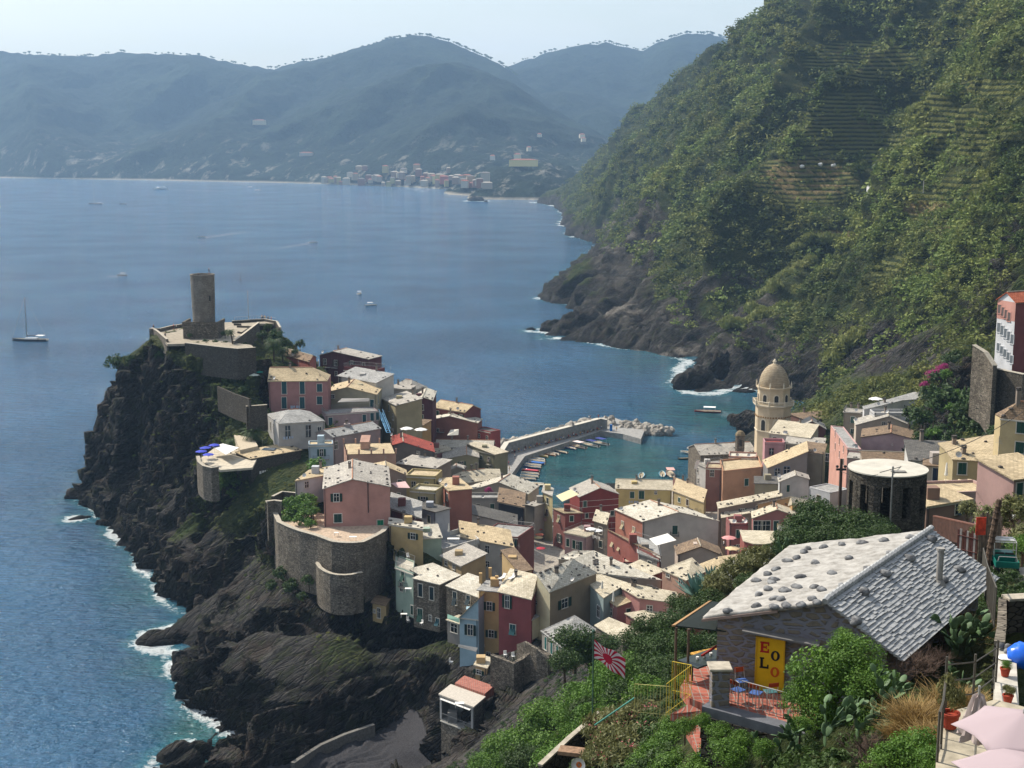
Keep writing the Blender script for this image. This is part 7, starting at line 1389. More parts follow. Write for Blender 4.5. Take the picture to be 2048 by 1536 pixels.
o = MB().box(-.9, .9, -.02, .02, 0, 2.0).build("red_banner", mat_plain('#c9452c', .7, var=.35, scale=4), None, loc=S3(620, 230, 79.2)); o.scale = (.3, 1, .5); tag(o, "bright orange red cloth banner above the plank fence", "banner")
o = empty("dead_palm_trunk", S3(690, 880, 77.6)); tag(o, "dark knobbly bare palm trunk beside the path", "trunk"); m = MB(); rr5 = random.Random(2)
for i in range(26):
    t = i / 26; m.tube((t * .5, 0, t * 4.2), (t * .5 + .02, 0, t * 4.2 + .2), .2 - .03 * (i % 2), .13, 7)
m.build("trunk", mat_plain('#57473a', .95, var=.4, scale=5), o)
# small terraces furniture on the village roofs
def lounger(P, rz, label, group=None, c=None):
    o = empty("sun_lounger", P, rz); tag(o, label, "sun lounger", group); mt = c or M_WHITE; MB().box(-.32, .32, -.9, .45, .28, .36).build("bed", mt, o); b = MB().box(-.32, .32, 0, .75, 0, .07).build("backrest", mt, o, loc=(0, .45, .3)); b.rotation_euler = (R(48), 0, 0); m = MB(); [m.box(x - .03, x + .03, y - .03, y + .03, 0, .28) for x in (-.28, .28) for y in (-.8, .35)]; m.build("legs", mt, o); return o
lounger(S(*K(6,1250,300), 26.4), -.6, "white sun lounger on the ochre tower's roof terrace, left one"); lounger(S(*K(6,1350,300), 26.4), -.6, "white sun lounger on the roof terrace tucked behind the hipped roof")
def pchair(P, rz, label, group=None):
    o = empty("plastic_chair", P, rz); tag(o, label, "chair", group); MB().box(-.25, .25, -.25, .25, .4, .45).build("seat", M_WHITE, o); MB().box(-.25, .25, .22, .27, .45, 1.0).build("backrest", M_WHITE, o); m = MB(); [m.tube((x, y, 0), (x * .95, y * .95, .4), .025, n=5) for x in (-.22, .22) for y in (-.22, .22)]; m.build("legs", M_WHITE, o); return o
pchair(S6(940,150,20.7), .2, "white reclining chair left of two above the rubble wall"); pchair(S6(1040,170,20.7), .3, "white reclining chair right of two above the rubble wall"); pchair(S6(265,240,21.3), 1.2, "white chair at the outer corner of the cove tower's red terrace")
pchair(S(*K(4,1620,1110), 25.2), .5, "white chair on the mint green house's glass railed balcony"); pchair(S(*K(6,290,740), 15.0), .6, "white chair under the grey stone house, beside the folding table"); pchair(S(*K(6,425,770), 15.0), -.8, "white chair at the right end of the stone house's lower terrace")
def table(P, w, d, h, label, mat=None, rz=0):
    o = empty("table", P, rz); tag(o, label, "table"); MB().box(-w/2, w/2, -d/2, d/2, h - .05, h).build("table_top", mat or M_WHITE, o); m = MB(); [m.tube((x, y, 0), (x, y, h - .05), .03, n=5) for x in (-w*.42, w*.42) for y in (-d*.42, d*.42)]; m.build("legs", mat or M_WHITE, o)
table(S(*K(4,885,880), 26.75), .9, .6, .7, "small white table on the bastion terrace"); table(S(*K(4,1055,925), 26.75), 1.4, .8, .75, "larger pale table on the bastion terrace"); table(S(*K(5,240,840), 22.4), 2.4, 1.1, .75, "white table with chairs on the white walled roof terrace")
table(S(*K(6,290,430), 20.0), 1.2, .8, .72, "white table on the stone house's little balcony"); table(S(*K(6,245,690), 15.2), 1.2, .7, .72, "white folding table on the lower stone terrace"); table(S6(370,780,16.3), 1.4, .8, .75, "pale table in the cove tower's loggia")
ca2 = lambda u, v, r, c, lb_, z, dr=.3: parasol(S(u, v, z) - ZV * 2.3, r, 0, lb_, random.random(), mat=mat_plain(c, .85, var=.05), seg=8, drop=dr, pole=2.3)
for i, (x, y, w_) in enumerate([(712,1215,"lowest left"),(738,1192,"upper middle"),(795,1175,"upper right"),(757,1235,"lowest right")]): u, v = K(1, x, y); ca2(u, v, 1.45, '#3c48b0', "blue parasol on the cliff restaurant terrace, the %s of four" % w_, 31.9, .28)
for u, v, r, c, lb_, z in [(*K(2,1660-55,990), 1.7, '#dcdad4', "white shade over the ochre alley house, left of a pair", 35.4), (*K(2,1750,1000), 1.7, '#dcdad4', "white shade over the ochre alley house, right of a pair", 35.2), (*K(5,1650,690), 1.3, '#dedcd6', "white parasol on the round balcony, left of two", 20.6), (*K(5,1715,705), 1.3, '#dedcd6', "white parasol on the round balcony, right of two", 20.3),
    (*K(8,1425,980), 1.5, '#c98a86', "flat pink parasol beside the off-white gable", 28.5), (*K(8,1465,1085), 1.6, '#c9b48c', "cream beige parasol below the flat pink one", 27.0), (*K(12,430,360), 1.9, '#dcdad4', "white parasol on the stone chimney house roof", 40.5), (516, 741, 1.5, '#0f6f60', "teal green parasol left of the dusky pink house", 43.8), (508, 747, 1.5, '#b9bfb0', "pale grey green parasol beside the teal one", 43.4), (*K(12,1380,1225), 1.6, '#cfccc4', "white parasol among trees near the brown brick house", 71),
    (*K(5,1110,695), 1.1, '#b0413c', "red market parasol highest up the lane", 6.2), (*K(5,1120,750), 1.2, '#b86a50', "orange red market parasol in the middle of the lane", 6.6), (*K(5,1110,780), 1.2, '#b5a678', "beige market parasol in the lane", 7.0), (*K(5,1135,890), 1.2, '#a83340', "red market parasol nearest in the lane", 8.0)]: ca2(u, v, r, c, lb_, z)
def closed(P, h, label, c='#dcd8cc'):
    o = empty("closed_parasol", P); tag(o, label, "parasol"); MB().lathe([(.03, h), (.1, h * .95), (.18, h * .6), (.26, h * .42), (.2, h * .4), (0, h * .4)], 8).build("cloth", mat_plain(c, .85), o, smooth=True); MB().tube((0, 0, 0), (0, 0, h), .03).build("pole", M_CG, o)
closed(S(*K(5,195,790), 22.4), 2.9, "closed white parasol on the white walled roof terrace"); closed(S(*K(7,1160,800), 22.8), 3.0, "closed cream parasol on the low salmon terrace"); closed(S(*K(7,1045,650), 24.2), 2.3, "closed white parasol on the grey green house's balcony"); closed(S(*K(12,965,1030), 56.5), 2.9, "closed cream parasol on the sun terrace by the yellow house")
for i in range(7): u, v = K(12, 900 + i * 48, 1075 - (i % 2) * 22); lounger(S(u, v, 55.6), -.9 + .2 * (i % 3), "cream sun lounger on the pinkish terrace", "cream sun loungers beside the closed parasol", mat_plain('#c9b994'))
def awning(name, label, pts, c, th=.05): P = [Vector(p) for p in pts]; o = MB().slab([p - P[0] for p in P], th).build(name, mat_plain(c, .85, var=.05), None, loc=P[0]); tag(o, label, "awning"); return o
awning("shade_sail", "white shade sail over the grey terrace beside the off-white gable", [S(*K(8,605,1010),29.4), S(*K(8,680,1080),28.8), S(*K(8,885,1025),29.4), S(*K(8,795,955),30)], '#dcd9d0')
awning("awning", "cream box awning on the brick red block's balcony", [S(*K(5,1290,365),19.8), S(*K(5,1355,425),19.2), S(*K(5,1525,350),19.6), S(*K(5,1440,300),20.2)], '#d6caa2')
awning("awning", "white scalloped awning across the light blue house's front", [S(*K(6,805,965),18.6), S(*K(6,800,990),18.1), S(*K(6,985,1040),17.9), S(*K(6,1000,1000),18.6)], '#d3cfc6')
awning("awning", "green and white striped awning left of the light blue house", [S(*K(6,690,655),19.6), S(*K(6,690,700),18.9), S(*K(6,812,745),18.8), S(*K(6,815,700),19.6)], '#8fb5a0')
awning("awning", "grey cloth awning over the mauve house's terrace", [S(*K(2,895,740),37.4), S(*K(2,1215,730),37.2), S(*K(2,1225,698),37.8), S(*K(2,940,700),37.9)], '#8a8680')
awning("awning", "pink shade cloth over the terrace right of the pink villa", [S(*K(4,1440,340),32.5), S(*K(4,1510,385),32.0), S(*K(4,1640,388),32.0), S(*K(4,1590,320),32.6)], '#c9a8a4')
awning("awning", "torn white awning before the rust brown gable", [S(*K(3,585,670),20.5), S(*K(3,700,665),20.2), S(*K(3,705,605),21.4), S(*K(3,620,612),21.2)], '#c9c3b4')
awning("awning", "white awning hanging over the harbour at the narrow white house", [S(*K(8,1065,290),17), S(*K(8,1095,300),16.6), S(*K(8,1125,205),18.6), S(*K(8,1085,215),18.8)], '#dcd9d2')
# blue steel stairs
P0, P1 = S(*K(2,1320,850), 33.5), S(*K(2,1400,1050), 31.0); o = empty("blue_stairs", P0); tag(o, "light blue steel stair zigzagging beside the grey slate roof", "stairs"); M_BL = mat_plain('#5f9cc4', .5); m = MB()
for s_ in (0, .9): m.tube(Vector((s_, 0, 0)), P1 - P0 + Vector((s_, 0, 0)), .08); m.tube(Vector((s_, 0, 1)), P1 - P0 + Vector((s_, 0, 1)), .05)
for i in range(12): q = (P1 - P0) * (i / 11); m.box(q.x, q.x + .9, q.y - .12, q.y + .12, q.z - .02, q.z + .03)
m.build("flight", M_BL, o)
def mat_leaf(name, a, b, c=None, tr=0.25, rough=.6):
    n = N(name); t = n.attr('tint'); cc = n.mix(n.ramp(t, 0, 1), srgb(a), srgb(b)); cc = n.mix(n.ramp(n.noise(n.pos(), .05, 3), .4, .65, 0, .5), cc, srgb(c or b)); n.set(col=cc, rough=rough, spec=.25)
    tb_ = n.n("ShaderNodeBsdfTranslucent", {'Color': cc}); mx = n.n("ShaderNodeMixShader", {0: tr}); n.t.links.new(n.b.outputs[0], mx.inputs[1]); n.t.links.new(tb_.outputs[0], mx.inputs[2]); n.t.links.new(mx.outputs[0], n.o.inputs[0]); return n.m
ML_D = mat_leaf("leaves_dark", '#1e3016', '#47602a', '#3a4a22'); ML_B = mat_leaf("leaves_bright", '#2a4a18', '#6b8c34', '#4e7426'); ML_O = mat_leaf("leaves_olive", '#3c4526', '#7e8050', '#6d6a40')
ML_S = mat_leaf("scrub_leaves", '#283a1d', '#748542', '#8c8848', .22, .8); ML_M = mat_leaf("magenta_bracts", '#6d1446', '#b23a80'); ML_P = mat_leaf("pink_petals", '#b03a50', '#d87886'); ML_W = mat_leaf("white_petals", '#b8b8ac', '#e0dfd6'); ML_T = mat_leaf("dry_grass", '#6d5834', '#a98d55', '#8f7444', .1)
ML_C = mat_plain('#4c6440', .6, var=.3, scale=2); M_TW = mat_plain('#5c4c42', .9, var=.3, scale=5); M_BARK = mat_plain('#4a3d30', .95, var=.3, scale=3); ML_R = mat_leaf("reed_leaves", '#5a6c34', '#96985a', '#8a8a4c', .2)
def crown(seed, n=1500, size=.16, clumps=26, long=1.0, spread=.3, flat=.0, up=0.0):
    r = np.random.RandomState(seed); c = r.normal(size=(clumps, 3)); c /= np.linalg.norm(c, axis=1)[:, None]; c[:, 2] = np.where(c[:, 2] < -.3, -c[:, 2], c[:, 2]); c = c * r.uniform(.45, .95, (clumps, 1)); k = r.randint(0, clumps, n)
    cs = r.uniform(.6, 1.25, clumps)[k]; p = c[k] + r.normal(size=(n, 3)) * (spread * cs)[:, None] * .55; L_ = np.linalg.norm(p, axis=1); p = p * np.minimum(1, 1.15 / np.maximum(L_, 1e-3))[:, None]
    out_ = p / np.maximum(np.linalg.norm(p, axis=1), .2)[:, None]; nr = out_ * .8 + r.normal(size=(n, 3)) * .55; nr /= np.linalg.norm(nr, axis=1)[:, None]
    a = np.cross(nr, r.normal(size=(n, 3))); a[:, 2] += up; a /= np.linalg.norm(a, axis=1)[:, None]; b = np.cross(nr, a); s_ = size * r.uniform(.6, 1.3, n)[:, None]; a = a * s_ * long; b = b * s_ * .55
    V_ = np.stack([p - a, p + b * .9, p + a, p - b * .9], 1).reshape(-1, 3); F_ = np.arange(4 * n).reshape(n, 4); ti = np.clip(r.uniform(0, .5, clumps)[k] + r.uniform(0, .5, n), 0, 1); return V_, F_, np.repeat(ti, 4)
def crown_mesh(name, seed, mat, **kw): V_, F_, t_ = crown(seed, **kw); return np_mesh(name, V_, F_, mat, False, {'tint': t_})
_cr = {}
def crowns(kind):
    if kind == 'twig' and kind not in _cr: _cr[kind] = [twigs(3), twigs(4)]
    if kind == 'dry' and kind not in _cr: _cr[kind] = [blades(3), blades(4)]
    if kind not in _cr:
        spec = {'green': (ML_B, dict(n=4200, size=.062, clumps=38, spread=.36)), 'dark': (ML_D, dict(n=4200, size=.062, clumps=38, spread=.36)), 'small': (ML_D, dict(n=700, size=.15)), 'smallb': (ML_B, dict(n=700, size=.15)), 'olive': (ML_O, dict(n=1800, size=.08, long=1.5)), 'lemon': (ML_B, dict(n=6500, size=.048, clumps=44, spread=.3)),
                'olean': (ML_O, dict(n=3800, size=.07, long=1.9, up=.6)), 'pink': (ML_P, dict(n=420, size=.035, clumps=22, spread=.22)), 'whitef': (ML_W, dict(n=380, size=.035, clumps=26, spread=.18)), 'magenta': (ML_M, dict(n=1300, size=.09)), 'dry': (ML_T, dict(n=5200, size=.032, long=8, up=1.5, spread=.42)), 'twig': (M_TW, dict(n=9000, size=.02, long=10, clumps=16, spread=.95)), 'reed': (ML_R, dict(n=1500, size=.16, long=2.2, up=2.0))}[kind]
        _cr[kind] = [crown_mesh({'pink': 'flowers', 'whitef': 'flowers'}.get(kind, 'foliage'), 40 + i * 7 + len(_cr), spec[0], **spec[1]) for i in range(2)]
    return _cr[kind]
def twigs(seed):
    r = random.Random(seed); m = MB()
    def br(p, d, L_, w, lv):
        q = p + d * L_; m.tube(p, q, w, w * .6, 3, cap=False)
        if lv < 3:
            for _ in range(r.choice((2, 3, 3, 4)) if lv else 4): br(p.lerp(q, r.uniform(.4, 1)), (d + Vector((r.uniform(-1, 1), r.uniform(-1, 1), r.uniform(-.5, .7))) * .8).normalized(), L_ * r.uniform(.5, .85), w * .6, lv + 1)
    for i in range(34): br(Vector((r.uniform(-.5, .5), r.uniform(-.5, .5), -.7)), Vector((r.uniform(-1, 1), r.uniform(-1, 1), r.uniform(.3, 1.3))).normalized(), r.uniform(.45, .75), .016, 0)
    return m.mesh("branches", M_TW)
def blades(seed):
    r = np.random.RandomState(seed); n = 1500; b = np.stack([r.normal(size=n) * .5, r.normal(size=n) * .5, -.75 + r.uniform(-.1, .1, n)], 1); d = np.stack([r.normal(size=n) * .45 + b[:, 0] * .5, r.normal(size=n) * .45 + b[:, 1] * .5, r.uniform(.7, 1.5, n)], 1); s_ = r.normal(size=(n, 3)); s_[:, 2] = 0; s_ = s_ / np.linalg.norm(s_, axis=1)[:, None] * .016; md = b + d * .55; tp = b + d * np.array([1.35, 1.35, .9])
    return np_mesh("blades", np.stack([b - s_, b + s_, md + s_, md - s_, tp, tp, md + s_, md - s_], 1).reshape(-1, 3), np.array([[0, 1, 2, 3], [7, 6, 5, 4]])[None].repeat(n, 0).reshape(n, 2, 4).reshape(-1, 4) + np.repeat(np.arange(n) * 8, 2)[:, None], ML_T, False, {'tint': np.repeat(r.uniform(0, 1, n), 8)})
def trunk_mesh():
    m = MB(); m.tube((0, 0, -1.6), (.03, 0, -.5), .085, .06, 7)
    for i in range(5): a = i * 1.3; m.tube((.03, 0, -.5), (math.cos(a) * .5, math.sin(a) * .5, .2), .05, .015, 5)
    return m.mesh("trunk", M_BARK)
M_TRK = trunk_mesh(); _pn = 0
def plant(kind, name, label, P, rx, rz=None, cat="shrub", group=None, extra=None):
    global _pn; _pn += 1; rz = rx * .85 if rz is None else rz; o = empty(name, P, random.random() * 6.28); tag(o, label, cat, group); o.scale = (rx, rx * random.uniform(.85, 1.1), rz); put("foliage", crowns(kind)[_pn % 2], o); put("trunk", M_TRK, o)
    if extra: put("flowers", crowns(extra)[_pn % 2], o, None, None, (1.06,) * 3)
    return o
def place(kind, lst, name, label, cat="shrub", group=None, extra=None, Yr=None):
    us_ = sorted(t[0] for t in lst); on_ = 'second third fourth fifth sixth seventh eighth ninth tenth eleventh twelfth thirteenth fourteenth fifteenth sixteenth seventeenth eighteenth nineteenth twentieth twenty-first twenty-second'.split(); lab0 = label; used_ = set()
    for t in lst:
        u, v, Y, r = t; k_ = us_.index(u)
        while k_ in used_: k_ += 1
        used_.add(k_)
        if len(lst) > 1 and k_ <= 21: label = lab0 + (', leftmost' if k_ == 0 else ', rightmost' if k_ == len(lst) - 1 else ', %s from the left' % on_[k_ - 1])
        r *= (1.22 if kind in ('green', 'dark', 'olean') else 1.0); plant(kind, name, label, G(u, v, Y), r / FPX * Y, None, cat, group, extra)
gs_ = "green shrubs covering the near slope"
place('green', [(1010,1505,112,42),(1060,1488,108,42),(1085,1440,106,40),(1130,1445,101,42),(1152,1405,98,36),(1195,1395,94,40),(1235,1372,88,42),(1215,1345,92,30),(1272,1345,86,40),(1150,1475,96,36),(1000,1540,110,36),(1105,1500,100,40),(1120,1530,92,44),(1290,1392,74,38),(1180,1448,88,38),(1230,1420,80,38),(965,1535,118,30),(1330,1395,66,34),(1370,1380,62,26),(1160,1500,84,36)], "shrub", "light green shrub on the slope below the flag", group=gs_)
place('dark', [(1305,1308,84,40),(1340,1300,80,38),(1300,1262,90,34),(1345,1255,84,34),(1322,1352,76,44),(1375,1300,72,34),(1275,1290,92,34),(1360,1345,66,34),(1245,1405,80,40),(1045,1530,95,40),(1170,1430,90,32)], "shrub", "dark leafy bush below the canopy, left of the cottage", group="dark bushes below the canopy")
place('dark', [(1150,1290,150,38),(1180,1320,150,34),(1210,1300,150,30),(1130,1330,140,30),(1220,1350,130,30)], "shrub", "dark rounded shrub in the walled garden behind the flagpole", group="rounded shrubs behind the flagpole")
place('olean', [(1215,1470,62,46),(1262,1452,61,48),(1310,1450,60,44),(1238,1500,58,50),(1290,1500,57,50),(1205,1520,57,40),(1260,1532,55,46)], "oleander", "pink flowering oleander bush with narrow leaves at the bottom centre", group="pink oleanders at the bottom centre", extra='pink')
place('green', [(1345,1462,54,30),(1385,1436,52,26),(1420,1428,51,22),(1335,1500,53,38),(1300,1530,52,40),(1370,1530,50,34),(1425,1515,47,34),(1460,1500,46,32),(1345,1540,49,40),(1400,1548,46,36),(1440,1470,44.3,24),(1482,1486,43.6,24),(1402,1446,45.4,20),(1370,1458,45.6,22),(1525,1500,42.6,24),(1455,1515,43,34)], "creeper", "glossy green creeper clump below the cottage terrace", "creeper", "creepers below the cottage terrace")
place('lemon', [(1668,1368,43.5,98)], "lemon_tree", "big glossy bright green lemon tree in front of the cottage gable", "tree"); place('lemon', [(1705,1330,43,66),(1645,1440,43,60),(1745,1450,41.5,56)], "leafy_shrub", "bright glossy side growth of the lemon tree thicket", group="lemon thicket in front of the cottage"); place('lemon', [(1608,1400,44,52)], "leafy_shrub", "bright leafy shrub over the terrace railing, left of the lemon tree"); place('lemon', [(1745,1385,42,66)], "leafy_shrub", "bright leafy shrub under the slate eave, right of the lemon tree"); place('lemon', [(1690,1285,44.5,34)], "leafy_shoot", "upright light green shoot against the cottage gable")
place('olean', [(1478,1150,92,36),(1512,1128,92,34),(1440,1180,90,34)], "oleander", "white flowering oleander between the tan roof and the cottage", group="white oleanders behind the cottage", extra='whitef')
place('dark', [(1420,1215,88,34),(1385,1225,90,30),(1360,1215,96,26),(1500,1180,86,32)], "shrub", "dark green shrub under the white oleander", group="dark shrubs under the white oleander")
place('dark', [(1600,1068,112,36),(1640,1055,114,42),(1690,1062,112,44),(1738,1070,110,42),(1625,1030,116,34),(1583,1092,106,34),(1660,1092,104,40),(1718,1095,102,36),(1770,1078,106,28),(1540,1112,98,22)], "evergreen_tree", "dark dense evergreen tree in front of the round stone tower", "tree", "evergreens in front of the round tower")
place('olive', [(1985,1045,86,46),(2028,1030,84,46),(2050,1075,80,40),(1965,1075,88,30),(1935,1020,100,26)], "olive_tree", "grey green olive tree behind the plank fence", "tree", "olive trees behind the plank fence"); place('green', [(2046,1098,76,26)], "shrub", "light green bush behind the utility truck")
place('small', [(1845,838,275,26),(1880,870,262,30),(1920,850,262,34),(1950,800,270,36),(1900,800,285,34),(1860,790,300,26),(1975,830,250,34),(1930,770,300,30),(1880,760,315,24),(1990,790,262,30),(1850,880,262,24),(1960,860,248,30),(1905,885,255,26),(1990,870,240,26),(1820,830,285,20),(1940,745,315,26),(1975,765,290,26),(2010,780,262,24),(1910,725,340,26),(2035,790,250,24),(1935,825,262,30),(1870,815,285,26)], "bush", "deep green bush on the bank above the yellow house", "bush", "green bushes on the bank")
place('smallb', [(1895,752,310,16),(1905,820,270,16),(1868,868,260,16),(1958,780,280,16),(1918,790,284,14)], "bush", "yellow green bush standing out on the green bank", "bush", "yellow green bushes on the bank")
place('small', [(1958,720,300,18),(1972,755,282,20),(1990,772,268,20),(1955,760,290,20),(2015,770,258,20),(2040,768,255,18),(1985,745,285,12)], 'bush', 'green bush against the retaining wall of the salmon building', 'bush', 'bushes against the retaining wall'); place('magenta', [(1868,752,322,17),(1886,740,326,16),(1850,770,318,11)], "bougainvillea", "magenta bougainvillea above the modern white house", "bougainvillea", "magenta bougainvillea clumps"); place('magenta', [(*K(3,1010,1235),336,9)], "bougainvillea", "purple bougainvillea on the pale gable roof by the boats", "bougainvillea"); place('pink', [(1990,462,470,16)], "flowering_bush", "faded red flowering bush on the upper terraces", "bush")
place('smallb', [(*K(4,560,520),268,18),(*K(4,500,600),266,22),(*K(4,600,590),264,18),(*K(4,430,660),266,20),(*K(4,560,680),262,20),(*K(4,620,760),258,14),(*K(4,400,560),268,18),(*K(4,470,540),270,16),(*K(4,650,640),261,14),(*K(4,380,720),264,14),(*K(4,500,740),260,16),(*K(4,640,520),268,14)], "garden_vine", "yellow green pergola vine in the pink villa's garden", "vine", "vines in the pink villa's garden")
place('small', [(565,1150,258,22),(585,1175,254,20),(618,1160,252,18),(545,1172,260,14),(605,1195,250,14),(*K(4,440,1030),262,10)], "bush", "green bush clinging to the rock under the stone bastion", "bush", "bushes under the stone bastion"); place('smallb', [(632,935,292,22)], "round_bush", "round bright green bush beside the pale blue block", "bush")
place('small', [(440,752,346,10),(455,765,344,13),(480,775,342,14),(430,710,352,14),(445,720,350,14),(500,700,352,10),(555,672,372,16),(575,690,372,14),(525,672,375,12),(590,705,368,8),(410,685,357,8),(430,687,356,9),(448,690,355,9),(460,800,338,16),(485,785,338,14),(440,820,338,14),(420,840,337,12),(500,880,325,10),(525,900,320,9)], "bush", "dark bush on the castle rock and its garden ledges", "bush", "bushes on the castle rock")
place('smallb', [(548,698,368,12),(490,830,336,13),(470,855,333,10),(480,745,346,9),(430,1000,312,14),(445,970,312,16),(465,990,309,14),(420,960,316,10),(448,955,314,20),(470,965,312,20),(430,985,313,16),(492,950,311,14)], "bush", "fresh green bush on a ledge of the castle rock", "bush", "fresh green bushes on ledges of the castle rock"); place('small', [(470,692,355,10),(490,694,353,10),(395,690,355,9),(415,692,354,8),(380,672,360,7),(450,668,362,9),(535,655,380,10),(600,690,372,12),(350,720,356,12),(320,712,362,12),(380,715,352,10)], "bush", "low hedge bush along the castle terrace edge", "bush", "hedge bushes on the castle terrace"); place('twig', [(318,690,366,16)], "dry_bush", "dry brown bush at the castle's left corner", "bush"); place('small', [(235,728,378,24),(258,720,370,12)], "bush", "wind shaped bush at the left edge of the cliff", "bush", "wind shaped bushes on the cliff's left edge")
place('twig', [(1850,1250,50,44),(1835,1320,46,46),(1890,1270,50,34),(1800,1290,48,26),(1870,1310,47,34)], "dry_bush", "tangled brown leafless bush right of the slate roof", "bush", "leafless bushes right of the slate roof"); place('twig', [(1740,1492,38,62)], "dry_bush", "tangled purple brown twigs at the bottom", "bush")
place('dry', [(1915,1215,58,36),(1940,1250,52,34),(1885,1215,58,22)], "dry_grass_clump", "tall tan dry grass beside the wire fence", "grass", "dry grass by the wire fence"); place('dry', [(1835,1425,38,40),(1870,1470,36,36),(1900,1395,40,34),(1935,1395,38,26),(1800,1460,38,24)], "dry_grass_clump", "golden dry grass clump near the terracotta tub", "grass", "golden grass near the tub"); place('green', [(1835,1510,34,50),(1775,1530,34,40),(1865,1530,31,34)], "shrub", "small leaved green bush at the bottom right", group="small leaved bushes at the bottom right"); place('green', [(1590,1340,45,16),(1600,1455,42,22)], "shrub", "pale green twiggy shrub by the cottage steps", group="twiggy shrubs by the cottage steps")
# succulents in pots
for i, p_ in enumerate(pots): f = put("plant", crowns(['green', 'olean', 'olive'][i])[0], p_, (0, 0, [.3, .3, .75][i]), None, [(.17, .17, .13), (.18, .18, .13), (.3, .3, .5)][i])
# prickly pears
def pear_mesh(seed):
    r = random.Random(seed); m = MB(); st_ = [((0, 0, 0), Vector((0, 0, 1)), 0)]; n_ = 0
    while st_ and n_ < 34:
        P, d, lv = st_.pop(0); n_ += 1; L_ = r.uniform(.26, .38) * (1 - .06 * lv); tw = r.uniform(0, math.pi); q = d.to_track_quat('Z', 'Y') @ Matrix.Rotation(tw, 3, 'Z').to_quaternion(); M4 = Matrix.Translation(Vector(P) + d * L_ * .5) @ q.to_matrix().to_4x4()
        a = MB().sphere((0, 0, 0), 1, 12, sc=(L_ * .36, L_ * .075, L_ * .55)); m.add([M4 @ Vector(v) for v in a.v], a.f)
        if lv < 5:
            for k in range(r.choice((1, 2, 2, 3))):
                nd = (d + Vector((r.uniform(-.9, .9), r.uniform(-.9, .9), r.uniform(-.1, .7)))).normalized(); st_.append((Vector(P) + d * L_ * .93 + nd * .02, nd, lv + 1))
    return m.mesh("pads", ML_C, True)
pm = [pear_mesh(i) for i in (3, 8, 12)]
for i, (u, v, Y, s_, lb_) in enumerate([(1650,1475,40,1.25,"prickly pear beneath the lemon tree, the left of two"), (1715,1460,40,1.2,"prickly pear beneath the lemon tree, the right of two"), (1500,1520,45,1.1,"prickly pear below the cottage terrace, leftmost"), (1555,1535,43,1.2,"prickly pear at the bottom edge below the terrace"), (1765,1400,41,1.2,"pale padded prickly pear under the slate eave"), (1900,1330,49,1.7,"big dark prickly pear behind the pipe fence"), (1935,1300,50,1.6,"dark prickly pear against the ledge"), (1915,1400,45,1.3,"low prickly pear behind the big terracotta tub"), (1872,1205,56,1.2,"single tall prickly pear beside the slate roof"), (1952,1160,66,.9,"small prickly pear by the far corner of the slate roof"), (1585,1480,42,1.0,"prickly pear cluster by the steps"), (1565,1112,78,1.1,"prickly pear peeking over the white roof's far edge")]):
    P = G(u, v, Y); o = put("prickly_pear", pm[i % 3], None, P - ZV * .3, (0, 0, i * 1.9), (s_,) * 3); tag(o, lb_, "cactus")
def agave(P, s_, label):
    m = MB(); r = random.Random(int(P.x * 10))
    for i in range(26):
        a = i * 2.4; el = .35 + (i / 26) * 1.1; L_ = 1.2 - .3 * i / 26; d = Vector((math.cos(a) * math.cos(el), math.sin(a) * math.cos(el), math.sin(el))); sd = Vector((-math.sin(a), math.cos(a), 0)) * .11; t = d * L_; m.add([-sd, sd, t * .5 + sd * 1.1 - ZV * .02, t * .5 - sd * 1.1 - ZV * .02, t + ZV * .03, t * .5 - ZV * .07], [(0, 1, 2, 3), (3, 2, 4), (0, 3, 5), (1, 5, 2), (3, 4, 5), (2, 5, 4)])
    o = m.build("agave", mat_plain('#5d7a6e', .6, var=.15), None, loc=P); o.scale = (s_,) * 3; tag(o, label, "agave")
agave(G(1395,1195,98), 2.0, "blue grey agave rosette in front of the bright orange sided house"); agave(G(1425,1170,96), 1.5, "smaller agave leaning behind the first"); agave(G(1450,1190,92), 1.3, "agave rosette under the white oleander")
# palms
def palm(P, h, r, label, n=34, droop=1.0, tr=.22, lean=0.0):
    o = empty("palm_tree", P); tag(o, label, "palm"); m = MB(); k = 7
    for i in range(k): m.tube((lean * (i / k) ** 2, 0, h * i / k), (lean * ((i + 1) / k) ** 2, 0, h * (i + 1) / k + .02), tr * (1 - .3 * i / k), tr * (1 - .3 * (i + 1) / k), 8)
    m.build("trunk", M_BARK, o); rr_ = random.Random(int(abs(P.x) * 7)); fv = []; ff = []; ft = []
    for i in range(n):
        a = i * 2.39996; e0 = .95 - 1.25 * (i / n) * droop; base = Vector((lean, 0, h)); seg = 9; pts = []; d = Vector((math.cos(a) * math.cos(e0), math.sin(a) * math.cos(e0), math.sin(e0))); p = base.copy()
        for s_ in range(seg + 1): pts.append(p.copy()); p = p + d * (r / seg); d = (d + Vector((0, 0, -.17 * droop))).normalized()
        for s_ in range(1, seg + 1):
            tdir = (pts[s_] - pts[s_ - 1]).normalized(); side = tdir.cross(ZV).normalized(); w = r * .26 * math.sin(math.pi * (s_ / (seg + 1)) ** .7) + .05
            for sg in (-1, 1):
                for q_ in (0, .5):
                    b = pts[s_ - 1].lerp(pts[s_], q_); e = b + side * sg * w + tdir * w * .5 - ZV * w * .35; z0 = len(fv); fv += [tuple(b), tuple(b + tdir * r * .03), tuple(e)]; ff.append((z0, z0 + 1, z0 + 2)); ft += [rr_.random()] * 3
    put("fronds", np_mesh("fronds", fv, np.array(ff), ML_D, False, {'tint': ft}), o)
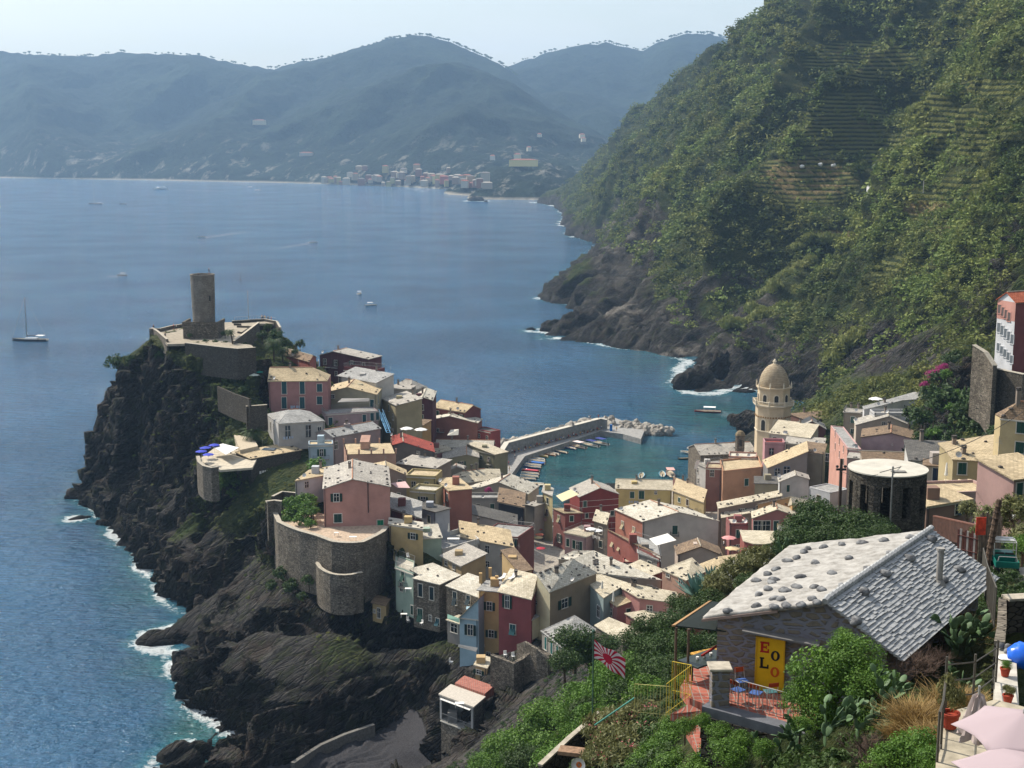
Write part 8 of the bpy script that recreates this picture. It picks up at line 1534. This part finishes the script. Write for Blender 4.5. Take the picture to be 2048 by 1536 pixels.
palm(G(507,893,322), 3.6, 3.6, "wide feathery palm beside the slate roofed villa", 46); palm(G(462,925,314), 5.2, 1.9, "shaggy palm rising over the white shade roof", 40, 1.5); palm(G(466,697,352), 4.6, 1.8, "windblown palm with dark trunk beside the castle tower", 36, 1.3, .25, -.6)
palm(G(548,725,364), 5.5, 3.4, "big green palm right below the castle lookout, left of two", 46, 1.2); palm(G(566,728,366), 4.0, 2.8, "broad palm behind the rust red house, right of two", 40, 1.3); palm(G(487,790,340), 2.0, 1.8, "small garden palm left of the teal parasol", 30)
def scatter(name, weights, count, smin, smax, seed, kinds, hk=.75):
    r = np.random.RandomState(seed); tri = V[F]; ar = np.linalg.norm(np.cross(tri[:, 1] - tri[:, 0], tri[:, 2] - tri[:, 0]), axis=1) / 2; w = ar * weights[F].mean(1); cen = tri.mean(1); u_, v_ = proj(cen); w = w * ((u_ > -60) & (u_ < 2150) & (v_ < 1600) & (v_ > -60)); w /= w.sum(); k = r.choice(len(F), count, p=w)
    b = r.dirichlet((1, 1, 1), count); P = (tri[k] * b[:, :, None]).sum(1); d = np.hypot(P[:, 0], P[:, 1]); s_ = r.uniform(smin, smax, count) * (1 + .6 * (r.random_sample(count) ** 6)) * np.clip(d / 780, .42, 1.15); hue = np.clip(.45 + fbm(P * .014 + seed, 3) * 1.3 + r.normal(size=count) * .18, 0, 1)
    Vs, Fs, Ts = [], [], []; off = 0; pid = r.randint(0, len(kinds), count)
    for q, (kv, kf, kt) in enumerate(kinds):
        ii = np.where(pid == q)[0]
        if len(ii) == 0: continue
        a = r.uniform(0, 6.28, len(ii)); ca_, sa_ = np.cos(a), np.sin(a); X_ = (kv[None, :, 0] * ca_[:, None] - kv[None, :, 1] * sa_[:, None]); Y_ = (kv[None, :, 0] * sa_[:, None] + kv[None, :, 1] * ca_[:, None]); Z_ = np.repeat(kv[None, :, 2] * hk, len(ii), 0)
        W = np.stack([X_, Y_, Z_], 2) * s_[ii][:, None, None] + P[ii][:, None, :] + np.array([0, 0, .25])[None, None] * s_[ii][:, None, None]; n_ = kv.shape[0]; Vs.append(W.reshape(-1, 3)); Fs.append((kf[None] + (np.arange(len(ii)) * n_)[:, None, None]).reshape(-1, kf.shape[1]) + off); Ts.append((kt[None] * .45 + hue[ii][:, None] * .6).ravel()); off += n_ * len(ii)
    return np.vstack(Vs), np.vstack(Fs), np.concatenate(Ts)
kb = [crown(200 + i, n=54, size=.24, clumps=9, spread=.5) for i in range(4)]; kn = [crown(220 + i, n=110, size=.23, clumps=12, spread=.45) for i in range(4)]; kn = [(a, b, c) for a, b, c in kn]
uu, vv = proj(V); hasn = fbm(V * .02 + 3, 4)
wm_ = np.where((V[:, 1] > 335) & (V[:, 0] > 80) & (V[:, 2] > 5), veg * (1 - .8 * np.clip(pale, 0, 1)) * (1 - .97 * np.clip(terr * 1.3, 0, 1)) * (1 - .8 * tan_) * np.clip(.75 + hasn, .15, 1.3) + .05 * (V[:, 2] > 12), 0) / np.maximum(.6, (V[:, 1] / 700)) ** 1.5
a_, b_, c_ = scatter("scrub", wm_, 26000, 1.7, 5.0, 5, kb); o = put("woodland", np_mesh("woodland", a_, b_, ML_S, False, {'tint': c_})); tag(o, "dense green scrub woodland covering the steep mountainside", "woodland", kind="stuff")
wt_ = np.where((V[:, 1] > 420) & (terr > .35), terr * (np.abs(((V[:, 2] / stepz[:]) % 1) - .2) < .3), 0); a_, b_, c_ = scatter("vines", wt_, 4200, .7, 1.3, 9, kb, .6); o = put("vineyard", np_mesh("vineyard", a_, b_, ML_B, False, {'tint': np.clip(c_, 0, 1)})); tag(o, "rows of green vines on the stepped mountain terraces", "vineyard", kind="stuff")
wn_ = np.where((V[:, 1] < 425) & (V[:, 1] > 225) & (V[:, 0] < -28) & (V[:, 2] > 9), (.12 + veg) * np.clip(.6 + hasn * 1.5, 0, 1.2) * sstep(8, 22, V[:, 2]), 0) + np.where((V[:, 1] < 330) & (V[:, 1] > 150) & (V[:, 0] > 55) & (V[:, 2] > 25), veg, 0)
a_, b_, c_ = scatter("brush", wn_, 9000, .4, 1.25, 6, kn); o = put("brush", np_mesh("brush", a_, b_, ML_S, False, {'tint': c_})); tag(o, "wild dark brush growing over the castle cliffs and banks", "brush", kind="stuff")
we_ = np.where((V[:, 1] < 215) & (V[:, 1] > 28) & (V[:, 2] > 18) & ~((V[:, 0] > 6) & (V[:, 1] < 36)) & (V[:, 1] * 0 + V[:, 2] < 84.5) & (V[:, 0] < 60) & (paved < .3), 1.0, 0) * np.where((V[:, 0] > 6.5) & (V[:, 0] < 20) & (V[:, 1] > 43) & (V[:, 1] < 58), 0, 1) / np.maximum(20, V[:, 1]) ** 1.2
a_, b_, c_ = scatter("undergrowth", we_, 11000, .3, .85, 8, kn); o = put("undergrowth", np_mesh("undergrowth", a_, b_, ML_D, False, {'tint': c_})); tag(o, "low green undergrowth between the near shrubs", "undergrowth", kind="stuff")
# reeds on the mountain
rk_ = crowns('reed')
for i in range(60):
    u, v, Y = [(1500,570,640),(1540,540,650),(1570,510,672),(1600,450,700),(1640,430,712),(1690,640,535),(1830,280,650),(1590,300,850),(1900,230,650)][i % 9]; P = G(u + random.uniform(-38, 38), v + random.uniform(-30, 30), Y); k = ((V[:, 0] - P.x) ** 2 + (V[:, 1] - P.y) ** 2).argmin(); o = put("reeds", rk_[i % 2], None, (P.x, P.y, V[k, 2] + .6), (0, 0, i), (random.uniform(3, 5.5), random.uniform(3, 5), random.uniform(2.4, 3.6))); tag(o, "pale green cane reeds on the mountainside", "reeds", "cane reed clumps on the mountainside")
for u, v, Y, r_p in [(1770,345,700,34),(1530,270,880,20),(1790,360,690,26),(1750,375,690,24)]: plant('small', "umbrella_pine", "large dark spreading tree beside the small white hillside house" if u > 1600 else "round crowned pine left of the upper vineyard", G(u, v, Y), r_p / FPX * Y, r_p / FPX * Y * .6, "tree", "spreading trees by the hillside house" if u > 1600 else None)
def hull(L_, W_, H_, c, deck='#8f8468', n=14, sq=.0, name="hull", parent=None):
    vs = []; fs = []
    for i in range(n + 1):
        t = i / n; w = W_ / 2 * (math.sin(math.pi * (t * .82 + .18 - sq * (1 - t) * .0)) ** .6 if t < 1 else 0.02); w = max(w, .02); x = (t - .5) * L_; sh = H_ * (1 + .35 * t ** 3); k = .45
        vs += [(x, -w, sh), (x, -w * .8, sh * .3), (x, 0, -H_ * .5), (x, w * .8, sh * .3), (x, w, sh), (x, w * .86, sh - .02), (x, w * .75, H_ * k), (x, -w * .75, H_ * k), (x, -w * .86, sh - .02)]
    for i in range(n):
        for j in range(9): a = i * 9 + j; b = i * 9 + (j + 1) % 9; fs.append((a, b, b + 9, a + 9))
    fs.append(tuple(range(8, -1, -1))); fs.append(tuple(n * 9 + j for j in range(9))); m = MB(); m.v = vs; m.f = fs; m.mi = [1 if (f[0] % 9 in (5, 6, 7)) and len(f) == 4 else 0 for f in fs]
    return m.build(name, [mat_plain(c, .35, spec=.5, var=.05), mat_plain(deck, .7)], parent)
def boat(P, rz, label, c='#c9ccd0', L_=4.8, W_=1.7, cover=None, motor=True, deck='#b3ab96', group=None, canopy=None):
    L_ *= 1.2; W_ *= 1.2; o = empty("rowing_boat" if not canopy else "motor_boat", P, rz); tag(o, label, "boat", group); hull(L_, W_, .5, c, deck, parent=o)
    m = MB(); [m.box(x - .12, x + .12, -W_ * .36, W_ * .36, .34, .4) for x in (-L_ * .22, 0, L_ * .2)]; m.build("thwarts", mat_plain('#a8906a', .7), o)
    if motor: MB().box(-.15, .15, -.14, .14, .35, .95).box(-.06, .06, -.05, .05, -.3, .35).build("outboard_motor", M_DARKM, o, loc=(-L_ * .5 - .1, 0, 0))
    if cover: MB().slab([(-L_ * .4, -W_ * .42, .56), (L_ * .3, -W_ * .36, .62), (L_ * .3, W_ * .36, .62), (-L_ * .4, W_ * .42, .56)], .05).build("cover", mat_plain(cover, .7), o)
    if canopy:
        MB().slab([(-L_ * .3, -W_ * .45, 2.0), (L_ * .15, -W_ * .45, 2.0), (L_ * .15, W_ * .45, 2.05), (-L_ * .3, W_ * .45, 2.05)], .06).build("canopy", mat_plain(canopy, .7), o); m = MB(); [m.tube((x, y, .5), (x, y, 1.95), .03, n=5) for x in (-L_ * .28, L_ * .13) for y in (-W_ * .4, W_ * .4)]; [m.tube((-L_ * .28, y, 1.93), (L_ * .13, y, 1.93), .03, n=5) for y in (-W_ * .4, W_ * .4)]; [m.tube((x, -W_ * .4, 1.93), (x, W_ * .4, 1.93), .03, n=5) for x in (-L_ * .28, L_ * .13)]; m.build("canopy_frame", M_CG, o)
    return o
def B8(x, y): return S(1000 + x / 4.551, 780 + y / 4.551, .05)
for x, y, rz, c, cv, L_, lb_ in [(262,862,2.9,'#d8d2c2',None,8.0,"long white wooden boat nearest the village roofs"),(245,815,2.85,'#b9bcc0',None,4.8,"greyish boat second from the village end"),(268,792,2.8,'#d5d7da',None,5,"white boat third from the village end"),(275,768,2.8,'#cfd4da',None,5,"white boat moored between two pale ones below the red one"),(280,742,2.8,'#a02c34','#b0404a',5,"boat with a dark red cover in the quay row"),(295,708,2.75,'#3f67a0',None,5,"mid blue boat just above the red covered one"),(300,690,2.75,'#d3d6d8',None,5,"white boat with dark inside above the mid blue one"),(335,672,2.7,'#2f5590','#3b6bb0',5,"blue covered boat in the middle of the quay row"),(335,652,2.7,'#dadcdc',None,5,"clean white boat below the upper blue pair"),(335,632,2.65,'#4f7cab',None,5,"light blue boat at the quay's bend"),(378,606,2.6,'#e0b020',None,4.2,"bright yellow boat at the quay's bend"),(445,592,2.5,'#b0482c',None,4.6,"rust orange boat beside the yellow one"),(480,585,2.45,'#cdd2d6',None,4.6,"white boat right of the rust orange one"),(555,570,2.4,'#3d4f6a',None,4.6,"slate blue boat right of the white one by the jetty"),(628,532,2.4,'#2c4f9c',None,5,"royal blue boat under the jetty steps"),(1286,784,1.4,'#7fc0dc',None,5,"sky blue boat moored left in front of the yellow house"),(1476,772,1.5,'#86c4de',None,5.2,"sky blue boat moored beside the brown covered one"),(1680,632,.1,'#1e4f4c',None,3.4,"dark green dinghy behind the white motor boat"),(1788,842,.4,'#d5d5d0',None,3.4,"white dinghy at the water's edge by the peach house")]:
    boat(B8(x, y), rz, lb_, c, L_, L_ * .34, cv)
for x, y, rz, c, cp_, lb_ in [(702,520,2.3,'#cfa59c','#d9c9c4',"pinkish tour boat with a pale canopy at the jetty"),(818,508,2.3,'#dcdcd8','#2a3470',"white boat with navy canopy, left of two"),(905,490,2.3,'#dcdcd8','#2f3c80',"white boat with navy canopy, right of two"),(1548,770,1.6,'#8a5a50','#c79a90',"brown boat with a rosy cover moored before the yellow house"),(1742,582,2.5,'#e2e0da','#cfc8b8',"white motor boat with tan seats below the church")]: boat(B8(x, y), rz, lb_, c, 6.8, 2.3, None, True, group=None, canopy=cp_)
boat(S(1415,824,.05), 2.95, "red tour boat with a white canopy crossing the bay", '#a8242c', 8.5, 2.6, canopy='#e4e2de')
for u, v, rz, c, cp_, L_, lb_ in [(244,551,3.0,'#4a443c','#dcd9d0',7,"dark boat with a pale awning left of the castle tower"),(403,474,3.1,'#c9d0d4','#3a4a5a',8,"speed boat trailing a long white wake"),(626,485,.4,'#c9d0d4','#445566',8,"small speed boat in the open water beyond the tower"),(719,588,1.4,'#d9dde0','#c9ccd0',6.5,"white boat with a tall frame right of the mast"),(742,611,.3,'#d0d4d6','#e2e2de',6.5,"white boat with a pale canopy nearest the village's sea side"),(515,380,3.1,'#c0c8cc','#c0c8cc',12,"tiny boat before the far coast, right one"),(500,374,3.1,'#c0c8cc','#a0a8b0',9,"tiny boat before the far coast, left one")]: boat(S(u, v, .05), rz, lb_, c, L_, L_ * .36, canopy=cp_)
def yacht(P, rz, L_, mh, c, label, boomc='#2c3440'):
    o = empty("sailing_yacht", P, rz); tag(o, label, "sailboat"); hull(L_, L_ * .27, 1.15, c, '#b5b0a4', parent=o); MB().box(-L_ * .22, L_ * .12, -L_ * .07, L_ * .07, .9, 1.75).build("cabin", mat_plain('#b9bdc0', .4), o, bevel=.1)
    MB().tube((L_ * .08, 0, 1), (L_ * .08, 0, mh), .24, .14).build("mast", M_METAL, o); MB().tube((L_ * .08, 0, 2.9), (-L_ * .3, 0, 3.0), .22, .12).build("boom", mat_plain(boomc, .8), o); MB().tube((L_ * .08, 0, mh), (L_ * .5, 0, 1.5), .05, n=4).tube((L_ * .08, 0, mh), (-L_ * .49, 0, 1.4), .03, n=4).build("stays", M_METAL, o); MB().slab([(-L_ * .4, -L_ * .1, 3.0), (-L_ * .2, -L_ * .1, 3.1), (-L_ * .2, L_ * .1, 3.1), (-L_ * .4, L_ * .1, 3.0)], .08).build("cockpit_canopy", M_WHITE, o)
yacht(S(60,682,0), R(176), 19, 23, '#16202c', "dark hulled sailing yacht with bare mast at the left edge"); yacht(S(191,408,0), R(170), 27, 40, '#2c3640', "large dark catamaran like yacht with a tall bare mast far left"); boat(S(246,408,.1), 3.1, "dark tender following the far yacht", '#2c3640', 11, 3)
o = empty("ferry", S(322,379,0), R(175)); tag(o, "white passenger ferry leaving a straight wake near the far coast", "ferry"); hull(34, 8, 2.2, '#c4ccd0', parent=o); MB().box(-14, 9, -3, 3, 1.8, 5).build("cabin", mat_plain('#c9d0d2', .5), o); MB().box(-13, 8, -3.04, 3.04, 3.0, 4.0).build("window_band", M_GLASS, o); MB().box(-10, 2, -2.5, 2.5, 5.01, 6.6).build("bridge", mat_plain('#c9d0d2', .5), o)
o = empty("buoy", S(481,560,0)); tag(o, "thin navigation buoy with a top mark right of the castle tower", "buoy"); MB().tube((0, 0, 0), (0, 0, .9), .8, .3).tube((0, 0, .9), (0, 0, 5.5), .1).sphere((0, 0, 5.6), .4).build("body", M_DARKM, o)
# people: one skinned body per pose, evaluated once
def body(name, J, E, Rr, cols):
    me = bpy.data.meshes.new(name); me.from_pydata(J, E, []); o = bpy.data.objects.new(name, me); col.objects.link(o); sk = o.modifiers.new("s", 'SKIN'); ly = me.skin_vertices[0].data if me.skin_vertices else None
    if ly is None: bm = bmesh.new(); bm.from_mesh(me); bm.verts.layers.skin.verify(); bm.to_mesh(me); bm.free(); ly = me.skin_vertices[0].data
    for i, r in enumerate(Rr): ly[i].radius = (r, r * .8)
    ly[0].use_root = True; o.modifiers.new("u", 'SUBSURF').levels = 1; dg = bpy.context.evaluated_depsgraph_get(); ev_ = bpy.data.meshes.new_from_object(o.evaluated_get(dg)); bpy.data.objects.remove(o); ev_.name = "person"; res = []
    for sh, tr in cols:
        q = ev_.copy(); q.materials.clear()
        for c in ('#b07c60', sh, tr, '#2e211a'): q.materials.append(mat_plain(c, .8, var=.05))
        for p in q.polygons:
            z, x = p.center.z, abs(p.center.x); top = cols_z[name]; p.material_index = 3 if z > top[0] else 0 if z > top[1] else (1 if x < .26 else 0) if z > top[2] else 2 if z > top[3] and x < .3 else 0; p.use_smooth = True
        res.append(q)
    return res
cols_z = {'stand': (1.66, 1.42, .95, .5), 'sit': (1.16, .93, .5, .3)}
Js = [(0,0,.95),(0,0,1.18),(0,-.01,1.38),(0,-.01,1.5),(0,0,1.6),(0,.01,1.72),(.11,0,.88),(.12,-.03,.5),(.12,.06,.09),(.12,-.1,.04),(-.11,0,.88),(-.12,.05,.5),(-.12,.16,.1),(-.12,.02,.05),(.19,0,1.38),(.24,.04,1.12),(.23,-.1,.9),(-.19,0,1.38),(-.25,0,1.12),(-.22,.1,.9),(.22,-.14,.82),(-.21,.13,.82)]
Es = [(0,1),(1,2),(2,3),(3,4),(4,5),(0,6),(6,7),(7,8),(8,9),(0,10),(10,11),(11,12),(12,13),(2,14),(14,15),(15,16),(2,17),(17,18),(18,19),(16,20),(19,21)]
Rs = [.15,.14,.15,.06,.1,.075,.1,.06,.045,.035,.1,.06,.045,.035,.06,.042,.032,.06,.042,.032,.03,.03]
Jt = [(x, y, z - .5) if i < 6 or i > 13 else (x, y, z) for i, (x, y, z) in enumerate(Js)]; Jt[6] = (.11,-.05,.43); Jt[7] = (.13,-.45,.46); Jt[8] = (.13,-.48,.1); Jt[9] = (.13,-.6,.04); Jt[10] = (-.11,-.05,.43); Jt[11] = (-.13,-.45,.46); Jt[12] = (-.13,-.46,.1); Jt[13] = (-.13,-.6,.04)
vc = [('#d5d2cc','#2c3446'),('#22252c','#5a5048'),('#a83a36','#26282e'),('#c9a24c','#3c4a66'),('#4a6d9c','#c4b89c')]
PS = body('stand', Js, Es, Rs, vc); PT = body('sit', Jt, Es, Rs, vc)
cn5 = ["white top and dark shorts", "black top and brown shorts", "red top and dark trousers", "yellow top and blue shorts", "blue top and beige trousers"]
def person(P, i, label, sit=False, rz=None, group=None): o = put("person", (PT if sit else PS)[i % 5], None, P, (0, 0, random.random() * 6.28 if rz is None else rz)); tag(o, label, "person", group); return o
for x, y, i, lb_ in [(405,235,2,"shirtless looking person left of two by the tower"),(440,240,0,"person in white right of two by the tower"),(305,345,1,"person sitting on the slanting parapet"),(165,248,1,"person at the castle's far left corner"),(1465,125,0,"person in white at the lookout rail, leftmost"),(1480,130,1,"person in black beside the one in white at the lookout"),(1505,130,3,"person third from the left at the lookout"),(1545,140,1,"dark dressed person near the lookout's end"),(1582,145,2,"last person at the lookout's right end")]: person(S5(x, y, zt + .02), i, lb_)
person(tw.location + Vector((1.9, -.4, th_ + .25)), 1, "dark dressed person leaning on top of the castle tower"); person(tw.location + Vector((-1.1, .2, th_ - 1.0)), 1, "second person half hidden on the tower top, left")
W0, W1 = wl_[1], wl_[2]; dw_ = (W1 - W0).normalized(); nw_ = Vector((dw_.y, -dw_.x, 0))
for i in range(46): t = (i + random.random() * .8) / 46; P = W0.lerp(W1, t) + nw_ * random.uniform(1.3, 2.6); person(Vector((P.x, P.y, 1.92)), i, "person with %s in the shade of the breakwater wall" % cn5[i % 5], i % 3 != 0, -2.4, "people along the breakwater wall")
for i, (x, y) in enumerate([(135,625),(55,680),(80,690),(85,740),(25,725),(420,500),(745,400),(665,425),(1062,375),(15,740),(580,460)]): person(S(1000 + x / 4.551, 780 + y / 4.551, 1.92), i, ["person walking alone at the quay's bend", "person at the near end of the quay, leftmost", "person beside the steps at the near quay", "dark figure nearest the village on the quay", "person by the houses at the quay's start", "dark figure standing mid quay above the boats", "pale dressed person sunbathing on the jetty edge", "person in yellow beside the ladder on the jetty", "person at the jetty's far end by the boulders", "second person by the houses at the quay's start", "person on the jetty steps"][i])
o = MB().box(-.45, .45, -.3, .3, 0, 2.3).build("blue_cabin", mat_plain('#1f6fb5', .6), None, loc=S(1222, 862, 1.92)); tag(o, "bright blue narrow booth on the jetty's end", "booth")
for i, (u, v) in enumerate([(1178,832),(1181,832),(1197,830)]): person(Z(S(u, v + 8, 5.75), 5.78), i, "person %s on top of the breakwater wall" % ["walking left", "walking right", "standing alone"][i])
person(S(*K(8,1370,1110), 25.5), 0, "person in white among the terrace tables below the pink parasol")
for i in range(10): person(S(1060 + random.uniform(0, 34), 1040 + i * 7.5, 2.6 + i * .12), i, "person with %s in the crowd of the lane" % cn5[i % 5], False, None, "people in the lane")
gall_ = np.vstack([gL.reshape(-1, 3), gR.reshape(-1, 3)] + [np.array([tuple(v.co) for v in o.data.vertices]) for o in bpy.data.objects if o.name.startswith('headland')]); gu_, gv_ = proj(gall_)
def snap(u, v):
    d = np.hypot(gu_ - u, gv_ - v); k = np.where(d < max(7, d.min() + 2))[0]; k = k[gall_[k, 1].argmin()]; return G(u, v, gall_[k, 1] - 8)
# far town
def far_house(P, w, d, h, c, label, group, roofc='#8f5a48'):
    o = empty("far_house", P, random.uniform(-.2, .2)); tag(o, label, "house", group); MB().box(-w / 2, w / 2, -d / 2, d / 2, -3, h).build("wall", mat_plain(c, .9), o); MB().add([(-w / 2 - .6, -d / 2 - .6, h + .01), (w / 2 + .6, -d / 2 - .6, h + .01), (w / 2 + .6, d / 2 + .6, h + .01), (-w / 2 - .6, d / 2 + .6, h + .01), (-w * .25, 0, h + 2.4), (w * .25, 0, h + 2.4)], [(0, 1, 5, 4), (1, 2, 5), (2, 3, 4, 5), (3, 0, 4), (3, 2, 1, 0)]).build("roof", mat_plain(roofc, .9), o)
    m = MB(); [m.box(x - .6, x + .6, -d / 2 - .06, -d / 2 - .01, z, z + 1.8) for x in np.arange(-w / 2 + 2.2, w / 2 - 1, 3.6) for z in np.arange(1.5, h - 2, 3.4)]; None
fc = ['#b0a592','#8e6a5c','#a8957a','#b8b09e','#94806f','#aca070','#a39482']; nmf = ["pale cream", "brick pink", "sandy", "off-white", "brownish", "yellow", "beige"]
for i in range(64): 
    u = 648 + 330 * ((i * .618) % 1); k = random.random(); v = 372 - 3 - k ** 1.5 * (34 if 700 < u < 900 else 16) + (u - 650) * .018; P = snap(u, v); far_house(P, random.uniform(9, 20), 10, random.choice((7, 9, 12, 15)), fc[i % 7], nmf[i % 7] + " house in the far town across the bay", "houses of the far town", random.choice(('#8f5a48', '#a39a8c', '#77706a')))
far_house(S(1287 - 8, 366, 4), 24, 12, 17, '#c0675c', "x", "x") if False else None
for u, v, zg, w, h, c, lb_ in [(889,366,4,22,16,'#a8665c',"brick pink block standing at the far town's beach"),(872,366,4,16,17,'#c9bd84',"pale yellow block left of the brick pink one"),(1047,330,88,62,11,'#d8c98c',"long pale convent building on the far headland"),(1035,316,96,16,9,'#c9c4a4',"small pale house above the convent"),(1058,300,118,10,7,'#c9c4b0',"tiny house high above the convent"),(519,248,250,42,12,'#c0b898',"lone pale building high on the far mountainside"),(613,310,110,40,7,'#a8a294',"low far building on the slope above the far coast"),(1164,274,170,14,7,'#c9c2ac',"upper of two tiny villas on the far right slope"),(1167,281,160,12,6,'#d0c9b4',"lower of two tiny villas on the far right slope"),(1079,272,160,12,5,'#c4beaa',"tiny pale hut on the far slope over the convent"),(985,318,90,12,8,'#c9c4b4',"white hut on the wooded slope left of the convent")]: far_house(snap(u, v), w, 14, h, c, lb_, None)
Pm = S(1760,388,75); o = house("hillside_house", "tiny white house hidden by the large dark tree on the mountain", (1733,372), (1760,374), 668, '#dcdad2', 'tan', 'gf', Ld=6, h=7, st=0, win=[(1739,384,1.2,3.2,'glass'), (1750,384,1.2,3.2,'glass')])
for u, v, Y, hpx, lb_ in [(1846,362,590,32,"white utility pole on the hill path, upper"),(1906,385,560,62,"tall grey pole beside the hillside track"),(1765,50,860,40,"thin mast above the highest vineyard"),(2046,468,400,56,"pole at the right edge above the hillside bushes")]:
    P = G(u, v + hpx, Y); o = MB().tube((0, 0, -3), (0, 0, hpx / FPX * Y), .18).build("pole", mat_plain('#a8a69e', .7), None, loc=P); tag(o, lb_, "pole")
for i, (u, v, Y) in enumerate([(1605,333,760),(1641,329,765),(1667,331,765)]): P = G(u, v, Y); o = put("hay_bale", bl_[i], None, P, None, (1.6, 1.2, 1.2)); o.data = o.data.copy(); o.data.materials[0] = M_WHITE; tag(o, "white bundled tarpaulin on the tan terraces, the %s of three" % ["left", "middle", "right"][i], "bundle")
# pines on the far skyline
pn = MB(); pn.tube((0, 0, -2), (0, 0, 6), .5, .4, 5); pt = pn.mesh("trunk", mat_plain('#2c2a22', .9)); pv_, pf_, pt_ = crown(77, n=60, size=.42, clumps=7, spread=.6); pcm = np_mesh("crown", pv_ * np.array([5.5, 5.5, 3.4]) + np.array([0, 0, 6.5]), pf_, ML_D, False, {'tint': pt_})
def ridge_pines(gr, a, b, n):
    for i in range(n):
        u = random.uniform(a, b); best = None
        top = gr[-1]; uu_, vv_ = proj(top); k = int(np.abs(uu_ - u).argmin()); k2 = min(k + 1, len(top) - 1); f = random.random(); P = Vector(top[k]) * (1 - f) + Vector(top[k2]) * f; o = empty("pine_tree", P - ZV * 1.0); s_ = random.uniform(.8, 1.5); o.scale = (s_,) * 3; tag(o, "umbrella pine silhouetted on the far ridge line", "pine tree", "pines on the far ridges"); put("trunk", pt, o); put("crown", pcm, o)
ridge_pines(gL, 830, 1030, 60); ridge_pines(gL, 620, 830, 30); ridge_pines(gL, 20, 620, 64); ridge_pines(gR, 1020, 1220, 30); ridge_pines(gR, 1220, 1480, 80)
HAZE = 0.00009
hm = bpy.data.materials.new("thin_air"); hm.use_nodes = True; ht = hm.node_tree; ht.nodes.clear()
ho = ht.nodes.new("ShaderNodeOutputMaterial"); pv = ht.nodes.new("ShaderNodeVolumePrincipled")
pv.inputs['Color'].default_value = (0.42, 0.67, 1.0, 1); pv.inputs['Density'].default_value = HAZE
pv.inputs['Anisotropy'].default_value = 0.2
ht.links.new(pv.outputs[0], ho.inputs['Volume'])
hz = MB().box(-5200, 5200, -60, 8200, -14, 680).build("haze", hm); tag(hz, kind="stuff")
